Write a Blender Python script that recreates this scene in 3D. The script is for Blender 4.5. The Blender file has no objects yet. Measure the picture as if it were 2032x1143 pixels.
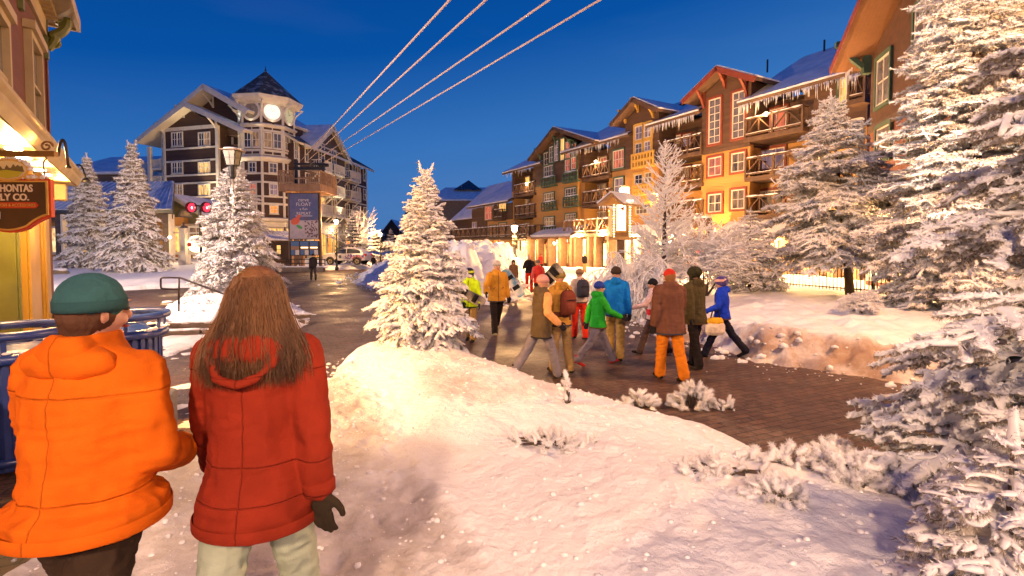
import bpy, bmesh, math, random
import numpy as np
from mathutils import Vector, Matrix, noise as mnoise
R = math.radians
scene = bpy.context.scene
COL = scene.collection

# ------------------------------------------------------------------ camera
FPX, CX, CY = 1000.0, 1016.0, 530.9          # focal length and principal point in photo pixels (2032 wide)
PITCH = R(2.3)
CAM = Vector((0, 0, 2.15))
cd = bpy.data.cameras.new('camera'); cam = bpy.data.objects.new('camera', cd); COL.objects.link(cam)
cam.location = CAM; cam.rotation_euler = (R(90) - PITCH, 0, 0)
cd.sensor_width = 36; cd.lens = 36 * FPX / 2032; cd.shift_y = -0.02
cd.clip_start = 0.05; cd.clip_end = 2000
scene.camera = cam

# ------------------------------------------------------------------ sky (blue hour)
w = bpy.data.worlds.new("World"); scene.world = w; w.use_nodes = True
nt = w.node_tree; nt.nodes.clear()
out = nt.nodes.new('ShaderNodeOutputWorld'); bg = nt.nodes.new('ShaderNodeBackground')
tc = nt.nodes.new('ShaderNodeTexCoord'); sep = nt.nodes.new('ShaderNodeSeparateXYZ')
nt.links.new(tc.outputs['Generated'], sep.inputs[0])
ramp = nt.nodes.new('ShaderNodeValToRGB')
cr = ramp.color_ramp
cr.elements[0].position = 0.0; cr.elements[0].color = (0.055, 0.130, 0.310, 1)
cr.elements[1].position = 0.62; cr.elements[1].color = (0.0, 0.034, 0.200, 1)
for pos, c in ((0.10, (0.050, 0.150, 0.375, 1)), (0.22, (0.028, 0.132, 0.385, 1)), (0.38, (0.001, 0.064, 0.285, 1))):
    e = cr.elements.new(pos); e.color = c
# the sky is a little brighter towards the right, where the sun went down
ma = nt.nodes.new('ShaderNodeMath'); ma.operation = 'MULTIPLY_ADD'; ma.inputs[1].default_value = -0.15
nt.links.new(sep.outputs['X'], ma.inputs[0]); nt.links.new(sep.outputs['Z'], ma.inputs[2])
nt.links.new(ma.outputs[0], ramp.inputs[0])
# a thin high cloud veil
nz = nt.nodes.new('ShaderNodeTexNoise'); nz.inputs['Scale'].default_value = 2.2; nz.inputs['Detail'].default_value = 5
mp = nt.nodes.new('ShaderNodeMapping'); mp.inputs['Scale'].default_value = (1, 1, 5)
nt.links.new(tc.outputs['Generated'], mp.inputs[0]); nt.links.new(mp.outputs[0], nz.inputs['Vector'])
mx = nt.nodes.new('ShaderNodeMix'); mx.data_type = 'RGBA'; mx.blend_type = 'ADD'
mr = nt.nodes.new('ShaderNodeMapRange'); mr.inputs[1].default_value = .55; mr.inputs[2].default_value = .9; mr.inputs[4].default_value = .05
nt.links.new(nz.outputs[0], mr.inputs[0]); nt.links.new(mr.outputs[0], mx.inputs[0])
nt.links.new(ramp.outputs[0], mx.inputs[6]); mx.inputs[7].default_value = (.25, .22, .28, 1)
nish = nt.nodes.new('ShaderNodeTexSky'); nish.sky_type = 'NISHITA'; nish.sun_disc = False
nish.sun_elevation = R(-4); nish.sun_rotation = R(100)
mx2 = nt.nodes.new('ShaderNodeMix'); mx2.data_type = 'RGBA'; mx2.blend_type = 'ADD'; mx2.inputs[0].default_value = .05
nt.links.new(mx.outputs[2], mx2.inputs[6]); nt.links.new(nish.outputs[0], mx2.inputs[7])
nt.links.new(mx2.outputs[2], bg.inputs[0]); bg.inputs[1].default_value = 1.0
nt.links.new(bg.outputs[0], out.inputs[0])
scene.view_settings.view_transform = 'Standard'; scene.view_settings.look = 'None'
scene.view_settings.exposure = 0.35; scene.view_settings.gamma = 1
scene.cycles.use_denoising = True
scene.cycles.max_bounces = 6; scene.cycles.diffuse_bounces = 3; scene.cycles.glossy_bounces = 3
scene.cycles.transmission_bounces = 3; scene.cycles.transparent_max_bounces = 6
scene.cycles.caustics_reflective = False; scene.cycles.caustics_refractive = False
scene.cycles.sample_clamp_indirect = 4.0

# ------------------------------------------------------------------ measuring helpers: a photo pixel is a sight line
def ray(u, v):
    x = (u - CX) / FPX; y = -(v - CY) / FPX
    return Vector((x, math.cos(PITCH) + y * math.sin(PITCH), -math.sin(PITCH) + y * math.cos(PITCH)))
def at(u, v, Y):
    d = ray(u, v); return CAM + d * (Y / d.y)
def gnd(u, v, z=0.0):
    d = ray(u, v); return CAM + d * ((z - CAM.z) / d.z)
class Frame:
    """vertical wall plane: x runs to the right in the picture, +y goes into the building"""
    def __init__(s, ox, oy, dx, dy):
        L = math.hypot(dx, dy); s.o = Vector((ox, oy, 0)); s.d = Vector((dx / L, dy / L, 0)); s.n = Vector((-dy / L, dx / L, 0))
        s.rz = math.atan2(dy, dx)
    def pix(s, u, v, d=0.0):
        r = ray(u, v); o = s.o + s.n * d
        t = (o - CAM).dot(s.n) / r.dot(s.n); p = CAM + r * t
        return (p - o).dot(s.d), p.z
    def rect(s, u0, v0, u1, v1, d=0.0):
        """pixel box: left/right edges at the box's mid height; top/bottom taken at the box's middle column"""
        um, vm = (u0 + u1) / 2, (v0 + v1) / 2
        return s.pix(u0, vm, d)[0], s.pix(u1, vm, d)[0], s.pix(um, v1, d)[1], s.pix(um, v0, d)[1]
    def w(s, x, y, z): return s.o + s.d * x + s.n * y + Vector((0, 0, z))

# ------------------------------------------------------------------ objects
def empty(name, loc, rz=0, label=None, cat=None, group=None):
    o = bpy.data.objects.new(name, None); COL.objects.link(o)
    o.location = loc; o.rotation_euler = (0, 0, rz); o.empty_display_size = .2
    tag(o, label, cat, group); return o
def tag(o, label=None, cat=None, group=None, kind=None):
    if label: o['label'] = label
    if cat: o['category'] = cat
    if group: o['group'] = group
    if kind: o['kind'] = kind
    return o
def copy_tree(o, parent=None):
    c = o.copy(); COL.objects.link(c)
    if parent is not None: c.parent = parent
    for ch in list(o.children): copy_tree(ch, c)
    return c

class MB:
    def __init__(s): s.v = []; s.f = []; s.n = 0
    def add(s, vs, fs):
        b = s.n; s.v.extend(map(tuple, vs)); s.f.extend([tuple(i + b for i in f) for f in fs]); s.n += len(vs); return s
    def box(s, x0, x1, y0, y1, z0, z1):
        if x0 > x1: x0, x1 = x1, x0
        if y0 > y1: y0, y1 = y1, y0
        if z0 > z1: z0, z1 = z1, z0
        return s.add([(x0,y0,z0),(x1,y0,z0),(x1,y1,z0),(x0,y1,z0),(x0,y0,z1),(x1,y0,z1),(x1,y1,z1),(x0,y1,z1)],
              [(0,3,2,1),(4,5,6,7),(0,1,5,4),(1,2,6,5),(2,3,7,6),(3,0,4,7)])
    def beam(s, p, q, w, h, up=(0,0,1)):
        p = Vector(p); q = Vector(q); d = (q - p).normalized(); u = Vector(up)
        side = d.cross(u)
        if side.length < 1e-4: side = d.cross(Vector((1, 0, 0)))
        side.normalize(); u = side.cross(d).normalized()
        a = side * w / 2; b = u * h / 2
        return s.add([p-a-b, p+a-b, p+a+b, p-a+b, q-a-b, q+a-b, q+a+b, q-a+b],
              [(0,3,2,1),(4,5,6,7),(0,1,5,4),(1,2,6,5),(2,3,7,6),(3,0,4,7)])
    def prism_y(s, poly, y0, y1):
        """polygon in (x,z), counter-clockwise seen from -y, extruded y0..y1"""
        n = len(poly)
        vs = [(x, y0, z) for x, z in poly] + [(x, y1, z) for x, z in poly]
        return s.add(vs, [tuple(range(n)), tuple(range(2*n-1, n-1, -1))] + [(i, i+n, (i+1) % n + n, (i+1) % n) for i in range(n)])
    def prism_z(s, poly, z0, z1):
        n = len(poly)
        vs = [(x, y, z0) for x, y in poly] + [(x, y, z1) for x, y in poly]
        return s.add(vs, [tuple(range(n-1, -1, -1)), tuple(range(n, 2*n))] + [(i, (i+1) % n, (i+1) % n + n, i+n) for i in range(n)])
    def slab(s, pts, t):
        """quad/tri (world-ish points) thickened by t along its own normal, downwards"""
        P = [Vector(p) for p in pts]; n = (P[1]-P[0]).cross(P[2]-P[0]).normalized()
        if n.z < 0: P.reverse(); n = -n
        k = len(P); lo = [p - n * t for p in P]
        return s.add(P + lo, [tuple(range(k)), tuple(range(2*k-1, k-1, -1))] + [(i, i+k, (i+1) % k + k, (i+1) % k) for i in range(k)])
    def tube(s, pts, r, n=8, cap=True, sq=1.0):
        P = [Vector(p) for p in pts]; m = len(P)
        rs = r if isinstance(r, (list, tuple)) else [r] * m
        b = []; prev = None
        for i in range(m):
            d = (P[min(i+1, m-1)] - P[max(i-1, 0)]).normalized()
            if prev is None:
                a = d.cross(Vector((0, 0, 1)))
                if a.length < 1e-3: a = d.cross(Vector((1, 0, 0)))
            else: a = prev - d * prev.dot(d)
            a.normalize(); prev = a; c = a.cross(d)
            for k in range(n):
                t = 2*math.pi*k/n; b.append(P[i] + (a*math.cos(t) + c*math.sin(t)*sq) * rs[i])
        f = [(i*n+k, i*n+(k+1) % n, (i+1)*n+(k+1) % n, (i+1)*n+k) for i in range(m-1) for k in range(n)]
        if cap: f += [tuple(range(n-1, -1, -1)), tuple(range((m-1)*n, m*n))]
        return s.add(b, f)
    def lathe(s, prof, n=24, c=(0, 0, 0), a0=0, capb=True):
        vs = []; m = len(prof)
        for r, z in prof:
            for k in range(n):
                t = a0 + 2*math.pi*k/n; vs.append((c[0]+r*math.cos(t), c[1]+r*math.sin(t), c[2]+z))
        f = [(i*n+k, i*n+(k+1) % n, (i+1)*n+(k+1) % n, (i+1)*n+k) for i in range(m-1) for k in range(n)]
        if capb: f += [tuple(range(n-1, -1, -1)), tuple(range((m-1)*n, m*n))]
        return s.add(vs, f)
    def ball(s, c, r, nu=10, nv=7, sz=1.0, sx=1.0, sy=1.0):
        vs = [(c[0], c[1], c[2]-r*sz)]
        for i in range(1, nv):
            p = -math.pi/2 + math.pi*i/nv
            for k in range(nu):
                t = 2*math.pi*k/nu
                vs.append((c[0]+r*sx*math.cos(p)*math.cos(t), c[1]+r*sy*math.cos(p)*math.sin(t), c[2]+r*sz*math.sin(p)))
        vs.append((c[0], c[1], c[2]+r*sz)); L = len(vs)-1
        f = [(0, 1+(k+1) % nu, 1+k) for k in range(nu)]
        for i in range(nv-2):
            f += [(1+i*nu+k, 1+i*nu+(k+1) % nu, 1+(i+1)*nu+(k+1) % nu, 1+(i+1)*nu+k) for k in range(nu)]
        f += [(L, 1+(nv-2)*nu+k, 1+(nv-2)*nu+(k+1) % nu) for k in range(nu)]
        return s.add(vs, f)
    def build(s, name, m, parent=None, smooth=False, bevel=0):
        me = bpy.data.meshes.new(name); me.from_pydata(s.v, [], s.f); me.update()
        o = bpy.data.objects.new(name, me); COL.objects.link(o)
        if m is not None: me.materials.append(m)
        if smooth: me.shade_smooth()
        if bevel:
            b = o.modifiers.new('b', 'BEVEL'); b.width = bevel; b.segments = 2; b.limit_method = 'ANGLE'
        if parent is not None: o.parent = parent
        return o

def text(s, size, m, parent, loc, rz=0, name='lettering', depth=.004, align='CENTER', rx=R(90), sx=1.0, bold=0):
    cu = bpy.data.curves.new(name, 'FONT'); cu.body = s; cu.size = size; cu.align_x = align; cu.align_y = 'CENTER'; cu.extrude = depth
    cu.offset = bold; cu.resolution_u = 3
    o = bpy.data.objects.new(name, cu); COL.objects.link(o)
    dg = bpy.context.evaluated_depsgraph_get(); dg.update()
    me = bpy.data.meshes.new_from_object(o.evaluated_get(dg)); bpy.data.objects.remove(o); bpy.data.curves.remove(cu)
    me.name = name; me.materials.clear(); me.materials.append(m)
    o = bpy.data.objects.new(name, me); COL.objects.link(o); o.parent = parent
    o.location = loc; o.rotation_euler = (rx, 0, rz); o.scale = (sx, 1, 1)
    return o

# ------------------------------------------------------------------ fast noise
def _hash(ix, iy, seed):
    h = (ix * 374761393 + iy * 668265263 + seed * 144665) & 0xffffffff
    h = ((h ^ (h >> 13)) * 1274126177) & 0xffffffff
    return ((h ^ (h >> 16)) & 0xffff) / 65535.0
def vnoise(x, y, seed=0):
    x = np.asarray(x, float); y = np.asarray(y, float)
    ix = np.floor(x).astype(np.int64); iy = np.floor(y).astype(np.int64); fx = x-ix; fy = y-iy
    fx = fx*fx*(3-2*fx); fy = fy*fy*(3-2*fy)
    a = _hash(ix, iy, seed); b = _hash(ix+1, iy, seed); c = _hash(ix, iy+1, seed); d = _hash(ix+1, iy+1, seed)
    return (a*(1-fx)+b*fx)*(1-fy) + (c*(1-fx)+d*fx)*fy
def fbm(x, y, sc, oct=4, seed=0):
    t = 0; a = 1; s = 0
    for i in range(oct):
        t = t + a*(vnoise(x/sc*2**i + 13.7*i, y/sc*2**i + 7.1*i, seed+i)-.5); s += a; a *= .5
    return t*2/s
def poly_dist(px, py, poly):
    """signed distance to polygon (positive inside)"""
    P = np.array(poly, float); n = len(P); d2 = np.full(px.shape, 1e18); ins = np.zeros(px.shape, bool)
    for i in range(n):
        a = P[i]; b = P[(i+1) % n]; e = b-a
        t = np.clip(((px-a[0])*e[0] + (py-a[1])*e[1]) / (e@e + 1e-12), 0, 1)
        d2 = np.minimum(d2, (px-a[0]-t*e[0])**2 + (py-a[1]-t*e[1])**2)
        c = ((a[1] > py) != (b[1] > py)) & (px < (b[0]-a[0])*(py-a[1])/((b[1]-a[1]) + 1e-12) + a[0]); ins ^= c
    return np.where(ins, 1, -1)*np.sqrt(d2)
def smooth01(x): x = np.clip(x, 0, 1); return x*x*(3-2*x)

# ------------------------------------------------------------------ materials
MATS = {}
def mat(name, col=(.5, .5, .5), rough=.6, metal=0, emit=None, es=0, spec=.5, alpha=1):
    if name in MATS: return MATS[name]
    m = bpy.data.materials.new(name); m.use_nodes = True; b = m.node_tree.nodes['Principled BSDF']
    b.inputs['Base Color'].default_value = (*col, 1); b.inputs['Roughness'].default_value = rough
    b.inputs['Metallic'].default_value = metal; b.inputs['Specular IOR Level'].default_value = spec
    if emit: b.inputs['Emission Color'].default_value = (*emit, 1); b.inputs['Emission Strength'].default_value = es
    MATS[name] = m; return m
def N(m, t, **kw):
    n = m.node_tree.nodes.new(t)
    for k, v in kw.items():
        if k in n.inputs: n.inputs[k].default_value = v
        else: setattr(n, k, v)
    return n
def LK(m, a, b): m.node_tree.links.new(a, b)
def P_(m): return m.node_tree.nodes['Principled BSDF']
def noisy(name, c1, c2, scale=5, rough=.7, bump=0, detail=6, bscale=None, stretch=None, metal=0, lo=.35, hi=.65, bdist=.02, spec=.5, coord='Object'):
    if name in MATS: return MATS[name]
    m = mat(name, c1, rough, metal, spec=spec)
    tc = N(m, 'ShaderNodeTexCoord'); mp = N(m, 'ShaderNodeMapping'); LK(m, tc.outputs[coord], mp.inputs[0])
    if stretch: mp.inputs['Scale'].default_value = stretch
    nz = N(m, 'ShaderNodeTexNoise', Scale=scale, Detail=detail); LK(m, mp.outputs[0], nz.inputs['Vector'])
    mr = N(m, 'ShaderNodeMapRange'); mr.inputs[1].default_value = lo; mr.inputs[2].default_value = hi
    LK(m, nz.outputs[0], mr.inputs[0])
    mx = N(m, 'ShaderNodeMix', data_type='RGBA'); mx.inputs[6].default_value = (*c1, 1); mx.inputs[7].default_value = (*c2, 1)
    LK(m, mr.outputs[0], mx.inputs[0]); LK(m, mx.outputs[2], P_(m).inputs['Base Color'])
    if bump:
        n2 = N(m, 'ShaderNodeTexNoise', Scale=bscale or scale*6, Detail=8); LK(m, mp.outputs[0], n2.inputs['Vector'])
        bp = N(m, 'ShaderNodeBump', Strength=bump, Distance=bdist); LK(m, n2.outputs[0], bp.inputs['Height']); LK(m, bp.outputs[0], P_(m).inputs['Normal'])
    return m
def siding(name, c1, c2, pitch=.18, axis='Z', bump=.6, rough=.75, dist=.02):
    """lap siding / battens: stripes along an axis, with wood tone noise"""
    if name in MATS: return MATS[name]
    m = mat(name, c1, rough); tc = N(m, 'ShaderNodeTexCoord'); sp = N(m, 'ShaderNodeSeparateXYZ'); LK(m, tc.outputs['Object'], sp.inputs[0])
    a = N(m, 'ShaderNodeMath', operation='DIVIDE'); LK(m, sp.outputs[axis], a.inputs[0]); a.inputs[1].default_value = pitch
    fr = N(m, 'ShaderNodeMath', operation='FRACT'); LK(m, a.outputs[0], fr.inputs[0])
    fl = N(m, 'ShaderNodeMath', operation='FLOOR'); LK(m, a.outputs[0], fl.inputs[0])
    wn = N(m, 'ShaderNodeTexWhiteNoise', noise_dimensions='1D'); LK(m, fl.outputs[0], wn.inputs['W'])
    nz = N(m, 'ShaderNodeTexNoise', Scale=1.6, Detail=8, Roughness=.65)
    mp = N(m, 'ShaderNodeMapping'); mp.inputs['Scale'].default_value = (1, 1, 6) if axis == 'Z' else (6, 1, .6); LK(m, tc.outputs['Object'], mp.inputs[0]); LK(m, mp.outputs[0], nz.inputs['Vector'])
    ad = N(m, 'ShaderNodeMath', operation='MULTIPLY_ADD'); LK(m, wn.outputs[0], ad.inputs[0]); ad.inputs[1].default_value = .45; LK(m, nz.outputs[0], ad.inputs[2])
    mr = N(m, 'ShaderNodeMapRange'); mr.inputs[1].default_value = .3; mr.inputs[2].default_value = 1.0; LK(m, ad.outputs[0], mr.inputs[0])
    mx = N(m, 'ShaderNodeMix', data_type='RGBA'); mx.inputs[6].default_value = (*c1, 1); mx.inputs[7].default_value = (*c2, 1)
    LK(m, mr.outputs[0], mx.inputs[0])
    # dark shadow joint under each board is real relief: bump from a saw profile
    LK(m, mx.outputs[2], P_(m).inputs['Base Color'])
    bp = N(m, 'ShaderNodeBump', Strength=bump, Distance=dist); 
    if axis == 'Z':
        iv = N(m, 'ShaderNodeMath', operation='SUBTRACT'); iv.inputs[0].default_value = 1; LK(m, fr.outputs[0], iv.inputs[1]); LK(m, iv.outputs[0], bp.inputs['Height'])
    else:
        gt = N(m, 'ShaderNodeMath', operation='GREATER_THAN'); gt.inputs[1].default_value = .8; LK(m, fr.outputs[0], gt.inputs[0]); LK(m, gt.outputs[0], bp.inputs['Height'])
    LK(m, bp.outputs[0], P_(m).inputs['Normal'])
    return m
def lit_glass(name, col, s, col2=None, scale=3.0, seed=0.0, stretch=(1, 1, .35)):
    """window of a lit room: uneven glow of curtains and furniture behind the glass"""
    if name in MATS: return MATS[name]
    m = mat(name, (.03, .03, .03), .08); b = P_(m)
    tc = N(m, 'ShaderNodeTexCoord'); mp = N(m, 'ShaderNodeMapping'); mp.inputs['Scale'].default_value = stretch; mp.inputs['Location'].default_value = (seed, seed*2, seed*3)
    LK(m, tc.outputs['Object'], mp.inputs[0])
    nz = N(m, 'ShaderNodeTexNoise', Scale=scale, Detail=3, Roughness=.6); LK(m, mp.outputs[0], nz.inputs['Vector'])
    mr = N(m, 'ShaderNodeMapRange'); mr.inputs[1].default_value = .36; mr.inputs[2].default_value = .62; LK(m, nz.outputs[0], mr.inputs[0])
    mx = N(m, 'ShaderNodeMix', data_type='RGBA'); c2 = col2 or tuple(c*.25 for c in col)
    mx.inputs[6].default_value = (*c2, 1); mx.inputs[7].default_value = (*col, 1); LK(m, mr.outputs[0], mx.inputs[0])
    LK(m, mx.outputs[2], b.inputs['Emission Color']); b.inputs['Emission Strength'].default_value = s
    return m
def shop_glass(name, s=3.0, seed=0.0):
    """bright shop interior with shelves of coloured goods"""
    if name in MATS: return MATS[name]
    m = mat(name, (.03, .03, .03), .08); b = P_(m)
    tc = N(m, 'ShaderNodeTexCoord'); mp = N(m, 'ShaderNodeMapping'); mp.inputs['Scale'].default_value = (2.6, 1, 2.0); mp.inputs['Location'].default_value = (seed, seed, seed)
    LK(m, tc.outputs['Object'], mp.inputs[0])
    vo = N(m, 'ShaderNodeTexVoronoi', Scale=1.6, distance='CHEBYCHEV'); LK(m, mp.outputs[0], vo.inputs['Vector'])
    hs = N(m, 'ShaderNodeHueSaturation', Saturation=.55, Value=.9); LK(m, vo.outputs['Color'], hs.inputs['Color'])
    mxa = N(m, 'ShaderNodeMix', data_type='RGBA', blend_type='MULTIPLY'); mxa.inputs[0].default_value = .5
    mxa.inputs[6].default_value = (1, .62, .24, 1); LK(m, hs.outputs[0], mxa.inputs[7])
    nz = N(m, 'ShaderNodeTexNoise', Scale=1.1, Detail=3); LK(m, mp.outputs[0], nz.inputs['Vector'])
    mr = N(m, 'ShaderNodeMapRange'); mr.inputs[1].default_value = .45; mr.inputs[2].default_value = .62; LK(m, nz.outputs[0], mr.inputs[0])
    mx = N(m, 'ShaderNodeMix', data_type='RGBA'); mx.inputs[7].default_value = (1, .76, .42, 1)
    LK(m, mr.outputs[0], mx.inputs[0]); LK(m, mxa.outputs[2], mx.inputs[6]); LK(m, mx.outputs[2], b.inputs['Emission Color'])
    b.inputs['Emission Strength'].default_value = s
    return m

M_SNOW = noisy('snow', (.86, .86, .88), (.78, .78, .80), 3, .65, .35, 5, 22, bdist=.03)
M_FROST = noisy('frost', (.88, .87, .88), (.74, .73, .74), 9, .7, .3, 3, 60, bdist=.01)
M_ROOFSNOW = noisy('roof_snow', (.84, .85, .88), (.62, .64, .70), 1.2, .6, .3, 6, 9, bdist=.05)
M_ICE = mat('icicle', (.85, .87, .9), .25)
M_DGLASS = noisy('dark_glass', (.02, .025, .035), (.05, .055, .07), 2.0, .06, spec=1.0)
M_BLIND = noisy('blind_glass', (.16, .15, .16), (.08, .08, .09), 3.0, .12, spec=1.0)
M_WHITEP = noisy('cream_trim', (.72, .66, .55), (.6, .55, .46), 2, .55, .1)
M_BROWNP = siding('brown_siding', (.045, .022, .014), (.072, .036, .024), .2)
M_BLACKM = noisy('black_metal', (.02, .02, .022), (.04, .04, .045), 8, .45, .1, metal=.6)
M_BULB = mat('warm_bulb', (1, .9, .7), .3, emit=(1, .72, .38), es=28)
M_BULBW = mat('white_bulb', (1, .9, .8), .3, emit=(1, .86, .66), es=30)
LIGHTCOL = (1, .53, .20)
def light(name, loc, power, col=LIGHTCOL, r=.12, parent=None, spot=None, target=None, blend=.6):
    l = bpy.data.lights.new(name, 'SPOT' if spot else 'POINT'); l.energy = power; l.color = col; l.shadow_soft_size = r
    if spot: l.spot_size = spot; l.spot_blend = blend
    o = bpy.data.objects.new(name, l); COL.objects.link(o); o.location = loc
    if target is not None:
        o.rotation_euler = (Vector(target) - Vector(loc)).to_track_quat('-Z', 'Y').to_euler()
    if parent is not None: o.parent = parent
    return o
M_BARK = noisy('bark', (.09, .06, .045), (.045, .032, .026), 8, .9, .8, 6, 30, stretch=(1, 1, .25))
M_NEEDLE = noisy('needle_green', (.20, .17, .12), (.34, .30, .24), 6, .8)
M_NEEDLED = noisy('needle_dark', (.045, .055, .035), (.09, .085, .06), 6, .8)
# ------------------------------------------------------------------ ground: paved street, snow banks
def brick_street():
    m = mat('paver_street', (.06, .04, .035), .5)
    tc = N(m, 'ShaderNodeTexCoord'); mp = N(m, 'ShaderNodeMapping'); mp.inputs['Rotation'].default_value = (0, 0, R(-24))
    LK(m, tc.outputs['Object'], mp.inputs[0])
    br = N(m, 'ShaderNodeTexBrick', Scale=1.0); br.offset = .5
    br.inputs['Brick Width'].default_value = .24; br.inputs['Row Height'].default_value = .12; br.inputs['Mortar Size'].default_value = .009
    br.inputs['Color1'].default_value = (.120, .060, .036, 1); br.inputs['Color2'].default_value = (.070, .038, .026, 1); br.inputs['Mortar'].default_value = (.018, .014, .013, 1)
    nzw = N(m, 'ShaderNodeTexNoise', Scale=1.3, Detail=2); LK(m, mp.outputs[0], nzw.inputs['Vector'])
    wm = N(m, 'ShaderNodeVectorMath', operation='MULTIPLY_ADD'); LK(m, nzw.outputs['Color'], wm.inputs[0]); wm.inputs[1].default_value = (.05, .05, 0); LK(m, mp.outputs[0], wm.inputs[2])
    LK(m, wm.outputs[0], br.inputs['Vector'])
    # trodden snow dust and icy stains
    n1 = N(m, 'ShaderNodeTexNoise', Scale=.55, Detail=9, Roughness=.66); LK(m, tc.outputs['Object'], n1.inputs['Vector'])
    n2 = N(m, 'ShaderNodeTexNoise', Scale=9, Detail=7, Roughness=.7); LK(m, tc.outputs['Object'], n2.inputs['Vector'])
    ad = N(m, 'ShaderNodeMath', operation='MULTIPLY_ADD'); LK(m, n2.outputs[0], ad.inputs[0]); ad.inputs[1].default_value = .8; LK(m, n1.outputs[0], ad.inputs[2])
    mr = N(m, 'ShaderNodeMapRange'); mr.inputs[1].default_value = .92; mr.inputs[2].default_value = 1.22; mr.inputs[4].default_value = .5; LK(m, ad.outputs[0], mr.inputs[0])
    mx = N(m, 'ShaderNodeMix', data_type='RGBA'); LK(m, mr.outputs[0], mx.inputs[0]); LK(m, br.outputs[0], mx.inputs[6]); mx.inputs[7].default_value = (.31, .25, .21, 1)
    # small salt-like grains of snow
    n3 = N(m, 'ShaderNodeTexNoise', Scale=42, Detail=3); LK(m, tc.outputs['Object'], n3.inputs['Vector'])
    mr3 = N(m, 'ShaderNodeMapRange'); mr3.inputs[1].default_value = .67; mr3.inputs[2].default_value = .74; mr3.inputs[4].default_value = .7; LK(m, n3.outputs[0], mr3.inputs[0])
    mx3 = N(m, 'ShaderNodeMix', data_type='RGBA'); LK(m, mr3.outputs[0], mx3.inputs[0]); LK(m, mx.outputs[2], mx3.inputs[6]); mx3.inputs[7].default_value = (.55, .53, .55, 1)
    LK(m, mx3.outputs[2], P_(m).inputs['Base Color'])
    rr = N(m, 'ShaderNodeMapRange'); rr.inputs[1].default_value = .35; rr.inputs[2].default_value = .65; rr.inputs[3].default_value = .34; rr.inputs[4].default_value = .75
    LK(m, n1.outputs[0], rr.inputs[0]); LK(m, rr.outputs[0], P_(m).inputs['Roughness'])
    b1 = N(m, 'ShaderNodeBump', Strength=1.0, Distance=.012); LK(m, br.outputs['Fac'], b1.inputs['Height']); b1.invert = True
    b2 = N(m, 'ShaderNodeBump', Strength=1.0, Distance=.014); LK(m, n2.outputs[0], b2.inputs['Height']); LK(m, b1.outputs[0], b2.inputs['Normal'])
    LK(m, b2.outputs[0], P_(m).inputs['Normal'])
    return m
mb = MB(); mb.add([(-400, -60, 0), (400, -60, 0), (400, 900, 0), (-400, 900, 0)], [(0, 1, 2, 3)])
tag(mb.build('street_paving', brick_street()), kind='structure')

def snow_material(name, dirt=0.0, dcol=(.30, .20, .13), walk=False):
    m = mat(name, (.86, .86, .88), .62)
    tc = N(m, 'ShaderNodeTexCoord'); n1 = N(m, 'ShaderNodeTexNoise', Scale=1.1, Detail=9, Roughness=.68); LK(m, tc.outputs['Object'], n1.inputs['Vector'])
    at_ = N(m, 'ShaderNodeAttribute', attribute_name='dirt')
    ad = N(m, 'ShaderNodeMath', operation='MULTIPLY_ADD'); LK(m, at_.outputs['Fac'], ad.inputs[0]); ad.inputs[1].default_value = .42; LK(m, n1.outputs[0], ad.inputs[2])
    mr = N(m, 'ShaderNodeMapRange'); mr.inputs[1].default_value = .62; mr.inputs[2].default_value = .92; mr.inputs[4].default_value = .9; LK(m, ad.outputs[0], mr.inputs[0])
    mx = N(m, 'ShaderNodeMix', data_type='RGBA'); mx.inputs[6].default_value = (.87, .87, .89, 1); mx.inputs[7].default_value = (*dcol, 1); LK(m, mr.outputs[0], mx.inputs[0])
    n4 = N(m, 'ShaderNodeTexNoise', Scale=26, Detail=6, Roughness=.7); LK(m, tc.outputs['Object'], n4.inputs['Vector'])
    mr4 = N(m, 'ShaderNodeMapRange'); mr4.inputs[1].default_value = .66; mr4.inputs[2].default_value = .74; mr4.inputs[4].default_value = .5; LK(m, n4.outputs[0], mr4.inputs[0])
    gt = N(m, 'ShaderNodeMath', operation='MULTIPLY'); LK(m, mr4.outputs[0], gt.inputs[0])
    am = N(m, 'ShaderNodeMath', operation='MULTIPLY_ADD'); LK(m, at_.outputs['Fac'], am.inputs[0]); am.inputs[1].default_value = 1; am.inputs[2].default_value = .12; LK(m, am.outputs[0], gt.inputs[1])
    mx2 = N(m, 'ShaderNodeMix', data_type='RGBA'); LK(m, mx.outputs[2], mx2.inputs[6]); mx2.inputs[7].default_value = (.16, .11, .08, 1); LK(m, gt.outputs[0], mx2.inputs[0])
    LK(m, mx2.outputs[2], P_(m).inputs['Base Color'])
    n2 = N(m, 'ShaderNodeTexNoise', Scale=7, Detail=10, Roughness=.66); LK(m, tc.outputs['Object'], n2.inputs['Vector'])
    n3 = N(m, 'ShaderNodeTexVoronoi', Scale=16); LK(m, tc.outputs['Object'], n3.inputs['Vector'])
    b1 = N(m, 'ShaderNodeBump', Strength=.75 if walk else .5, Distance=.06); LK(m, n2.outputs[0], b1.inputs['Height'])
    b2 = N(m, 'ShaderNodeBump', Strength=.35 if walk else .12, Distance=.02); LK(m, n3.outputs[0], b2.inputs['Height']); LK(m, b1.outputs[0], b2.inputs['Normal'])
    LK(m, b2.outputs[0], P_(m).inputs['Normal']); return m

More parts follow.
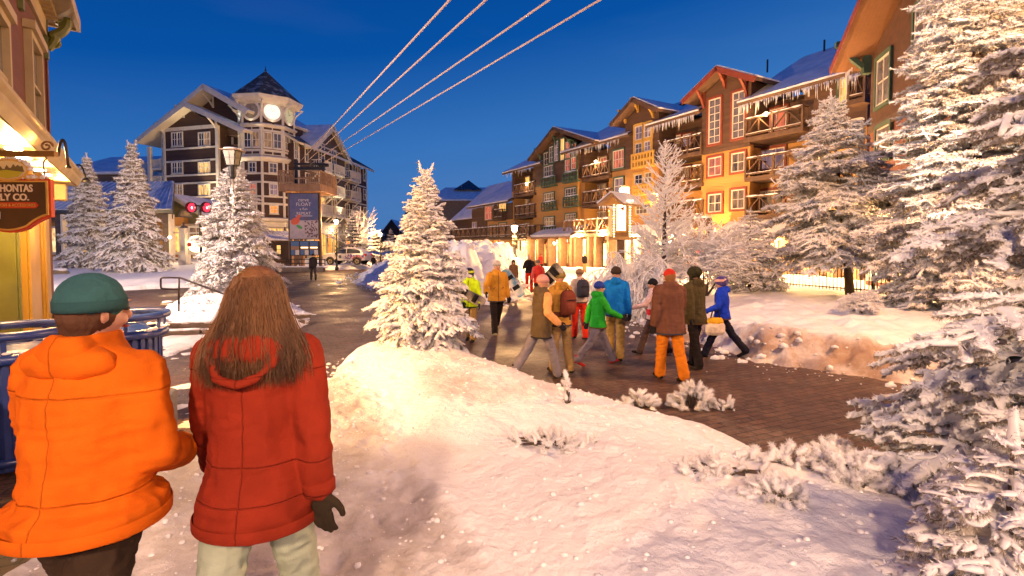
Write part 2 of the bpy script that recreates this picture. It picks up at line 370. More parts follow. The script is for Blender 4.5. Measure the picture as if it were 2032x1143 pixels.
PATCH = []
def snow_patch(name, poly, hf, res, mat_, edge=.12, seed=1, dirt=None, bounds=None, smooth=True):
    P = np.array(poly); x0, y0 = P.min(0) - .3; x1, y1 = P.max(0) + .3
    nx = int((x1-x0)/res) + 2; ny = int((y1-y0)/res) + 2
    X, Y = np.meshgrid(np.linspace(x0, x1, nx), np.linspace(y0, y1, ny))
    def H(X, Y):
        d = poly_dist(X, Y, poly) + edge*fbm(X, Y, .9, 4, seed) + edge*.5*fbm(X, Y, .25, 3, seed+9)
        return np.where(d > 0, hf(X, Y, np.maximum(d, 0)), -.05 + d*.3), d
    Z, D = H(X, Y)
    idx = np.arange(nx*ny).reshape(ny, nx)
    keep = (D[:-1, :-1] > -.06) | (D[1:, :-1] > -.06) | (D[:-1, 1:] > -.06) | (D[1:, 1:] > -.06)
    a = idx[:-1, :-1][keep]; b = idx[:-1, 1:][keep]; c = idx[1:, 1:][keep]; d_ = idx[1:, :-1][keep]
    F = np.stack([a, b, c, d_], 1); used = np.unique(F); remap = -np.ones(nx*ny, int); remap[used] = np.arange(len(used))
    V = np.stack([X.ravel(), Y.ravel(), np.maximum(Z, -.08).ravel()], 1)[used]; F = remap[F]
    me = bpy.data.meshes.new(name); me.vertices.add(len(V)); me.vertices.foreach_set('co', V.astype(np.float32).ravel())
    me.loops.add(F.size); me.loops.foreach_set('vertex_index', F.astype(np.int32).ravel())
    me.polygons.add(len(F)); me.polygons.foreach_set('loop_start', np.arange(0, F.size, 4, dtype=np.int32)); me.update(calc_edges=True)
    if dirt is not None:
        at_ = me.attributes.new('dirt', 'FLOAT', 'POINT'); dv = dirt(X, Y, np.maximum(D, 0)).ravel()[used]
        at_.data.foreach_set('value', dv.astype(np.float32))
    if smooth: me.shade_smooth()
    me.materials.append(mat_); o = bpy.data.objects.new(name, me); COL.objects.link(o); tag(o, kind='structure')
    PATCH.append(H); return o
def gz(x, y):
    z = 0.0
    for H in PATCH:
        h, d = H(np.array([[x]], float), np.array([[y]], float)); z = max(z, float(h[0, 0]))
    return z
def on(u, v, z0=.4):
    """point of the snow/street surface seen at a photo pixel"""
    p = gnd(u, v, z0)
    for _ in range(6): p = gnd(u, v, gz(p.x, p.y))
    return Vector((p.x, p.y, gz(p.x, p.y)))
def XY(pts, z=.12): return [tuple(gnd(u, v, z).xy) for u, v in pts]
MS_CLEAN = snow_material('snow_clean'); MS_WALK = snow_material('snow_walked', walk=True, dcol=(.42, .37, .34)); MS_DIRTY = snow_material('snow_dirty', dcol=(.33, .20, .115))

# foreground bank with the trodden footway on its left
def side_of(X, Y, a, b):
    e = np.array(b)-np.array(a); L = np.hypot(*e); return ((X-a[0])*e[1] - (Y-a[1])*e[0]) / L     # positive to the right of a->b
RA, RB = (.55, 1.6), (-2.3, 7.2)
_rs = np.random.RandomState(4); STEPS = []
for k in range(16):
    t = k/15; b_ = np.array((-.75, 1.9))*(1-t) + np.array((-2.0, 6.4))*t
    for lane in (-.62, -.1, .42):
        o_ = b_ + np.array((.93, .36))*lane + _rs.normal(0, .07, 2) + np.array((.93, .36))*(.09 if k % 2 else -.09); STEPS.append((o_[0], o_[1], .33+_rs.normal(0, .2), _rs.uniform(.5, 1)))
def steps(X, Y):
    z = 0*X
    for x, y, a, s_ in STEPS:
        u_ = (X-x)*math.cos(a)+(Y-y)*math.sin(a); v_ = -(X-x)*math.sin(a)+(Y-y)*math.cos(a); q = (u_/.058)**2+(v_/.145)**2
        z = z - .030*s_*np.exp(-q**2) + .010*s_*np.exp(-(np.sqrt(q)-1.35)**2/.06)
    return z
def h_fore(X, Y, d):
    s = -side_of(X, Y, RB, RA)                                             # positive: mound side (right)
    mound = smooth01((s+.05)/.9)*smooth01(d/.8)
    z = .33*smooth01(d/.38) + .16*mound + .10*mound*fbm(X, Y, 1.7, 3, 5)
    z += .05*np.exp(-(s/.11)**2)*smooth01(d/.4)*(.6+fbm(X, Y, .5, 3, 8))
    z += mound*(.035*fbm(X, Y, .45, 4, 11) + .022*fbm(X, Y, .13, 3, 12) + .03*np.abs(fbm(X, Y, .28, 3, 13)))
    z += (1-smooth01((s+.1)/.3))*(.034*fbm(X, Y, .26, 4, 21) + .026*fbm(X, Y, .085, 3, 22))*smooth01(d/.3)
    z += steps(X, Y)*smooth01(d/.3)
    return z
def dirt_fore(X, Y, d):
    s = -side_of(X, Y, RB, RA)
    return (1-smooth01((s+.2)/.35))*.78 + smooth01((.35-d)/.35)*.55 + .55*smooth01((s-.1)/.5)*smooth01((Y-5.0)/1.2)*smooth01((X+1.5)/.7)
fore = XY([(640, 742), (668, 704), (715, 690), (860, 688), (930, 704), (1000, 728), (1100, 768), (1240, 803), (1450, 866), (1600, 930), (1730, 975), (2100, 1090)], .22)
fore += [(3.6, 1.4), (3.4, -2.5), (-3.2, -2.5), (-3.0, 1.2), tuple(gnd(300, 900, .2).xy), tuple(gnd(420, 850, .2).xy), tuple(gnd(560, 800, .2).xy), tuple(gnd(610, 770, .2).xy)]
snow_patch('snow_bank', fore, h_fore, .028, MS_WALK, .10, 3, dirt_fore)

# ploughed heap behind the middle tree
heap = XY([(700, 562), (740, 572), (800, 590), (860, 606), (960, 606), (1035, 594), (1062, 576), (1062, 545), (960, 532), (850, 528), (760, 533), (715, 545)], 0)
def h_heap(X, Y, d):
    u = CX + 1000*X/Y
    top = np.interp(u, [700, 730, 770, 800, 850, 900, 950, 1000, 1040, 1060], [.25, .55, 1.05, 1.6, 2.05, 2.15, 1.95, 2.05, 1.95, 1.25])
    z = top*smooth01(d/2.1)**.8
    return z*(1 + .22*fbm(X, Y, 2.2, 4, 31)) + smooth01(d/.6)*(.40*fbm(X, Y, .7, 4, 33) + .26*np.abs(fbm(X, Y, .55, 3, 35)))
snow_patch('snow_heap', heap, h_heap, .10, MS_CLEAN, .5, 5, lambda X, Y, d: .25+.3*smooth01((.8-d)/.8), smooth=True)

# right bank up to the iron fence and the shops
rb = XY([(1050, 548), (1120, 560), (1205, 590), (1260, 632), (1335, 664), (1440, 690), (1500, 706), (1640, 724), (1870, 760), (2060, 800)], .1)
rb += [(9, 5.5), (16, 5), (22, 10), (22, 30), (12, 42), (6.5, 46), (2.2, 50)]
def h_right(X, Y, d):
    z = .30*smooth01(d/.7) + .22*smooth01((d-1)/4)
    near = smooth01((20-Y)/6)
    z += near*.20*np.exp(-((d-.7)/.5)**2)*(1+1.1*fbm(X, Y, 1.0, 4, 41))
    z += smooth01(d/.4)*(.10*fbm(X, Y, 1.5, 4, 43) + near*(.10*fbm(X, Y, .35, 4, 45) + .10*np.abs(fbm(X, Y, .7, 4, 47))))
    return z
snow_patch('snow_verge', rb, h_right, .065, MS_DIRTY, .28, 7, lambda X, Y, d: smooth01((1.3-d)/1.0)*.8*smooth01((24-Y)/8))

# island by the handrail, and the lawn behind with the two spruces
isl = XY([(300, 618), (330, 602), (420, 588), (520, 575), (560, 590), (600, 606), (628, 632), (600, 645), (520, 650), (420, 640), (340, 632)], .1)
snow_patch('snow_island', isl, lambda X, Y, d: .34*smooth01(d/.9) + .10*smooth01(d/.3)*(fbm(X, Y, .8, 4, 51)+.3), .07, MS_CLEAN, .25, 9, lambda X, Y, d: .35*smooth01((.6-d)/.6))
lawn = XY([(100, 582), (250, 576), (380, 570), (470, 560), (545, 540), (545, 533), (470, 529), (420, 527), (330, 527)], 0) + [(-60, 60), (-60, 14)]
def h_lawn(X, Y, d): return (.25*smooth01(d/1.2) + np.clip(Y-22, 0, 20)*.045 + smooth01(d/.8)*.16*fbm(X, Y, 2.5, 5, 61))
snow_patch('snow_lawn', lawn, h_lawn, .2, MS_CLEAN, .4, 11, lambda X, Y, d: .3*np.ones_like(X)*smooth01((.8-d)/.8))
far = XY([(560, 534), (640, 536), (740, 534), (735, 528), (760, 515)], 0) + [(-14, 130), (-60, 130), (-40, 60)]
snow_patch('snow_kerb', far, lambda X, Y, d: .35*smooth01(d/1.0)+.9*smooth01((d-3)/9)+.15*fbm(X, Y, 1.5, 4, 71)*smooth01(d/1), .3, MS_CLEAN, .5, 13, lambda X, Y, d: .2*np.ones_like(X))
fg2 = XY([(1045, 548), (1100, 545), (1160, 548)], 0) + [(2, 60), (-25, 140), (-10, 140), (-3, 70)]
# snowy ground sheet far behind everything
mb = MB(); mb.add([(-400, 84, .006), (400, 84, .006), (400, 890, .006), (-400, 890, .006)], [(0, 1, 2, 3)]); tag(mb.build('snow_field', MS_CLEAN), kind='structure')
# shallow trodden snow left of the footway and along the shop
lf = [tuple(gnd(u, v, 0).xy) for u, v in ((325, 640), (430, 655), (500, 662), (470, 680), (380, 690), (315, 720))]
snow_patch('snow_trodden', lf, lambda X, Y, d: .03*smooth01(d/.25)+.02*fbm(X, Y, .3, 4, 81), .05, MS_WALK, .22, 15, lambda X, Y, d: .5*np.ones_like(X))
lf = [tuple(gnd(u, v, 0).xy) for u, v in ((325, 700), (430, 690), (560, 690), (640, 705), (640, 760), (560, 810), (420, 860), (300, 905), (260, 780))]
snow_patch('snow_dust', lf, lambda X, Y, d: .040*smooth01(d/.5)*fbm(X, Y, .55, 5, 83)-.007, .03, MS_WALK, .25, 17, lambda X, Y, d: .6*np.ones_like(X))
# curved stone kerb steps in front of the island
M_STONE = noisy('kerb_stone', (.24, .19, .15), (.15, .12, .10), 4, .8, .5)
st = empty('stone_step', gnd(300, 660, 0), 0, 'low curved stone steps edged with snow in front of the handrail', 'steps')
for k, (z0, off) in enumerate(((.0, 0), (.13, .45))):
    pts = [gnd(290, 668, 0), gnd(400, 664, 0), gnd(500, 655, 0), gnd(600, 643, 0)]
    mb = MB(); 
    for i in range(3):
        a = pts[i] + Vector((0, off, z0 + .065)) - st.location; b = pts[i+1] + Vector((0, off, z0 + .065)) - st.location; mb.beam(a, b, .32, .13)
    mb.build('step', M_STONE, st, bevel=.015)
    mb = MB(); rnd = random.Random(5+k)
    for i in range(3):
        a = pts[i] + Vector((0, off, z0 + .15)) - st.location; b = pts[i+1] + Vector((0, off, z0 + .15)) - st.location
        for q in range(7): 
            c = a.lerp(b, q/7); mb.ball(c + Vector((rnd.uniform(-.1, .1), rnd.uniform(-.05, .05), -.03)), rnd.uniform(.12, .3), 9, 5, sz=.16, sy=.5)
    mb.build('snow', M_SNOW, st, smooth=True)

# loose crumbs and clods of snow on the banks and the paving beside them
def crumbs(name, pts, seed, m=M_SNOW):
    rng = np.random.RandomState(seed); V = []; Fc = []; b = 0
    bm = bmesh.new(); bmesh.ops.create_icosphere(bm, subdivisions=1, radius=1); ico = np.array([v.co[:] for v in bm.verts]); fa = [tuple(v.index for v in f.verts) for f in bm.faces]; bm.free(); n_ = len(ico)
    for x, y, z, r in pts:
        q = ico*r*rng.uniform(.78, 1.15, (n_, 1))*(rng.uniform(.8, 1.4), rng.uniform(.8, 1.2), .7); V.append(q + (x, y, z+r*.15)); Fc += [tuple(i+b for i in f) for f in fa]; b += n_
    me = bpy.data.meshes.new(name); me.from_pydata(np.concatenate(V).tolist(), [], Fc); me.update(); me.shade_smooth(); me.materials.append(m); o = bpy.data.objects.new(name, me); COL.objects.link(o); tag(o, kind='stuff'); return o
def scatter(poly, n, seed, rmin, rmax, edge=None, H=None):
    rng = np.random.RandomState(seed); P = np.array(poly); lo, hi = P.min(0)-.4, P.max(0)+.4; X = rng.uniform(lo[0], hi[0], n*6); Y = rng.uniform(lo[1], hi[1], n*6); d = poly_dist(X, Y, poly)
    w_ = np.exp(-(d/edge)**2) if edge else (d > .1)*1.0; keep = (rng.rand(n*6) < w_) & (Y > .8); X, Y = X[keep][:n], Y[keep][:n]; z = np.zeros_like(X)
    for h_ in PATCH: z = np.maximum(z, h_(X, Y)[0])
    return [(x, y, zz, r) for x, y, zz, r in zip(X, Y, z, rmin+(rmax-rmin)*rng.rand(len(X))**4)]
crumbs('snow_crumb', scatter(fore, 3600, 1, .004, .026) + scatter(fore, 2200, 2, .006, .05, .2), 3)
crumbs('snow_clod', scatter(rb, 4200, 4, .012, .11, .7) + scatter(heap, 1100, 5, .04, .26) + scatter(isl, 500, 6, .02, .09) + scatter(heap, 500, 7, .03, .2, .8), 6)
# ------------------------------------------------------------------ frosted trees
def tubes_mesh(name, T, m, parent, smooth=True, sides=5):
    """T: list of (points Nx3, radii N, squash). One mesh of lumpy closed tubes."""
    V = []; F = []; base = 0
    rng = np.random.RandomState(len(T))
    ang = np.arange(sides)*2*np.pi/sides; ca, sa = np.cos(ang), np.sin(ang)
    for P, r, sq in T:
        P = np.asarray(P); n = len(P); d = np.gradient(P, axis=0); d /= np.linalg.norm(d, axis=1)[:, None] + 1e-9
        side = np.cross(d, (0, 0, 1.0) if abs(d[:, 2]).max() < .9 else (.9, .43, 0.)); side /= np.linalg.norm(side, axis=1)[:, None]
        up = np.cross(side, d)
        rr = np.asarray(r)[:, None]*(1 + rng.uniform(-.24, .24, (n, sides)))
        ring = P[:, None, :] + side[:, None, :]*(rr*ca)[:, :, None] + up[:, None, :]*(rr*sa*sq)[:, :, None]
        V.append(ring.reshape(-1, 3)); V.append(P[-1:] + d[-1]*r[-1]*.7)
        i = np.arange(n-1)[:, None]*sides; k = np.arange(sides)[None, :]; k2 = (k+1) % sides
        q = np.stack([i+k, i+k2, i+sides+k2, i+sides+k], -1).reshape(-1, 4) + base; F.append(q)
        t = np.stack([(n-1)*sides+k[0], (n-1)*sides+k2[0], np.full(sides, n*sides), np.full(sides, n*sides)], -1) + base; F.append(t)
        base += n*sides + 1
    V = np.concatenate(V); F = np.concatenate(F)
    tri = F[:, 2] == F[:, 3]; Q = F[~tri]; Tr = F[tri][:, :3]
    loops = np.concatenate([Q.ravel(), Tr.ravel()]); starts = np.concatenate([np.arange(len(Q))*4, len(Q)*4 + np.arange(len(Tr))*3])
    me = bpy.data.meshes.new(name); me.vertices.add(len(V)); me.vertices.foreach_set('co', V.astype(np.float32).ravel())
    me.loops.add(len(loops)); me.loops.foreach_set('vertex_index', loops.astype(np.int32))
    me.polygons.add(len(starts)); me.polygons.foreach_set('loop_start', starts.astype(np.int32)); me.update(calc_edges=True)
    if smooth: me.shade_smooth()
    me.materials.append(m); o = bpy.data.objects.new(name, me); COL.objects.link(o); o.parent = parent; return o
def needle_mesh(name, pts, dirs, ln, wd, m, parent, rng):
    """flat needle tufts: thin triangles from pts along dirs"""
    pts = np.asarray(pts); dirs = np.asarray(dirs); n = len(pts)
    sd = np.cross(dirs, rng.normal(size=(n, 3))); sd /= np.linalg.norm(sd, axis=1)[:, None] + 1e-9
    V = np.stack([pts - sd*wd, pts + sd*wd, pts + dirs*np.asarray(ln)[:, None]], 1).reshape(-1, 3)
    me = bpy.data.meshes.new(name); me.vertices.add(3*n); me.vertices.foreach_set('co', V.astype(np.float32).ravel())
    me.loops.add(3*n); me.loops.foreach_set('vertex_index', np.arange(3*n, dtype=np.int32))
    me.polygons.add(n); me.polygons.foreach_set('loop_start', np.arange(0, 3*n, 3, dtype=np.int32)); me.update(calc_edges=True)
    me.materials.append(m); o = bpy.data.objects.new(name, me); COL.objects.link(o); o.parent = parent; return o

def conifer(loc, H, Rad, label, seed=1, whorl=.22, nb=7, thick=.03, clear=.1, droop=.25, needles=M_NEEDLE, frostiness=1.0,
            twig_gap=.16, twig_len=.38, step=.09, lean=(0, 0), tops=1, name='frosted_spruce', shape=.85, group=None, tertiary=True, ndl=1.0, rise=.35, frost=None, sides=5, only=None, fluff=2.2, fl_len=.04, sq=.7, nlen=None):
    rng = np.random.RandomState(seed); e = empty(name, loc, 0, label, 'tree', group)
    mb = MB(); pts = [(lean[0]*t*H, lean[1]*t*H, H*t - (.25 if t == 0 else 0)) for t in np.linspace(0, 1, 9)]
    mb.tube(pts, [max(.008, .022*H*(1-t)**1.1 + .006) for t in np.linspace(0, 1, 9)], 9); mb.build('trunk', M_BARK, e, True)
    T = []; NP = []; ND = []; NL = []; FP = []; FD = []; FL = []
    def twig(p0, d0, L, r0, sag, lvl):
        n = max(3, int(L/step)+1); t = np.linspace(0, 1, n)[:, None]
        P = p0 + d0*L*t + np.array((0, 0, -1.0))*sag*L*t**1.6 + rng.normal(0, .035*L, (n, 3))*t
        rr = r0*(.72 + .55*rng.rand(n))*(1 - .45*t[:, 0]); rr[-1] *= .75
        if frostiness > .02: T.append((P + (0, 0, r0*.35), np.maximum(rr*frostiness, .004), sq))
        k = int((6 if lvl == 0 else 5)*n*ndl)
        if k:
            i = rng.randint(0, n, k); j = rng.rand(k)[:, None]; q = P[i]*(1-j) + P[np.minimum(i+1, n-1)]*j
            dd = rng.normal(size=(k, 3))*.6 + d0*.7 + (0, 0, -.75); dd /= np.linalg.norm(dd, axis=1)[:, None]
            NP.append(q); ND.append(dd); NL.append((nlen or r0*1.5)*(.7 + 1.1*rng.rand(k)))
        k = int(fluff*5*n*frostiness)
        if k:
            i = rng.randint(0, n, k); j = rng.rand(k)[:, None]; q = P[i]*(1-j) + P[np.minimum(i+1, n-1)]*j
            dd = rng.normal(size=(k, 3)) + d0*.5 + (0, 0, .25); dd /= np.linalg.norm(dd, axis=1)[:, None]
            FP.append(q + (0, 0, r0*.35)); FD.append(dd); FL.append(rr[i]*1.0 + fl_len*(.4 + .8*rng.rand(k)))
        return P
    z = clear*H
    while z < H*.985:
        u = (z - clear*H)/(H*(1-clear)); L0 = Rad*(1-u)**shape*(.55+.45*min(1, u*6+.35)) + .05*Rad
        m = max(3, int(round(nb*(.55+.45*(1-u))))); a0 = rng.rand()*6.28
        for b in range(m):
            a = a0 + 6.283*b/m + rng.normal(0, .22); L = L0*rng.uniform(.72, 1.16)
            el = rise*(u*1.6) - droop*(1-u)*.5 + rng.normal(0, .09)
            d = np.array((math.cos(a)*math.cos(el), math.sin(a)*math.cos(el), math.sin(el)))
            tt = z/H; p0 = np.array((lean[0]*z, lean[1]*z, z)) + rng.normal(0, .01, 3)
            if only is not None and not only(math.cos(a)*L*.7 + loc[0], math.sin(a)*L*.7 + loc[1]): continue
            th = thick*(.65 + .5*(1-u))
            P = twig(p0, d, L, th, droop*rng.uniform(.5, 1.2), 0)
            # side twigs, alternate, in the flat of the branch
            sd = np.cross(d, (0, 0, 1.0)); sd /= np.linalg.norm(sd)
            nn = len(P); s = .22*L + .04
            while s < L*.97:
                f = s/L*(nn-1); i = int(f); q = P[i]*(1-f+i) + P[min(i+1, nn-1)]*(f-i)
                l2 = (twig_len*L*(1 - s/L)**.7 + .10*min(1, L) + .03)*rng.uniform(.7, 1.25)
                for sg in (-1, 1):
                    if rng.rand() < .1: continue
                    an = rng.uniform(.65, 1.0)
                    d2 = d*math.cos(an) + sd*sg*math.sin(an) + np.array((0, 0, rng.normal(-.06, .14))); d2 /= np.linalg.norm(d2)
                    P2 = twig(q, d2, l2, th*.82, droop*.8, 1)
                    if tertiary and l2 > twig_gap*1.7:
                        s3 = .3*l2
                        while s3 < l2*.95:
                            g = s3/l2*(len(P2)-1); ii = int(g); q3 = P2[ii]*(1-g+ii) + P2[min(ii+1, len(P2)-1)]*(g-ii)
                            for sg3 in (-1, 1):
                                d3 = d2*.72 + np.cross(d2, (0, 0, 1.0))*sg3*.7 + np.array((0, 0, rng.normal(-.15, .15)))
                                d3 /= np.linalg.norm(d3); twig(q3, d3, twig_gap*rng.uniform(.6, 1.1)*(1-.5*s3/l2), th*.7, droop, 2)
                            s3 += twig_gap*.62
                s += twig_gap*rng.uniform(.8, 1.2)
        z += whorl*(1-.45*u)*rng.uniform(.8, 1.2)
    for k in range(tops):
        a = 2.2*k + .4; d = np.array((.45*math.cos(a)*(tops > 1), .2*math.sin(a)*(tops > 1), 1.0)); d /= np.linalg.norm(d)
        twig(np.array((lean[0]*H*.95, lean[1]*H*.95, H*.93)), d, H*.075+.12, thick*.9, 0, 0)
    fr = frost or M_FROST
    if T: tubes_mesh('frost_branch', T, fr, e, True, sides)
    if FP: 
        o = needle_mesh('frost_needle', np.concatenate(FP), np.concatenate(FD), np.concatenate(FL), thick*.16+.0025, fr, e, rng); 
    if NP: needle_mesh('needle', np.concatenate(NP), np.concatenate(ND), np.concatenate(NL), (nlen*.07 if nlen else thick*.2), needles, e, rng)
    return e

def broadleaf(loc, H, spread, label, seed=1, r=.02, name='frosted_tree', levels=4, arch=0, stems=1, frostr=1.0, cat='tree', up=.55, split=3, fluff=8, fl=.035, group=None):
    """leafless tree or shrub with rime on every twig"""
    rng = np.random.RandomState(seed); e = empty(name, loc, 0, label, cat, group)
    T = []; W = []; FP = []; FD = []
    def grow(p, d, L, rad, lvl):
        n = 5; P = [p]; dd = d.copy(); 
        for i in range(n):
            dd = dd + rng.normal(0, .10, 3) + np.array((0, 0, -arch*.18 if lvl > 0 else 0)); dd /= np.linalg.norm(dd); p = p + dd*L/n; P.append(p)
        P = np.array(P); rr = np.linspace(rad, rad*.55, n+1)
        if lvl <= 1: W.append((P, rr, 1.0))
        T.append((P + (0, 0, rad*.5*min(1, lvl)), rr*(.35 if lvl == 0 else 1.0) + r*.35*frostr, .9))
        k = fluff*(2 if lvl >= levels-1 else 1)
        i = rng.randint(0, n, k); j = rng.rand(k)[:, None]; FP.append(P[i]*(1-j)+P[i+1]*j); q = rng.normal(size=(k, 3)) + (0, 0, .3); FD.append(q/np.linalg.norm(q, axis=1)[:, None])
        if lvl < levels:
            for k in range(split + (lvl == 0)):
                i = min(n, 1 + int((k+1)*n/(split+1)+rng.rand()*.9)); a = rng.rand()*6.283
                s = np.array((math.cos(a), math.sin(a), .1)); d2 = dd*up + s*(1-up)*spread; d2 /= np.linalg.norm(d2)
                grow(P[i], d2, L*rng.uniform(.55, .8), max(rr[i]*.62, r*.35), lvl+1)
            grow(P[-1], dd, L*.7, rr[-1], lvl+1)
    for k in range(stems):
        a = rng.rand()*6.283; tilt = .5*spread*(stems > 1)*rng.uniform(.4, 1)
        d = np.array((math.cos(a)*tilt, math.sin(a)*tilt, 1.0)); d /= np.linalg.norm(d)
        grow(np.array((0, 0, -.05)), d, H*(.36 if stems == 1 else .34), r*(2.2 if stems == 1 else 1.3), 0)
    tubes_mesh('trunk', W, M_BARK, e, True, 7); tubes_mesh('frost_branch', T, M_FROST, e, True, 5)
    FPc = np.concatenate(FP); needle_mesh('frost_needle', FPc, np.concatenate(FD), fl*(.5+rng.rand(len(FPc))), .004+r*.1, M_FROST, e, rng)
    return e

TREE = {}
def base(u, Y, z=None):
    p = at(u, 500, Y); return Vector((p.x, Y, gz(p.x, Y) if z is None else z))
# middle tree, thick with snow
TREE['mid'] = conifer(base(832, 8.75), 2.98, .97, 'thickly snow covered small spruce in the middle of the plaza with forked white top', 4, whorl=.12, nb=9, thick=.047, clear=.10, droop=.40, twig_gap=.12, twig_len=.44, step=.055, tops=2, shape=.72, ndl=.12, rise=.7, lean=(.045, 0), fluff=.5, fl_len=.012, name='snowy_spruce')
# right verge
conifer(base(1690, 17, ), 6.6, 2.75, 'tall frosted spruce with a bare leaning trunk in front of the iron fence', 12, whorl=.25, nb=9, thick=.062, clear=.25, droop=.30, twig_gap=.23, twig_len=.46, step=.13, lean=(-.13, 0), shape=.85, ndl=.45, fl_len=.05)
conifer(base(1488, 18.6), 2.9, 1.75, 'low broad frosted spruce beside the fence left of the leaning spruce', 14, whorl=.24, nb=8, thick=.044, clear=.12, droop=.35, twig_gap=.2, twig_len=.42, step=.12, ndl=.9, frostiness=.85)
conifer(base(1925, 12.8), 11.5, 2.3, 'very tall frosted spruce lit white beside the near red brown building', 15, whorl=.27, nb=9, thick=.052, clear=.06, droop=.22, twig_gap=.2, twig_len=.44, step=.12, shape=.66, ndl=.45, fl_len=.045, lean=(0, 0))
conifer(base(1812, 14), 1.75, .85, 'small dusky spruce half bare of frost at the foot of the fence', 16, whorl=.2, nb=7, thick=.026, clear=.05, droop=.3, twig_gap=.16, step=.1, ndl=2.2, frostiness=.6, needles=M_NEEDLED)
conifer((4.48, 3.15, .25), 5.0, 2.15, 'huge snow laden spruce filling the right edge closest to the viewer', 21, whorl=.30, nb=9, thick=.060, clear=.02, droop=.30, twig_gap=.085, twig_len=.46, step=.05, shape=.80, nlen=.030, ndl=2.2, sq=.5, rise=.25, only=lambda x, y: x < 4.8 and y > 1.6, name='snowy_spruce', fluff=.55, fl_len=.012, sides=6)
# left lawn
conifer(base(178, 34), 7.4, 1.95, 'frosted spruce left of its twin in front of the snowy porch roof', 31, whorl=.36, nb=9, thick=.12, clear=.04, droop=.42, twig_gap=.34, twig_len=.46, step=.2, tertiary=False, ndl=.8, fl_len=.09, sq=.55, group='twin spruces')
conifer(base(268, 32), 8.0, 2.0, 'taller frosted spruce with a double top right of its twin on the lawn', 32, whorl=.36, nb=9, thick=.12, clear=.04, droop=.42, twig_gap=.34, twig_len=.46, step=.2, tops=2, tertiary=False, ndl=.8, fl_len=.09, sq=.55, group='twin spruces')
conifer(base(468, 21.3), 5.3, 1.95, 'broad pale frosted spruce wrapped around the old lantern pole', 33, whorl=.25, nb=10, thick=.068, clear=.03, droop=.36, twig_gap=.21, twig_len=.44, step=.13, ndl=.35, shape=.75, fl_len=.06)
# far street trees
conifer(base(700, 57), 5.2, 2.0, 'dark spruce with thin snow lines behind the parked car', 34, whorl=.5, nb=8, thick=.085, clear=.05, droop=.35, twig_gap=.5, step=.35, tertiary=False, ndl=2.6, frostiness=.5, needles=M_NEEDLED, fluff=1)
conifer(base(742, 64), 4.6, 1.9, 'frosty spruce glowing beside the farthest street lamp', 35, whorl=.5, nb=8, thick=.09, clear=.05, droop=.2, twig_gap=.5, step=.35, tertiary=False, ndl=1, fl_len=.1)
conifer(base(776, 78), 4.8, 2.0, 'farthest frosted spruce right of the last street lamp', 36, whorl=.55, nb=8, thick=.1, clear=.05, droop=.2, twig_gap=.55, step=.35, tertiary=False, ndl=1.4, fl_len=.1)
broadleaf(base(690, 62), 7.5, 1.2, 'tall bare rimed tree between the hotel wing and the dark spruce', 37, r=.06, levels=4, fluff=5, fl=.1)
# shrubs and bare trees on the verge
conifer(base(1318, 17.6), 5.4, 1.35, 'slender bare tree white with rime right of the gabled lit sign', 41, whorl=.26, nb=5, thick=.026, clear=.12, droop=-.55, twig_gap=.22, twig_len=.36, step=.10, shape=.6, ndl=.12, rise=.35, fluff=1.6, fl_len=.05, name='frosted_tree', sq=1.0)
broadleaf(base(1252, 16.0), 3.3, 1.5, 'weeping rimed shrub hanging like a dome under the gabled lit sign', 42, r=.022, levels=4, arch=1.5, stems=10, cat='shrub', name='frosted_shrub', split=4, fluff=14, fl=.06)
broadleaf(base(1402, 17.4), 3.4, 1.3, 'open rimed shrub in front of the number sign on the shops', 43, r=.02, levels=4, arch=.2, stems=6, cat='shrub', name='frosted_shrub', fl=.05)
broadleaf(base(1295, 20), 2.6, 1.3, 'low rimed bush behind the bare tree along the fence', 44, r=.022, levels=4, arch=.5, stems=7, cat='shrub', name='frosted_shrub', fl=.05)
broadleaf(base(1710, 12), .75, 1.6, 'knee high thorny bush frosted on the verge edge', 45, r=.010, levels=4, arch=.3, stems=8, cat='shrub', name='frosted_shrub', fl=.03)

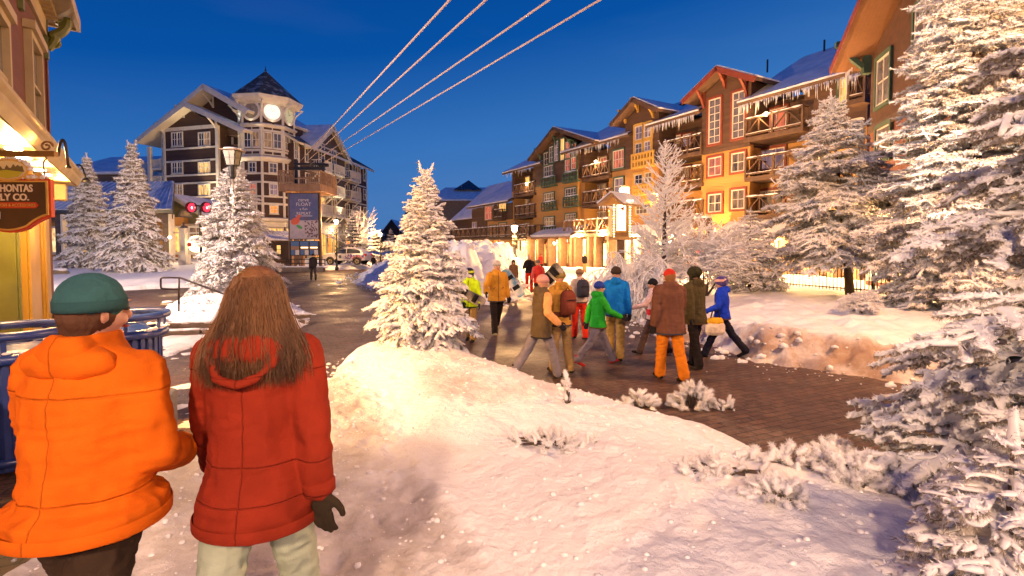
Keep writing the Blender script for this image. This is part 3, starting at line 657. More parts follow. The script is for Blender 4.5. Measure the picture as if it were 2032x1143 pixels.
# snow-bent dwarf pines poking out of the foreground bank
def tuft(e, c, d, L, r, rng, T, NP, ND, NL):
    n = max(3, int(L/.03)); t = np.linspace(0, 1, n)[:, None]; d = d/np.linalg.norm(d)
    P = c + d*L*t + rng.normal(0, .006, (n, 3)); T.append((P, r*(.42+.36*np.sin(np.clip(t[:, 0], .05, .93)*3.14)), .9))
    k = int(L*4200); i = rng.randint(0, n-1, k); j = rng.rand(k)[:, None]; q = P[i]*(1-j)+P[i+1]*j
    dd = rng.normal(size=(k, 3)) + d*1.1; dd /= np.linalg.norm(dd, axis=1)[:, None]; NP.append(q); ND.append(dd); NL.append(r*(.8+.75*rng.rand(k)))
def pine_clump(px, label, seed, n, spreadx, height, L=.13, r=.034, name='snowy_dwarf_pine', lay=None):
    c = on(*px); e = empty(name, c, 0, label, 'shrub', 'dwarf pines buried in the bank'); rng = np.random.RandomState(seed)
    T = []; NP = []; ND = []; NL = []; S = []
    for k in range(int(n*1.7)):
        a = rng.rand()*6.283; q = rng.rand()**.6
        p = np.array((math.cos(a)*spreadx*q, math.sin(a)*spreadx*.6*q, height*(1-q*q)*rng.uniform(.5, 1)))
        if lay is not None: p = np.array((lay[0]*q*rng.choice((-1, 1)) + rng.normal(0, .05), lay[1]*q + rng.normal(0, .05), height*rng.uniform(.2, 1)*(1-.5*q)))
        d = np.array((math.cos(a)*.8, math.sin(a)*.6, .55)) + rng.normal(0, .55, 3)
        tuft(e, p, d, L*rng.uniform(.5, .95), r*rng.uniform(.8, 1.25), rng, T, NP, ND, NL)
        if k % 2 == 0: S.append((np.array([(p[0]*.2, p[1]*.2, -.06), p*(.6, .6, .5), p]), np.array([.012, .010, .008]), 1))
    tubes_mesh('frost_branch', T, M_FROST, e, True, 7); tubes_mesh('stem', S, M_BARK, e)
    needle_mesh('frost_needle', np.concatenate(NP), np.concatenate(ND), np.concatenate(NL), .0028, M_FROST, e, rng)
    # a few green needles on the lee side
    q = np.concatenate(NP); s = rng.choice(len(q), len(q)//5); dn = np.concatenate(ND)[s]; dn[:, 2] = -np.abs(dn[:, 2]); needle_mesh('needle', q[s], dn, np.full(len(s), r*1.45), .0016, M_NEEDLE, e, rng)
    return e
pine_clump((1126, 800), 'upright snowy pine shoot standing on the far edge of the bank', 51, 9, .045, .30, .10, .028)
pine_clump((1270, 806), 'round snowy pine clump left of the larger one at the bank edge', 52, 26, .20, .17)
pine_clump((1375, 806), 'largest snowy pine clump at the bank edge by the paving', 53, 46, .26, .27, .15, .038)
pine_clump((1440, 812), 'small drooping pine sprig with green tips right of the largest clump', 54, 10, .14, .08, .13, .026)
if 0: pine_clump((1180, 800), 'flat snowed twig with fine hanging needles left of the clumps', 55, 8, .2, .04, .10, .02, lay=(.22, .02))
pine_clump((1590, 930), 'sprawling snowy pine branches along the right bank edge', 56, 34, .34, .10, .14, .034, lay=(.42, .1))
pine_clump((1650, 905), 'raised snowy pine tip overhanging the paving at the right', 57, 20, .17, .14, .14, .032)
pine_clump((1430, 930), 'half buried pine sprays in the middle of the right bank', 58, 22, .34, .02, .10, .024)
pine_clump((1100, 880), 'half buried pine mat with dark gaps on the bank crest', 59, 34, .40, .03, .11, .026)
pine_clump((1540, 985), 'plump snowy pine cushion near the right bank edge', 60, 24, .17, .07, .12, .03)
pine_clump((1690, 960), 'hanging snowy pine bough beside the huge spruce', 61, 26, .16, .16, .15, .034)
if 0: pine_clump((1255, 880), 'faint pine sprig buried in snow between the two bank mats', 62, 12, .2, .03, .10, .024, lay=(.2, .1))

conifer((2.36, 2.34, gz(2.36, 2.34)-.05), .78, .58, 'young snow laden spruce crouching under the lowest boughs of the huge spruce', 71, whorl=.12, nb=8, thick=.036, clear=.04, droop=.35, twig_gap=.085, twig_len=.46, step=.04, nlen=.03, ndl=1.6, sq=.5, fluff=.5, fl_len=.012, sides=6, name='snowy_spruce')
# ------------------------------------------------------------------ buildings
def fb(mb, name, m, e, F, **k):
    o = mb.build(name, m, e, **k); o.location = F.o - e.location; o.rotation_euler = (0, 0, F.rz); return o
GL = {}
LIT = [lit_glass('lit_amber', (1, .50, .12), 1.5), lit_glass('lit_pale', (1, .66, .30), 1.5, (.35, .16, .05)), lit_glass('lit_red', (.75, .16, .07), .9, (.25, .06, .05)),
       lit_glass('lit_dim', (.55, .26, .10), .55, (.06, .035, .03)), lit_glass('lit_pink', (.50, .28, .30), .55, (.16, .09, .12)), lit_glass('lit_orange', (1, .33, .06), 1.5, (.5, .12, .02))]
AMB, PALE, REDL, DIM, PINK, ORA = LIT
SHOP = [shop_glass('shop_glow_%s' % n, s, k*3.7) for k, (n, s) in enumerate((('a', 3.0), ('b', 2.4), ('c', 3.6)))]
def win(e, F, r, gm, fm, nx=1, ny=2, y=0.0, fw=.09, mw=.045, proud=.07, name='window', label=None, sill=True, head=0):
    s0, s1, z0, z1 = r; mb = MB(); p = proud
    mb.box(s0, s1, y-p, y, z1-fw, z1); mb.box(s0, s1, y-p, y, z0, z0+fw)
    mb.box(s0, s0+fw, y-p, y, z0+fw, z1-fw); mb.box(s1-fw, s1, y-p, y, z0+fw, z1-fw)
    for i in range(1, nx):
        x = s0 + (s1-s0)*i/nx; mb.box(x-mw/2, x+mw/2, y-p*.75, y, z0+fw, z1-fw)
    for i in range(1, ny):
        z = z0 + (z1-z0)*i/ny; mb.box(s0+fw, s1-fw, y-p*.7, y, z-mw/2, z+mw/2)
    if sill: mb.box(s0-.05, s1+.05, y-p-.06, y, z0-.07, z0-.003)
    if head: mb.box(s0-.06, s1+.06, y-p-.05, y, z1+.003, z1+head)
    o = fb(mb, name, fm, e, F)
    if label: o['label'] = label
    g = MB(); g.box(s0+fw*.6, s1-fw*.6, y-.02, y-.012, z0+fw*.6, z1-fw*.6); g.build('pane', gm, o)
    return o
def bands(e, F, s0, s1, zs, m, h=.16, y=0.0, proud=.06, name='trim_band'):
    mb = MB()
    for z in zs: mb.box(s0, s1, y-proud, y, z-h/2, z+h/2)
    return fb(mb, name, m, e, F)
def gable_roof(e, F, L, A, Rr, y0, y1, rm, tm, th=.22, snow=.07, sm=None, barge=.34, name='roof', soffit=None):
    """L, A, Rr = (s, z) of the left foot, apex and right foot of the top surface"""
    def pt(p, y): return Vector((p[0], y, p[1]))
    mb = MB(); sb = MB(); bb = MB()
    for a, b in ((L, A), (A, Rr)):
        mb.slab([pt(a, y0), pt(b, y0), pt(b, y1), pt(a, y1)], th)
        n = Vector((-(b[1]-a[1]), 0, b[0]-a[0])).normalized()
        if n.z < 0: n = -n
        off = n*(snow+.012)
        sb.slab([pt(a, y0+.04)+off, pt(b, y0+.04)+off, pt(b, y1)+off, pt(a, y1)+off], snow)
        d = (Vector((b[0], 0, b[1]))-Vector((a[0], 0, a[1])))
        lo = -n*barge
        bb.add([pt(a, y0-.06), pt(b, y0-.06), pt(b, y0-.06)+lo, pt(a, y0-.06)+lo, pt(a, y0-.005), pt(b, y0-.005), pt(b, y0-.005)+lo, pt(a, y0-.005)+lo],
               [(0, 3, 2, 1), (4, 5, 6, 7), (0, 1, 5, 4), (3, 7, 6, 2), (0, 4, 7, 3), (1, 2, 6, 5)])
    r = fb(mb, name, soffit or tm, e, F); sb.build('snow', rm, r); bb.build('barge_board', tm, r); return r
def shed_roof(e, F, s0, s1, ye, ze, yr, zr, m, rm, th=.2, snow=.09, name='roof', fascia=True):
    mb = MB(); mb.slab([(s0, ye, ze), (s1, ye, ze), (s1, yr, zr), (s0, yr, zr)], th); r = fb(mb, name, m, e, F)
    sb = MB(); n = snow + .012
    k = max(2, int((s1-s0)/.5)); rnd = random.Random(int(s0*7)); P = []; Fc = []
    js = 5
    for i in range(k+1):
        for j in range(js+1):
            s = s0+(s1-s0)*i/k; t = j/js; o = -.05*(j == 0)*rnd.random()
            P.append((s, ye+(yr-ye)*t+o, ze+(zr-ze)*t + n + (rnd.random()-.3)*.05*(1 if 0 < j < js else .6)))
    Fc = [(i*(js+1)+j, (i+1)*(js+1)+j, (i+1)*(js+1)+j+1, i*(js+1)+j+1) for i in range(k) for j in range(js)]
    b0 = len(P)
    for i in range(k+1): P.append((s0+(s1-s0)*i/k, ye-.01, ze+.012))
    Fc += [(b0+i, b0+i+1, (i+1)*(js+1), i*(js+1)) for i in range(k)]
    sb.add(P, Fc); sb.build('snow', rm, r, smooth=False); return r
def icicles(e, F, s0, s1, y, z, seed, n=90, L=.55, z1=None):
    L *= .62
    mb = MB(); rnd = random.Random(seed)
    for i in range(n):
        s = rnd.uniform(s0, s1); zz = z if z1 is None else z + (z1-z)*(s-s0)/(s1-s0)
        l = L*rnd.random()**2.2*(1.0 if rnd.random() < .8 else 1.7)+.06; r = .014+.022*l
        mb.tube([(s, y, zz+.02), (s+rnd.uniform(-.01, .01), y, zz-l*.55), (s+rnd.uniform(-.02, .02), y, zz-l)], [r, r*.55, .004], 5)
    o = fb(mb, 'icicle_fringe', M_ICE, e, F, smooth=True); o['kind'] = 'stuff'; return o
def railing(e, F, s0, s1, z0, h, y, m, ends=(True, True), depth=1.2, snow=True, diag=None, slab=True, name='balcony', bay=1.1, cross=True):
    """timber balcony front with X-braces, returns and a snow cap"""
    mb = MB(); W = s1-s0; nb = max(1, round(W/bay))
    if slab: mb.box(s0-.05, s1+.05, y-.06, y+depth, z0-.28, z0-.02)
    mb.box(s0, s1, y-.05, y+.05, z0+h-.1, z0+h); mb.box(s0, s1, y-.04, y+.04, z0+.1, z0+.2)
    for i in range(nb+1):
        x = s0+W*i/nb; mb.box(x-.06, x+.06, y-.063, y+.063, z0-.2, z0+h+.004)
    for side, x in ((ends[0], s0), (ends[1], s1)):
        if side:
            mb.box(x-.045, x+.045, y+.06, y+depth, z0+h-.09, z0+h-.01); mb.box(x-.035, x+.035, y+.06, y+depth, z0+.11, z0+.19)
            for k in range(1, 4): mb.box(x-.025, x+.025, y+depth*k/4-.025, y+depth*k/4+.025, z0+.19, z0+h-.09)
    o = fb(mb, name, m, e, F); db = MB()
    for i in range(nb):
        a = s0+W*i/nb+.06; b = s0+W*(i+1)/nb-.06
        if cross:
            c = (a+b)/2
            db.beam((a, y, z0+.2), (c, y, z0+h-.1), .05, .075, (0, 1, 0)); db.beam((b, y, z0+.2), (c, y, z0+h-.1), .05, .07, (0, 1, 0)); db.box(c-.03, c+.03, y-.02, y+.02, z0+.2, z0+h-.1)
        else:
            k = max(2, int((b-a)/.12))
            for j in range(1, k): db.box(a+(b-a)*j/k-.018, a+(b-a)*j/k+.018, y-.02, y+.02, z0+.2, z0+h-.1)
    db.build('brace', diag or m, o)
    if snow:
        sb = MB(); rnd = random.Random(int(s0*31+z0*7)); x = s0
        while x < s1-.1:
            l = min(s1-x, rnd.uniform(.3, .9)); hh = rnd.uniform(.03, .075); sb.ball((x+l/2, y, z0+h+.012), l*.56, 10, 5, sz=hh/(l*.56), sy=.07/(l*.56)*1.1); x += l*rnd.uniform(.8, 1.15)
        sb.box(s0, s1, y-.05, y-.02, z0+.2, z0+.225)
        sb.build('snow', M_SNOW, o, smooth=True)
    return o

# ================= clock tower hotel
F1 = Frame(at(430, 500, 58).x, 58, .962, -.274); F2 = Frame(at(580, 500, 58).x, 58, .113, .994)
HT = empty('hotel_building', F1.o, 0, 'dark brown hotel with cream trim and an octagonal clock tower across the plaza', 'building')
zf = lambda v, u=380, d=0: F1.pix(u, v, d)[1]
sL, sR = F1.pix(327, 350)[0], F1.pix(434, 350)[0]
sA, zA = F1.pix(365, 212); zsh = zf(253)
mb = MB(); mb.prism_y([(sL, 0), (sR, 0), (sR, zsh+.2), (sA, F1.pix(365, 216)[1]), (sL, zsh+.6)], 0, 9); fb(mb, 'wall', M_BROWNP, HT, F1)
bands(HT, F1, sL, sR, [zf(254)], M_WHITEP, .42, name='frieze'); bands(HT, F1, sL, sR, [zf(294), zf(319), zf(347.5), zf(363.5), zf(391.5)], M_WHITEP, .2)
mb = MB(); mb.box(sL-.05, sL+.24, -.09, .2, 0, zsh); mb.box(sR-.3, sR+.1, -.09, .2, 0, zsh); fb(mb, 'corner_board', M_WHITEP, HT, F1)
for (v0, v1, g) in ((262, 291, (M_DGLASS, M_DGLASS)), (321, 345, (M_DGLASS, AMB)), (365, 389, (DIM, AMB))):
    for k, (a, b) in enumerate(((341, 364), (394, 418))):
        s0, s1, z0, z1 = F1.rect(a, v0, b, v1); m_ = (s0+s1)/2
        for q, (x0, x1) in enumerate(((s0, m_+.04), (m_-.04, s1))):
            gg = g[k]; 
            if v0 == 262 and k == 1 and q == 1: gg = DIM
            win(HT, F1, (x0, x1, z0, z1), gg, M_WHITEP, 2, 2, y=-.02 if q else 0, fw=.13, mw=.05, proud=.1)
# recessed bay between front and tower
sB = F1.pix(489, 350, 2)[0]
mb = MB(); mb.box(sR, sB+1.5, 2, 6, 0, zsh+1.2); fb(mb, 'recess_wall', M_BROWNP, HT, F1)
bands(HT, F1, sR, sB+.5, [zf(v) for v in (254, 294, 319, 347.5, 363.5, 391.5)], M_WHITEP, .18, y=2)
mb = MB(); c_ = F1.pix(462, 300, 2)[0]; mb.box(c_-.15, c_+.15, 1.9, 2.02, 0, zsh+.5); fb(mb, 'pilaster', M_WHITEP, HT, F1)
# big gable behind
A_ = F1.pix(402, 167, -1.0); L_ = F1.pix(265, 280, -1.0); q_ = (F1.pix(492, 225, -1.0)[0]-A_[0])/(A_[0]-L_[0]); Rr_ = (A_[0]+(A_[0]-L_[0])*q_, A_[1]-(A_[1]-L_[1])*q_)
mb = MB(); mb.prism_y([(L_[0]+1.9, L_[1]+.4), (Rr_[0]-.1, L_[1]+.4), (Rr_[0]-.1, Rr_[1]-.2), (A_[0], A_[1]-.3)], 1.2, 8); mb.box(sL+.5, Rr_[0]-1.2, 2.05, 11, 0, L_[1]+.6); fb(mb, 'gable_wall', M_BROWNP, HT, F1)
M_SHING = noisy('snowy_shingle', (.045, .045, .05), (.42, .44, .48), 1.4, .8, .4, 8, 20, lo=.5, hi=.8)
M_CREAMS = mat('cream_soffit', (.62, .55, .42), .6)
gable_roof(HT, F1, L_, A_, Rr_, -1.0, 12, M_ROOFSNOW, M_WHITEP, .25, .08, barge=.5, soffit=M_CREAMS)
A2 = F1.pix(365, 203, -1.35); R2 = F1.pix(484, 257, -1.35); k_ = (A2[1]-R2[1])/(R2[0]-A2[0]); L2 = (F1.pix(300, 250, -1.35)[0], 0); L2 = (L2[0], A2[1]-k_*1.15*(A2[0]-L2[0]))
gable_roof(HT, F1, L2, A2, R2, -1.35, 3, M_ROOFSNOW, M_WHITEP, .25, .08, barge=.45, soffit=M_CREAMS)
def bracket(e, F, s, y0, y1, z, m, drop=1.3, w=.16, name='eave_bracket'):
    mb = MB(); mb.box(s-w/2, s+w/2, y1-.14, y1, z-drop, z); mb.box(s-w/2, s+w/2, y0, y1, z-.14, z)
    a = [Vector((s, y1-.05, z-drop+.1)), Vector((s, y1+(y0-y1)*.25, z-drop*.62)), Vector((s, y1+(y0-y1)*.6, z-drop*.3)), Vector((s, y0+.1, z-.1))]
    for p, q in zip(a, a[1:]): mb.beam(p, q, w*.8, .16, (1, 0, 0))
    return fb(mb, name, m, e, F)
for s, z in ((sL+.1, zf(243)), (sA, F1.pix(365, 222)[1]+.5), (sR-.2, zf(244)+.2)): bracket(HT, F1, s, -1.2, 0, z, M_WHITEP, 1.2)
for u, v in ((410, 182), (478, 222)): s, z = F1.pix(u, v, .3); bracket(HT, F1, s, -.9, 1.2, z, M_WHITEP, 1.6)
# side porch with stacked balconies
s0, s1 = F1.pix(293, 350)[0], F1.pix(299, 350)[0]
mb = MB(); mb.box(s0, s1-.05, 0, .35, 0, zf(285)); mb.box(s0, s1-.05, 3.5, 3.85, 0, zf(285)); fb(mb, 'porch_column', M_WHITEP, HT, F1)
mb = MB(); p0 = F1.pix(316, 350)[0]; mb.box(p0, sL-.06, .4, 9, 0, zsh-.3); fb(mb, 'porch_wall', M_WHITEP, HT, F1)
for v0, v1 in ((267, 290), (296, 312), (322, 345), (365, 388)): win(HT, F1, (p0+.08, sL-.1, zf(v1), zf(v0)), M_DGLASS, M_WHITEP, 1, 2, y=.39, fw=.1)
for v in (328, 362, 395, 425): railing(HT, F1, s0, p0, zf(v), 1.0, .2, M_WHITEP, depth=3.4, snow=False, cross=False, bay=1.6)

# octagonal tower
TC = at(534, 500, 59.2); TC.z = 0; vd = (Vector((0, 0, 0)) - TC).normalized(); AP = 2.72; TW = 2*AP*math.tan(R(22.5))
zt = lambda v: at(536, v, 56.5).z
va = math.atan2(vd.y, vd.x)
FACE = []
for k, a in enumerate((-78, -33, 12, 57, 102, 147, 192, 237)):
    an = va + R(a)                      # + = to the right in the picture
    n = Vector((math.cos(an), math.sin(an), 0)); c = TC + n*AP
    FACE.append(Frame(c.x, c.y, -n.y, n.x))
def octo(r_ap, z0, z1, r2=None, z_off=0):
    R0 = r_ap/math.cos(R(22.5)); R1 = (r2 or r_ap)/math.cos(R(22.5)); a0 = va + R(12+22.5)
    return [(R0, z0), (R1, z1)], a0
def octring(prof, name, m, parent=HT):
    mb = MB(); mb.lathe([(r/math.cos(R(22.5)), z) for r, z in prof], 8, (0, 0, 0), va+R(12+22.5)); o = mb.build(name, m, parent)
    if parent is HT: o.location = TC - HT.location
    return o
octring([(AP, 0), (AP, zt(200))], 'tower_wall', M_BROWNP)
octring([(AP+.02, zt(440)), (AP+.5, zt(438)), (AP+.55, zt(433)), (AP+.1, zt(431))], 'tower_cornice', M_WHITEP)
octring([(AP+.02, zt(320)), (AP+.28, zt(316)), (AP+.42, zt(313)), (AP+.42, zt(311)), (AP+.05, zt(308))], 'tower_cornice', M_WHITEP)
octring([(AP+.02, zt(252)), (AP+.34, zt(248)), (AP+.34, zt(246)), (AP+.02, zt(243))], 'tower_cornice', M_WHITEP)
for v, h in ((344, .1), (361, .1), (389.5, .1), (404, .12), (297, .07), (258.5, .09)):
    octring([(AP+.01, zt(v)-h), (AP+.07, zt(v)-h), (AP+.07, zt(v)+h), (AP+.01, zt(v)+h)], 'tower_band', M_WHITEP)
octring([(AP+.02, zt(206)), (AP+.5, zt(202)), (AP+.85, zt(197)), (AP+.95, zt(194)), (AP+1.0, zt(190)), (AP+.6, zt(188))], 'tower_eave', M_WHITEP)
ztc = lambda v: at(528, v, 59.2).z
tr = octring([(AP+.94, zt(189.5)), (AP*.72, (zt(189.5)*.55+ztc(140)*.45)), (.1, ztc(142)), (.03, ztc(140))], 'tower_roof', M_SHING)
mb = MB(); mb.lathe([(.06, ztc(141)), (.14, ztc(139.5)), (.05, ztc(138)), (.03, ztc(132)), (.01, ztc(131))], 10); mb.build('finial', M_BLACKM, tr)
M_CLOCK = mat('clock_light', (.3, .29, .26), .5, emit=(1, .93, .76), es=.85); M_CLOCKD = noisy('clock_dim', (.32, .28, .22), (.24, .20, .16), 2, .5)
M_CLOCKY = mat('clock_yellow', (.3, .28, .18), .5, emit=(.9, .78, .42), es=.32)
for k in range(8):
    F = FACE[k]; hw = TW/2
    mb = MB(); mb.box(-hw-.1, -hw+.12, -.07, .1, zt(440), zt(205)); mb.box(hw-.12, hw+.1, -.07, .1, zt(440), zt(205)); fb(mb, 'tower_pilaster', M_WHITEP, HT, F)
    zc = zt(219.5); rc = .86
    mb = MB(); n = 28
    for r0, r1, y in ((rc, rc+.26, -.12),):
        vs = []; 
        for i in range(n):
            t = 2*math.pi*i/n
            for rr, yy in ((r0, y), (r1, y), (r1, 0), (r0, 0)): vs.append((rr*math.cos(t), yy, zc+rr*math.sin(t)))
        mb.add(vs, [(4*i+j, 4*((i+1) % n)+j, 4*((i+1) % n)+(j+1) % 4, 4*i+(j+1) % 4) for i in range(n) for j in range(4)])
    mb.prism_y([(-.12, zc+rc+.16), (.12, zc+rc+.16), (.17, zc+rc+.5), (-.17, zc+rc+.5)], -.17, -.01)
    ck = fb(mb, 'clock', M_WHITEP, HT, F)
    mb = MB(); mb.prism_y([((rc+.03)*math.cos(2*math.pi*i/n), zc+(rc+.03)*math.sin(2*math.pi*i/n)) for i in range(n)], -.06, -.02)
    mb.build('clock_face', {0: M_CLOCK, 2: M_CLOCK, 3: M_CLOCKY}.get(k, M_CLOCKD), ck)
    mb = MB(); 
    for h in range(12):
        t = R(30*h); mb.beam((.66*math.sin(t), -.075, zc+.66*math.cos(t)), (.76*math.sin(t), -.075, zc+.76*math.cos(t)), .02, .03, (0, 1, 0))
    mb.beam((0, -.08, zc), (.30, -.08, zc+.24), .02, .03, (0, 1, 0)); mb.beam((0, -.08, zc), (-.1, -.08, zc+.55), .02, .022, (0, 1, 0)); mb.build('clock_hand', mat('clock_grey', (.10, .09, .08), .5), ck)
    g1 = {0: DIM, 1: M_DGLASS, 2: DIM, 3: M_BLIND}.get(k, M_DGLASS)
    for j, (x0, x1) in enumerate(((-hw+.16, -.04), (.04, hw-.16))):
        g = g1 if (k, j) != (2, 1) else M_BLIND
        if (k, j) == (1, 1): g = DIM
        win(HT, F, (x0, x1, zt(293), zt(261)), g, M_WHITEP, 2, 2, y=-.02, fw=.11, mw=.045, proud=.1)
    win(HT, F, (-hw+.16, hw-.16, zt(307), zt(298.5)), M_BROWNP, M_WHITEP, 2, 1, fw=.09, mw=.1, proud=.05, name='panel', sill=False)
    win(HT, F, (-hw+.16, hw-.16, zt(257.5), zt(250.5)), M_BROWNP, M_WHITEP, 2, 1, fw=.07, mw=.1, proud=.05, name='panel', sill=False)
    for v0, v1, gs in ((321, 343, {1: M_DGLASS, 2: M_BLIND}), (363, 387, {1: REDL, 2: PINK}), (406, 424, {2: ORA, 1: DIM})):
        win(HT, F, (-.48, .48, zt(v1), zt(v0)), gs.get(k, M_DGLASS), M_WHITEP, 2, 2, y=-.01, fw=.13, mw=.05, proud=.1)
    if k < 5:
        win(HT, F, (-hw+.1, hw-.1, zt(479), zt(451)), AMB, M_CREAMS, 3, 3, y=-.02, fw=.14, mw=.06, proud=.1, name='shop_window')
        bracket(HT, F, -hw, -1.05, 0, zt(201), M_WHITEP, 1.3, .18)
octring([(AP+.03, 0), (AP+.03, .9), (AP+.08, .9), (AP+.08, zt(481)-.02)], 'tower_base', M_CREAMS)
octring([(AP+.015, zt(450)), (AP+.04, zt(450)), (AP+.04, zt(440.5)), (AP+.015, zt(440.5))], 'tower_frieze', M_WHITEP)

# wing going back along the street
wz = F2.pix(700, 324, -.6)[1]; sE = F2.pix(728, 400)[0]
M_TAUPE = siding('taupe_siding', (.085, .062, .05), (.12, .09, .075), .2)
mb = MB(); mb.box(.5, sE, 0, 9, 0, wz-.1); fb(mb, 'wing_wall', M_BROWNP, HT, F2)
gA = F2.pix(662, 248, -1.0); gL = F2.pix(618, 291, -1.0); gR = F2.pix(699, 322, -1.0)
zg = min(gL[1], gR[1]); kk = (gA[1]-gR[1])/(gR[0]-gA[0]); gL = (gA[0]-(gA[1]-gR[1])/kk, gR[1])
mb = MB(); mb.prism_y([(gL[0]+.9, 0), (gR[0]-.9, 0), (gR[0]-.9, gR[1]+.3), (gA[0], gA[1]-.4), (gL[0]+.9, gR[1]+.3)], -.3, 3); fb(mb, 'wing_gable_wall', M_TAUPE, HT, F2)
gable_roof(HT, F2, gL, gA, gR, -1.0, 5, M_ROOFSNOW, M_WHITEP, .28, .08, barge=.6, soffit=M_CREAMS)
shed_roof(HT, F2, .3, sE+.8, -.9, wz, 4.5, wz+3.1, M_CREAMS, M_SHING, .25, .04)
bands(HT, F2, 1.5, sE+.8, [wz-.12], M_WHITEP, .3, y=-.9, name='fascia'); bands(HT, F2, 1.5, sE, [11.5, 8.75, 5.9], M_WHITEP, .16)
bands(HT, F2, gL[0]+.9, gR[0]-.9, [14.9+.1, 8.75, 11.5], M_WHITEP, .16, y=-.3)
mb = MB(); mb.box(sE-.2, sE+.06, -.06, 9, 0, wz-.2); mb.box(1.6, 1.85, -.07, 0, 0, wz-.3); fb(mb, 'corner_board', M_WHITEP, HT, F2)
def col(u0, u1, zs, gms, y=0.0, nx=2):
    a = F2.pix(u0, 400, y)[0]; b = F2.pix(u1, 400, y)[0]
    for (z0, z1), g in zip(zs, gms): win(HT, F2, (a, b, z0, z1), g, M_WHITEP, nx, 2, y=y, fw=.12, mw=.05, proud=.09)
rows = [(12.4, 14.4), (9.5, 11.2), (6.7, 8.4), (5.0, 5.75)]
BL = (M_BLIND, M_DGLASS, M_DGLASS, DIM)
col(585, 593, rows[:3], (M_BLIND, M_DGLASS, DIM)); col(606, 618, rows[:3], (M_BLIND, M_DGLASS, M_BLIND))
col(633, 645, [(12.3, 15.4), (9.2, 11.3), (6.5, 8.6)], (M_BLIND, M_BLIND, AMB), y=-.3); col(658, 668, [(12.3, 15.2), (9.2, 11.3), (6.5, 8.6)], (M_BLIND, M_BLIND, DIM), y=-.3)
col(685, 693, rows[:3] + [(4.2, 5.6)], BL); col(699, 706, rows[:3], BL); col(709, 715, rows[:3], (M_BLIND, DIM, M_BLIND)); col(721, 726, rows + [(2, 3.6)], (M_DGLASS,)*5, nx=1)
for (u0, u1, yy) in ((639, 659, -.3), (665, 684, -.3), (697, 716, 0)):
    for z in (11.75, 9.0, 6.3): 
        a, b = F2.pix(u0, 400, yy-1.3)[0], F2.pix(u1, 400, yy-1.3)[0]
        bal = railing(HT, F2, a, b, z, 1.15, yy-1.3, M_WHITEP, depth=1.25, snow=False, cross=False, bay=1.5)
        mb = MB()
        for x in (a+.1, b-.1): mb.beam((x, yy-1.1, z-.25), (x, yy-.02, z-1.25), .12, .14, (1, 0, 0))
        mb.build('strut', M_WHITEP, bal)
# street level shop bay of the wing
a, b = F2.pix(622, 480, -.9)[0], F2.pix(672, 480, -.9)[0]
mb = MB(); mb.box(a, b, -.9, -.02, 0, 4.9); mb.box(a-.2, b+.2, -1.2, -.02, 4.9, 5.25); mb.box(b, sE-.3, -.2, -.01, 0, 4.6); fb(mb, 'shop_bay', M_CREAMS, HT, F2)
n_ = 4
for i in range(n_):
    x0 = a+(b-a)*i/n_+.2; x1 = a+(b-a)*(i+1)/n_-.2; win(HT, F2, (x0, x1, .9, 3.9), ORA if i % 2 == 0 else AMB, mat('olive_trim', (.16, .15, .07), .5), 2, 2, y=-.9, name='shop_window')
for i in range(3):
    x0 = b+1+i*2.6; win(HT, F2, (x0, x0+1.6, .9, 3.6), ORA, M_CREAMS, 2, 2, y=-.2, name='shop_window')

# ================= row of lodges on the right
F0 = Frame(6.6, 46, .4926, -.8703)
M_DKBR = siding('dark_brown_shingle', (.060, .030, .018), (.10, .054, .032), .16)
M_OCHRE = siding('ochre_siding', (.40, .205, .055), (.48, .26, .075), .15)
M_REDBR = siding('red_brown_batten', (.16, .052, .03), (.22, .075, .045), .25, axis='X')
M_TIMB = noisy('timber', (.10, .055, .032), (.065, .035, .022), 4, .75, .3); M_TIMBL = noisy('timber_light', (.30, .19, .11), (.22, .13, .08), 4, .75, .3)
M_GREENT = noisy('green_trim', (.05, .10, .065), (.035, .075, .05), 4, .6); M_REDT = noisy('red_trim', (.20, .04, .018), (.15, .03, .014), 4, .6); M_YELT = noisy('yellow_trim', (.62, .38, .07), (.5, .3, .06), 4, .6)
M_SOFFIT = siding('soffit_board', (.19, .08, .028), (.24, .105, .04), .14, axis='Y', bump=.4)
S = lambda u, v=400, d=0: F0.pix(u, v, d)[0]
Z = lambda u, v, d=0: F0.pix(u, v, d)[1]
zb = 8.45
def section(e, u0, u1, ztop, bays, y1=9):
    """main wall plane u0..u1 with recessed bays (u ranges)"""
    up = MB(); lo = MB(); cur = S(u0)
    ed = [(S(a), S(b)) for a, b in bays] + [(S(u1), S(u1))]
    for a, b in ed:
        if a > cur+.02:
            up.box(cur, a, 0, y1, zb, ztop); lo.box(cur, a, 0.02, y1, 3.7, zb)
        if b > a:
            up.box(a, b, 1.5, y1, zb, ztop); lo.box(a, b, 1.52, y1, 3.7, zb)
        cur = b
    up.box(S(u0), S(u1), -.06, -.002, zb-.14, zb+.14) if not bays else None
    fb(up, 'upper_wall', M_DKBR, e, F0); fb(lo, 'lower_wall', M_OCHRE, e, F0)
    bt = MB(); bt.box(S(u0), S(u1), .6, y1, 0, 3.7); fb(bt, 'ground_floor_wall', noisy('ground_wall', (.24, .13, .05), (.17, .09, .035), 2, .7, .3), e, F0)
WF = lambda e, r, g, f, nx=2, ny=2, y=0.0, **k: win(e, F0, F0.rect(*r, d=y), g, M_WHITEP if f is None else f, nx, ny, y=y, **k)
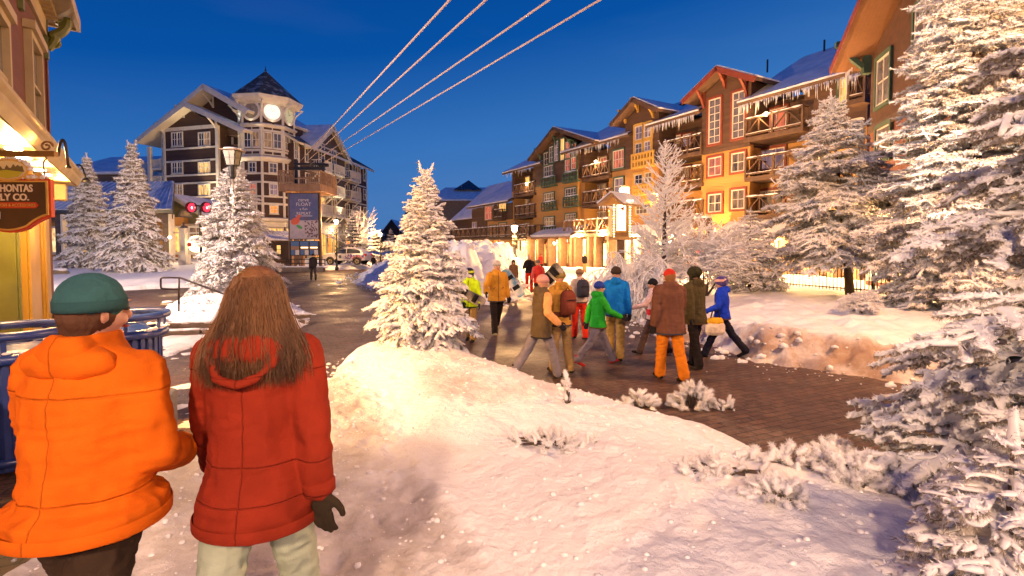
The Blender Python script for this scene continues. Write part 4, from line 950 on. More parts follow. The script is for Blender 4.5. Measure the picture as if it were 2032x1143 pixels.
def fwin(e, r, g, f, nx=2, ny=2, y=0.0, t=.11):
    """window with a coloured surround around a cream sash"""
    s0, s1, z0, z1 = F0.rect(*r, d=y); mb = MB()
    mb.box(s0-t, s0, y-.1, y, z0-t, z1+t); mb.box(s1, s1+t, y-.1, y, z0-t, z1+t); mb.box(s0, s1, y-.1, y, z1, z1+t*1.2); mb.box(s0, s1, y-.12, y, z0-t, z0)
    o = win(e, F0, (s0, s1, z0, z1), g, M_WHITEP, nx, ny, y=y, fw=.07, mw=.035, proud=.06, sill=False)
    k = mb.build('surround', f, o); return o

# --- low far wing
E0 = empty('lodge_building', F0.w(S(950), 0, 0), 0, 'low dark brown lodge wing with a long timber deck, farthest left of the lodge row', 'building')
z0e = Z(970, 405, -.8)
mb = MB(); mb.box(S(936), S(1018), 0, 9, 0, z0e-.1); mb.box(S(885), S(936), 1.5, 9, 0, z0e-1.2); fb(mb, 'wall', M_DKBR, E0, F0)
mb = MB(); mb.box(S(968), S(1018), -.04, .0, 0, zb-3.1); fb(mb, 'lower_wall', M_OCHRE, E0, F0)
shed_roof(E0, F0, S(936), S(1020), -.8, z0e, 6, Z(1010, 364, 6), M_TIMB, M_ROOFSNOW)
shed_roof(E0, F0, S(885), S(945), .6, z0e-1.3, 7, Z(940, 377, 7), M_TIMB, M_ROOFSNOW)
icicles(E0, F0, S(936), S(1018), -.82, z0e-.2, 3, 60, .5)
fwin(E0, (963, 409, 977, 436), REDL, M_TIMBL); fwin(E0, (991, 401, 1005, 420), AMB, M_GREENT); fwin(E0, (938, 441, 947, 453), PINK, M_TIMBL, 2, 1); fwin(E0, (972, 448, 986, 470), DIM, M_GREENT); fwin(E0, (991, 443, 1006, 470), DIM, M_GREENT)
railing(E0, F0, S(988, 420), S(1004, 420), Z(996, 434), 1.1, -.5, M_TIMB, depth=.5, diag=M_TIMB)
za = Z(970, 471, -2.6); railing(E0, F0, S(896, 460, -2.6), S(1046, 460, -2.6), za, 1.15, -2.6, M_TIMB, depth=3.2, diag=M_TIMBL, bay=1.5, name='deck')
mb = MB()
for u in (900, 930, 960, 990, 1020): x = S(u, 480, -2.4); mb.box(x-.12, x+.12, -2.5, -2.26, 0, za-.28)
fb(mb, 'deck_post', M_TIMBL, E0, F0)
for i, u in enumerate((915, 950, 985)): 
    s = S(u, 490); win(E0, F0, (s, s+2.2, 1, 2.9), SHOP[i % 3], M_TIMBL, 3, 1, y=1.4 if u < 936 else -.05, name='shop_window')
# --- green trimmed section
E1 = empty('lodge_building', F0.w(S(1100), 0, 0), 0, 'gabled lodge with green window boxes, second section from the far end', 'building')
z1e = Z(1035, 332, -.8)
section(E1, 1016, 1212, z1e+.3, [(1020, 1058), (1160, 1208)])
shed_roof(E1, F0, S(996, 340, -.8), S(1085), -.8, z1e-.1, 5.5, Z(1060, 318, 5.5)+.8, M_TIMB, M_ROOFSNOW); icicles(E1, F0, S(998, 340, -.8), S(1066), -.82, z1e-.3, 5, 60, .6)
zr1 = Z(1190, 282, -.8); shed_roof(E1, F0, S(1125), S(1246, 270, -.8), -.8, zr1, 6, Z(1200, 252, 6), M_TIMB, M_ROOFSNOW); icicles(E1, F0, S(1140), S(1244), -.82, zr1-.2, 6, 110, .8)
g0 = F0.pix(1047, 316, -1.3); g1 = F0.pix(1097, 252, -1.3); g2 = F0.pix(1180, 279, -1.3); g0 = (g0[0], min(g0[1], g2[1]+.3))
mb = MB(); wl, wr = S(1070), S(1152); mb.prism_y([(wl, zb), (wr, zb), (wr, g2[1]-.1), (g1[0], g1[1]-.35), (wl, g0[1])], -.35, 4); fb(mb, 'gable_wall', M_DKBR, E1, F0)
mb = MB(); mb.box(wl, wr, -.33, .02, 3.7, zb); fb(mb, 'lower_gable_wall', M_OCHRE, E1, F0)
gable_roof(E1, F0, g0, g1, g2, -1.3, 5, M_ROOFSNOW, M_TIMB, .22, .08, barge=.32, soffit=M_TIMB)
for u, v in ((1074, 303), (1104, 268), (1140, 285)): s, z = F0.pix(u, v, -.35); bracket(E1, F0, s, -1.2, -.35, z+.35, M_GREENT, 1.3, .14, 'gable_bracket')
bands(E1, F0, wl, wr, [zb], M_GREENT, .16, y=-.35)
Y1 = -.35
for r, g, nx in (((1080, 303, 1089, 328), M_DGLASS, 2), ((1091, 291, 1099, 323), M_BLIND, 2), ((1101, 280, 1109, 320), PINK, 2), ((1113, 275, 1121, 318), AMB, 2), ((1123, 281, 1132, 315), REDL, 2), ((1135, 285, 1144, 302), REDL, 2),
                 ((1080, 329, 1099, 350), M_BLIND, 4), ((1122, 316, 1132, 340), REDL, 2), ((1134, 312, 1144, 336), REDL, 2),
                 ((1080, 383, 1100, 404), DIM, 4), ((1122, 373, 1144, 394), M_BLIND, 4), ((1080, 431, 1100, 449), DIM, 4), ((1123, 424, 1144, 436), DIM, 4)):
    fwin(E1, r, g, M_GREENT, nx, 2 if r[3]-r[1] < 30 else 3, Y1, .08)
for r in ((1075, 351, 1101, 371), (1117, 341, 1146, 362), (1075, 400, 1102, 418), (1118, 389, 1147, 411), (1076, 449, 1102, 466)):
    s0, s1, za_, zz = F0.rect(*r, d=-.7); mb = MB()
    mb.box(s0, s1, -.75, -.36, za_, za_+.12); mb.box(s0, s1, -.78, -.66, zz-.12, zz); 
    for i in range(6): x = s0+(s1-s0)*i/5; mb.box(x-.06, x+.06, -.76, -.68, za_+.12, zz-.12)
    mb.box(s0+.02, s1-.02, -.74, -.7, (za_+zz)/2-.08, (za_+zz)/2+.08); o = fb(mb, 'window_box', M_GREENT, E1, F0)
    sb = MB(); sb.ball(((s0+s1)/2, -.62, zz+.01), (s1-s0)*.5, 12, 5, sz=.09, sy=.16); sb.build('snow', M_SNOW, o, smooth=True)
for r, g in (((1029, 352, 1052, 372), AMB), ((1033, 395, 1052, 415), DIM), ((1033, 443, 1052, 462), DIM), ((1175, 314, 1190, 335), PALE), ((1192, 312, 1205, 330), REDL), ((1176, 366, 1204, 388), DIM), ((1176, 420, 1204, 445), DIM)):
    fwin(E1, r, g, M_TIMBL, 2, 1, 1.5, .08)
fwin(E1, (1018, 354, 1027, 372), M_DGLASS, M_TIMBL, 1, 2, .6) if False else None
for i, (a, b, v) in enumerate(((1020, 1061, 385), (1022, 1061, 428), (1022, 1061, 470), (1156, 1209, 351), (1157, 1211, 404))):
    railing(E1, F0, S(a, v, -.25), S(b, v, -.25), Z((a+b)/2, v, -.25), 1.15, -.25, M_TIMB, depth=1.75, diag=M_TIMBL)
railing(E1, F0, S(1119, 450, -1.5), S(1209, 450, -1.5), Z(1163, 463, -1.5), 1.2, -1.5, M_TIMBL, depth=3, diag=M_TIMBL, bay=1.4)
fwin(E1, (1061+1, 368, 1068, 383), DIM, M_TIMBL, 1, 2, 0) if False else None
# awning roof and shop fronts
def awning(e, u0, u1, vt, vb, out=2.2, m=M_TIMBL):
    zt_ = Z((u0+u1)/2, vt, 0); ze = Z((u0+u1)/2, vb, -out); shed_roof(e, F0, S(u0, vb, -out), S(u1, vb, -out), -out, ze, .3, zt_, m, M_ROOFSNOW, .16, .22, name='awning_roof')
    return ze
def shopfront(e, u0, u1, n, z0=.7, z1=3.0, y=.6, fm=M_TIMBL, base=True, seed=0, name='shop_window'):
    a, b = S(u0, 500, y), S(u1, 500, y)
    for i in range(n):
        x0 = a+(b-a)*i/n+.08; x1 = a+(b-a)*(i+1)/n-.08; o = win(e, F0, (x0, x1, z0, z1), SHOP[(i+seed) % 3], fm, 3, 1, y=y, fw=.1, mw=.05, name=name)
        o2 = win(e, F0, (x0, x1, z1+.1, z1+.55), SHOP[(i+seed+1) % 3], fm, 3, 1, y=y, fw=.07, name='transom', sill=False)
awning(E1, 1052, 1132, 453, 470); shopfront(E1, 1018, 1066, 3); shopfront(E1, 1092, 1130, 2, z0=.5, seed=1); shopfront(E1, 1140, 1166, 1, z0=.4, seed=2); 
def door(e, u, wd, y=.6, g=AMB, fm=M_REDT, h=2.3):
    s = S(u, 510, y); o = win(e, F0, (s-wd/2, s+wd/2, .35, .35+h), g, fm, 2, 1, y=y-.01, fw=.16, mw=.1, proud=.1, name='door', sill=False)
    mb = MB(); mb.tube([(s+.1, y-.16, 1.2), (s+.1, y-.16, 1.7)], .025, 6); mb.build('handle', M_BLACKM, o)
door(E1, 1078, 1.9, g=AMB); door(E1, 1132, 1.4)
mb = MB(); 
for u in (1050, 1068, 1090, 1112, 1134, 1142, 1168, 1182, 1208): x = S(u, 500, -.1); mb.box(x-.16, x+.16, -.2, .6, 0, 3.7)
fb(mb, 'pillar', M_TIMBL, E1, F0)
mb = MB(); s = S(1198, 490, -.9); mb.prism_y([(s-1.6, 3.15), (s+1.6, 3.15), (s, 4.0)], -1.0, .5); o = fb(mb, 'entrance_gable', M_REDT, E1, F0)
door(E1, 1197, 1.9, fm=M_TIMB, g=SHOP[0])
# --- yellow trimmed section
E2 = empty('lodge_building', F0.w(S(1300), 0, 0), 0, 'gabled lodge with yellow window frames and brackets in the middle of the row', 'building')
z2e = Z(1340, 233, -.8)
section(E2, 1212, 1396, z2e+.2, [(1312, 1393)])
shed_roof(E2, F0, S(1280, 250, -.8), S(1400), -.8, z2e, 6, Z(1370, 200, 6), M_TIMB, M_ROOFSNOW); icicles(E2, F0, S(1284, 250, -.8), S(1392), -.82, z2e-.2, 8, 120, .8)
g1 = F0.pix(1255, 193, -1.3); g0 = F0.pix(1209, 246, -1.3); g2 = (g1[0]*2-g0[0], g0[1])
wl, wr = g0[0]+.85, g2[0]-.85
mb = MB(); mb.prism_y([(wl, zb), (wr, zb), (wr, g2[1]+.2), (g1[0], g1[1]-.35), (wl, g0[1]+.2)], -.35, 4); fb(mb, 'gable_wall', M_DKBR, E2, F0)
mb = MB(); mb.box(wl, wr, -.33, .02, 3.7, zb); fb(mb, 'lower_gable_wall', M_OCHRE, E2, F0)
gable_roof(E2, F0, g0, g1, g2, -1.3, 6, M_ROOFSNOW, M_TIMB, .22, .08, barge=.32, soffit=M_TIMB); bands(E2, F0, wl, wr, [zb], M_TIMB, .16, y=-.35)
for u, v in ((1242, 228), (1267, 205), (1297, 215)): s, z = F0.pix(u, v, -.35); bracket(E2, F0, s, -1.2, -.35, z+.3, M_YELT, 1.0, .14, 'gable_bracket')
fwin(E2, (1261, 250, 1276, 278), PINK, M_YELT, 2, 2, -.35, .16); fwin(E2, (1279, 246, 1293, 273), PINK, M_YELT, 2, 2, -.35, .16)
fwin(E2, (1261, 284, 1275, 305), M_BLIND, M_YELT, 2, 2, -.35, .16); fwin(E2, (1279, 280, 1292, 300), PINK, M_YELT, 2, 2, -.35, .16)
fwin(E2, (1260, 346, 1276, 366), M_DGLASS, M_YELT, 2, 2, -.35, .14); fwin(E2, (1280, 342, 1294, 362), DIM, M_YELT, 2, 2, -.35, .14); fwin(E2, (1262, 405, 1292, 425), DIM, M_YELT, 4, 2, -.35, .14)
for r in ((1253, 302, 1298, 332), (1256, 366, 1298, 386)):
    s0, s1, za_, zz = F0.rect(*r, d=-.9); mb = MB(); mb.box(s0, s1, -.95, -.36, za_, za_+.14); mb.box(s0, s1, -.98, -.86, zz-.14, zz); mb.box(s0, s1, -.96, -.9, (za_+zz)/2-.1, (za_+zz)/2+.1)
    for i in range(8): x = s0+.08+(s1-s0-.16)*i/7; mb.box(x-.08, x+.08, -.97, -.89, za_+.14, zz-.14)
    fb(mb, 'window_box', M_YELT, E2, F0)
fwin(E2, (1217, 298, 1239, 334), REDL, M_GREENT, 4, 2, 0); fwin(E2, (1220, 353, 1238, 385), PINK, M_GREENT, 2, 2, 0); fwin(E2, (1219, 408, 1238, 432), DIM, M_GREENT, 2, 2, 0)
for r, g in (((1335, 269, 1352, 292), DIM), ((1356, 266, 1372, 290), PINK), ((1350, 330, 1372, 352), DIM), ((1354, 396, 1374, 412), M_BLIND)): fwin(E2, r, g, M_REDT, 2, 2, 1.5, .1)
for a, b, v in ((1316, 1391, 306), (1318, 1392, 366), (1318, 1393, 432)): railing(E2, F0, S(a, v, -.5), S(b, v, -.5), Z((a+b)/2, v, -.5), 1.15, -.5, M_TIMB, depth=2.0, diag=M_TIMB, bay=1.25)
awning(E2, 1216, 1378, 440, 470, 1.4); shopfront(E2, 1216, 1372, 7, seed=1); door(E2, 1350, 1.8)
# --- red trimmed section
E3 = empty('lodge_building', F0.w(S(1480), 0, 0), 0, 'gabled lodge with tall red framed windows nearest the iron fence', 'building')
z3e = Z(1560, 178, -.8); zr3 = Z(1600, 114, 6)
section(E3, 1396, 1716, z3e+.2, [(1480, 1592)])
shed_roof(E3, F0, S(1462, 200, -.8), S(1712, 140, -.8), -.8, z3e, 6, zr3, M_TIMB, M_ROOFSNOW); icicles(E3, F0, S(1466, 205, -.8), S(1706, 150, -.8), -.82, z3e-.2, 9, 230, .85)
for u in (1530, 1642): s = S(u, 120, 6); mb = MB(); mb.tube([(s, 5.6, zr3-.3), (s, 5.6, zr3+.6)], .06, 8); fb(mb, 'vent_pipe', M_BLACKM, E3, F0)
g1 = F0.pix(1421, 131, -1.3); g0 = F0.pix(1351, 200, -1.3); g2 = (g1[0]*2-g0[0], g0[1])
wl, wr = g0[0]+1.0, g2[0]-1.0; bl = S(1393)
mb = MB(); mb.prism_y([(wl, zb), (wr, zb), (wr, g2[1]+.2), (g1[0], g1[1]-.35), (wl, g0[1]+.2)], -.35, 4); fb(mb, 'gable_wall', M_DKBR, E3, F0)
mb = MB(); mb.box(wl, wr, -.33, .02, 3.7, zb); fb(mb, 'lower_gable_wall', M_OCHRE, E3, F0)
gable_roof(E3, F0, g0, g1, g2, -1.3, 6, M_ROOFSNOW, M_REDT, .22, .08, barge=.34, soffit=M_TIMB); bands(E3, F0, wl, wr, [zb], M_TIMB, .2, y=-.35)
for u, v in ((1398, 188), (1440, 148), (1483, 162)): s, z = F0.pix(u, v, -.35); bracket(E3, F0, s, -1.2, -.35, z+.3, M_REDT, 1.2, .16, 'gable_bracket')
for r, g, ny in (((1407, 196, 1431, 285), M_BLIND, 6), ((1454, 182, 1479, 274), M_BLIND, 6), ((1406, 312, 1433, 349), REDL, 2), ((1452, 303, 1479, 341), DIM, 2), ((1406, 385, 1433, 421), DIM, 2), ((1452, 376, 1479, 415), DIM, 2)): fwin(E3, r, g, M_REDT, 2, ny, -.35, .13)
for r, g in (((1502, 218, 1562, 262), REDL), ((1502, 296, 1558, 335), PINK), ((1502, 378, 1556, 415), DIM)): fwin(E3, r, g, M_REDT, 3, 1, 1.5, .14)
for a, b, v in ((1479, 1592, 262), (1480, 1594, 344), (1480, 1596, 424)): railing(E3, F0, S(a, v, -.5), S(b, v, -.5), Z((a+b)/2, v, -.5), 1.15, -.5, M_TIMB, depth=2.0, diag=M_TIMB, bay=1.5)
fwin(E3, (1666, 155, 1682, 208), AMB, M_GREENT, 2, 3, 0); fwin(E3, (1690, 240, 1710, 275), M_BLIND, M_WHITEP, 3, 2, 0); fwin(E3, (1612, 300, 1640, 340), DIM, M_GREENT, 2, 2, 0)
railing(E3, F0, S(1684, 200, -.6), S(1715, 200, -.6), Z(1700, 195, -.6), 1.1, -.6, M_TIMB, depth=.6, diag=M_TIMB); 
awning(E3, 1403, 1536, 437, 478, 2.4); shopfront(E3, 1398, 1712, 9, seed=2); door(E3, 1470, 1.9, g=SHOP[1])
mb = MB()
for u in (1398, 1430, 1500, 1555, 1600, 1650, 1700): x = S(u, 500, -.1); mb.box(x-.2, x+.2, -.2, .6, 0, 3.7)
fb(mb, 'pillar', M_TIMBL, E3, F0)
# number sign block
s0, s1, z0_, z1_ = F0.rect(1374, 433, 1402, 478, d=-2.6)
SG = empty('number_sign', F0.w((s0+s1)/2, -2.6, z0_), 0, 'dark block sign reading 1848 with a snow cap above the shop awning', 'sign')
mb = MB(); mb.box(s0, s1, -2.6, -2.1, z0_, z1_); b_ = fb(mb, 'sign_block', M_TIMB, SG, F0, bevel=.02)
mb = MB(); mb.box(s0+.02, s1-.02, -2.55, -2.15, z1_+.003, z1_+.12); fb(mb, 'snow', M_SNOW, SG, F0, bevel=.04)
mb = MB(); mb.beam(((s0+s1)/2, -2.35, z0_), ((s0+s1)/2, -2.35, .3), .3, .3); fb(mb, 'post', M_TIMBL, SG, F0)
t = text('1848', .62, mat('sign_yellow', (.8, .55, .2), .5, emit=(1, .62, .25), es=.5), SG, F0.w((s0+s1)/2, -2.625, (z0_+z1_)/2-.12)-SG.location, F0.rz, depth=.02, sx=.9)
t = text('FOUNDRY', .17, mat('sign_brass', (.6, .4, .15), .5), SG, F0.w((s0+s1)/2, -2.625, z1_-.17)-SG.location, F0.rz, depth=.01) if False else None

# --- near red brown building on the right, turned towards the plaza
F4 = Frame(15.45, 22, -.273, -.962)
E4 = empty('lodge_building', F4.o, 0, 'near red brown building with a huge orange soffit and green bracket at the right', 'building')
zt4 = F4.pix(1722, 262)[1]; tip = F4.pix(1648, 138, -1.3); up_ = F4.pix(1705, 0, -1.3); k4 = (up_[1]-tip[1])/(up_[0]-tip[0]); ap = (5.2, tip[1]+k4*(5.2-tip[0]))
rt = (ap[0]*2-tip[0], tip[1])
mb = MB(); mb.prism_y([(0, zt4), (ap[0]*2, zt4), (ap[0]*2, tip[1]+.1), (ap[0], ap[1]-.4), (0, tip[1]+.1)], 0, 9); fb(mb, 'upper_wall', noisy('red_brown_shingle', (.085, .034, .016), (.055, .022, .012), 3, .8, .6, 8, 14, bdist=.03), E4, F4)
mb = MB(); mb.box(0, ap[0]*2, 0.02, 9, 0, zt4); fb(mb, 'lower_wall', M_REDBR, E4, F4); bands(E4, F4, 0, ap[0]*2, [zt4], M_TIMB, .3, proud=.08)
gable_roof(E4, F4, tip, ap, rt, -1.3, 9, M_ROOFSNOW, M_REDT, .22, .1, barge=.3, soffit=M_SOFFIT)
mb = MB(); s, z = F4.pix(1728, 95, 0); mb.box(s-.15, s+.15, -.3, -.002, z-1.1, z+.5); mb.beam((s, -1.35, z+.25), (s, -.02, z+.25), .24, .24, (1, 0, 0)); mb.beam((s, -1.2, z+.12), (s, -.28, z-.8), .2, .2, (1, 0, 0)); fb(mb, 'gable_bracket', M_GREENT, E4, F4)
icicles(E4, F4, tip[0]+.02, 0, -.7, tip[1]-.25, 12, 26, 1.0)
def w4(r, g, nx=1, ny=2, fm=M_GREENT, t=.14):
    s0, s1, z0, z1 = F4.rect(*r); mb = MB(); mb.box(s0-t, s0, -.1, 0, z0-t, z1+t); mb.box(s1, s1+t, -.1, 0, z0-t, z1+t); mb.box(s0, s1, -.1, 0, z1, z1+t*1.2); mb.box(s0, s1, -.12, 0, z0-t, z0)
    o = win(E4, F4, (s0, s1, z0, z1), g, M_WHITEP, nx, ny, fw=.08, mw=.05, proud=.06, sill=False); mb.build('surround', fm, o)
w4((1742, 112, 1768, 205), M_BLIND, 2, 2); w4((1742, 250, 1768, 315), M_BLIND); w4((1818, 0, 1856, 110), M_BLIND, 2, 3); w4((1880, 20, 1930, 130), M_DGLASS, 2, 3); w4((1808, 230, 1840, 310), DIM); w4((1905, 190, 1945, 300), M_DGLASS)
for i, (u0, u1) in enumerate(((1722, 1765), (1772, 1830), (1840, 1930))):
    a, b = F4.pix(u0, 470)[0], F4.pix(u1, 470)[0]; o = win(E4, F4, (a+.1, b-.1, .8, 3.0), SHOP[i], M_WHITEP, 3, 1, y=0, name='shop_window')
mb = MB(); mb.slab([(.0, -1.6, 3.3), (9, -1.6, 3.3), (9, 0, 4.1), (0, 0, 4.1)], .14); o = fb(mb, 'porch_roof', M_TIMBL, E4, F4); mb = MB(); mb.slab([(.0, -1.65, 3.42), (9, -1.65, 3.42), (9, 0, 4.24), (0, 0, 4.24)], .1); mb.build('snow', M_ROOFSNOW, o)

# ================= far buildings beyond the heap
def far_house(label, u0, u1, Y, v_e, v_r, wm, dep=10, hip=0.0, chim=None, name='far_lodge', yaw=.0, wins=0, gable_front=False, um=None):
    a = at(u0, v_e, Y); b = at(u1, v_e, Y); ze = a.z; zr = at((u0+u1)/2, v_r, Y+dep/2).z; F = Frame(a.x, Y, math.cos(yaw), math.sin(yaw)); W = (b.x-a.x)/max(.3, math.cos(yaw))
    e = empty(name, F.o, 0, label, 'building')
    mb = MB(); mb.box(.3, W-.3, 0, dep, 0, ze)
    if gable_front: mb.prism_y([(.3, ze), (W-.3, ze), (W/2, zr-.2)], 0, dep)
    fb(mb, 'wall', wm, e, F)
    if gable_front: gable_roof(e, F, (-.3, ze-.2), (W/2, zr), (W+.3, ze-.2), -.6, dep, M_ROOFSNOW, M_TIMB, .2, .1)
    else:
        mb = MB(); h = hip*W/2
        c = [(-.5, -.6, ze), (W+.5, -.6, ze), (W+.5, dep+.6, ze), (-.5, dep+.6, ze), (h, dep/2, zr), (W-h, dep/2, zr)]
        mb.add(c + [(x, y, z-.25) for x, y, z in c[:4]], [(0, 1, 5, 4), (1, 2, 5), (2, 3, 4, 5), (3, 0, 4), (0, 6, 7, 1), (1, 7, 8, 2), (2, 8, 9, 3), (3, 9, 6, 0), (6, 9, 8, 7)]); fb(mb, 'roof', M_ROOFSNOW, e, F)
    for i in range(wins):
        x = W*(i+.7)/(wins+.4); win(e, F, (x-.5, x+.5, ze-3.2, ze-1.6), (DIM, REDL, M_DGLASS)[i % 3], M_WHITEP, 2, 2, name='window')
    if chim: 
        p = at(*chim); mb = MB(); x = (p-F.o).dot(F.d); mb.box(x-.7, x+.7, 2.5, 4, ze, p.z); fb(mb, 'chimney', M_TIMB, e, F)
    return e, F
e, F = far_house('wide hip roofed lodge with a small glass cupola behind the deck wing', 858, 992, 92, 396, 372, M_TIMBL, 12, .25, wins=0)
mb = MB(); p = at(930, 374, 98); x = (p-F.o).dot(F.d); mb.add([(x-2.6, 3.4, p.z-.5), (x+2.6, 3.4, p.z-.5), (x+2.6, 8.6, p.z-.5), (x-2.6, 8.6, p.z-.5), (x, 6, p.z+1.6)], [(0, 1, 4), (1, 2, 4), (2, 3, 4), (3, 0, 4)]); fb(mb, 'cupola', M_DGLASS, e, F)
far_house('dark gabled house with a square chimney left of the heap top', 797, 838, 110, 445, 402, M_DKBR, 10, chim=(815, 394, 110), gable_front=True, wins=1)
far_house('tiny dark gabled house at the end of the street', 760, 796, 125, 460, 438, M_DKBR, 10, gable_front=True, wins=0)
far_house('low far house peeking out behind the street lamp', 736, 764, 150, 466, 456, M_DKBR, 8, .1)
far_house('dark slope roofed building behind the twin spruces', 118, 250, 62, 344, 312, M_TAUPE, 14, .0, wins=0, yaw=-.12)
# ------------------------------------------------------------------ shop on the left edge
F5 = Frame(-8.2, 9.0, -.73, 1.0)
E5 = empty('shop_building', F5.o, 0, 'red brown shingled shop with glowing yellow windows on the left edge', 'building')
M_SHINGR = siding('red_shingle', (.080, .020, .007), (.125, .034, .012), .17, bump=.9, dist=.03)
M_YFR = noisy('yellow_frame', (.40, .23, .025), (.32, .18, .02), 2, .45); M_OLT = noisy('olive_frame', (.11, .12, .02), (.08, .09, .02), 3, .5)
M_CREAM5 = noisy('cream_cornice', (.36, .28, .14), (.30, .22, .11), 3, .55, .15)
z5 = 3.28
mb = MB(); mb.box(-9, -.02, 0, 6, z5, 6.5); fb(mb, 'upper_wall', M_SHINGR, E5, F5)
mb = MB(); a5 = F5.pix(97, 520)[0]; mb.box(a5, -.02, 0, 6, 0, z5); mb.box(-9, a5, 0, 6, 0, .75); mb.box(-9, a5, .35, 6, 3.0, z5); fb(mb, 'lower_wall', M_SHINGR, E5, F5)
mb = MB(); mb.box(-9, a5, 1.6, 1.65, .75, 3.0); fb(mb, 'shop_interior', lit_glass('interior_warm', (1, .36, .07), 1.1, (.5, .13, .02), 1.2), E5, F5)
M_CLEARG = mat('display_glass', (.9, .8, .6), .05, alpha=1); P_(M_CLEARG).inputs['Transmission Weight'].default_value = .9; P_(M_CLEARG).inputs['IOR'].default_value = 1.1
for (u0, u1, m) in ((-60, -40, M_YFR), (28, 37, M_OLT), (50, 77, M_YFR), (84, 97, M_YFR)):
    s0, s1 = F5.pix(u0, 520, -.05)[0], F5.pix(u1, 520, -.05)[0]; mb = MB(); mb.box(s0, s1, -.07, .3, .75, 3.15); mb.box(s0+.02, s0+.05, -.1, -.07, .8, 3.1); fb(mb, 'window_frame', m, E5, F5, bevel=.008)
mb = MB(); mb.box(-9, a5, -.12, .3, .62, .8); mb.box(-9, a5, -.08, .3, 2.95, 3.2); fb(mb, 'window_sill', M_OLT, E5, F5)
s0, s1 = F5.pix(77, 500)[0], F5.pix(84, 500)[0]; mb = MB(); mb.box(s0, s1, .12, .16, .8, 3.0); fb(mb, 'pane', SHOP[2], E5, F5)
mb = MB(); mb.box(F5.pix(-2, 600)[0], F5.pix(28, 600)[0], .12, .14, .8, 2.95); fb(mb, 'pane', lit_glass('orange_drape', (.95, .24, .03), .8, (.6, .10, .015), 1.0), E5, F5)
# canopy cornice with downlights
mb = MB(); OUT = -.33; mb.box(-9, .28, OUT, .02, z5, z5+.09); so = fb(mb, 'canopy', M_CREAM5, E5, F5)
mb = MB(); prof = [(OUT-.02, z5+.0), (OUT-.04, z5+.04), (OUT-.07, z5+.09), (OUT-.07, z5+.15), (OUT-.11, z5+.19), (OUT-.11, z5+.23), (OUT+.02, z5+.25), (0.0, z5+.30), (0.0, z5+.05), (OUT, z5+.05)]
n = len(prof); vs = [(x, y, z) for x in (-9, .30) for y, z in prof]; mb.add(vs, [tuple(range(n)), tuple(range(2*n-1, n-1, -1))] + [(i, i+n, (i+1) % n+n, (i+1) % n) for i in range(n)]); fb(mb, 'cornice', M_CREAM5, E5, F5)
mb = MB(); mb.box(-.12, .12, -.22, .02, z5-.3, z5-.005); mb.box(.16, .3, -.2, 0, z5-.22, z5-.005); fb(mb, 'cornice_block', M_CREAM5, E5, F5, bevel=.02)
for u, v in ((5, 280), (27, 295), (47, 313), (64, 325), (78, 337), (90, 347)):
    r = ray(u, v); p = CAM + r*((z5-.005-CAM.z)/r.z); mb = MB(); mb.lathe([(.075, 0), (.075, .012), (.0, .012)], 16, (0, 0, -.012), capb=False); mb.lathe([(.0, -.008), (.06, -.008), (.06, 0)], 16, capb=False)
    o = mb.build('downlight', M_BULBW, E5); o.location = p - E5.location; 
s0, s1, za_, zz = F5.rect(50, 84, 73, 262); 
for i, t in enumerate((0, )):
    win(E5, F5, (s0, s1, za_, zz), M_BLIND, M_CREAM5, 1, 2, fw=.09, proud=.09, head=.12)
s0, s1, za_, zz = F5.rect(-44, 10, 4, 260); win(E5, F5, (s0, s1, za_, zz), M_BLIND, M_CREAM5, 1, 2, fw=.09, proud=.09, head=.12)
# upper eave with soffit and scroll brackets
ze5 = 6.22; mb = MB(); mb.slab([(-9, -.46, ze5+.15), (.4, -.46, ze5+.15), (.4, 4, ze5+1.9), (-9, 4, ze5+1.9)], .1); ro = fb(mb, 'roof', M_SHING, E5, F5)
mb = MB(); mb.box(-9, .34, -.40, .02, ze5-.02, ze5+.05); mb.box(-9, .40, -.46, -.401, ze5-.06, ze5+.16); mb.box(.341, .40, -.40, 3, ze5-.06, ze5+.16); fb(mb, 'eave', M_CREAM5, E5, F5)
mb = MB(); mb.box(-9, 0, -.05, 0, ze5-.42, ze5-.022); fb(mb, 'frieze', M_CREAM5, E5, F5)
mb = MB(); 
for k in range(40): s = -8.8+k*.22; mb.box(s-.04, s+.04, -.2, -.05, ze5-.14, ze5-.022)
fb(mb, 'dentil_row', M_CREAM5, E5, F5)
for s in (-.14, -2.4, -4.6):
    mb = MB(); pts = []
    for i in range(24):
        t = i/23; pts.append((s, -.06-.24*t-.04*math.sin(t*9), ze5-.62+.55*t+.06*math.sin(t*7)))
    mb.tube(pts, [.055+.03*math.sin(t/23*3.1) for t in range(24)], 8)
    for cy, cz, r in ((-.27, ze5-.17, .09), (-.13, ze5-.5, .10)):
        mb.tube([(s, cy+r*(1-k/26)*math.cos(k*.5), cz+r*(1-k/26)*math.sin(k*.5)) for k in range(22)], .03, 6)
    mb.box(s-.07, s+.07, -.06, 0, ze5-.8, ze5-.05); fb(mb, 'scroll_bracket', M_OLT, E5, F5, smooth=False)
mb = MB(); mb.box(-.1, .03, -.03, .05, z5+.5, ze5-.43); fb(mb, 'corner_board', M_SHINGR, E5, F5)
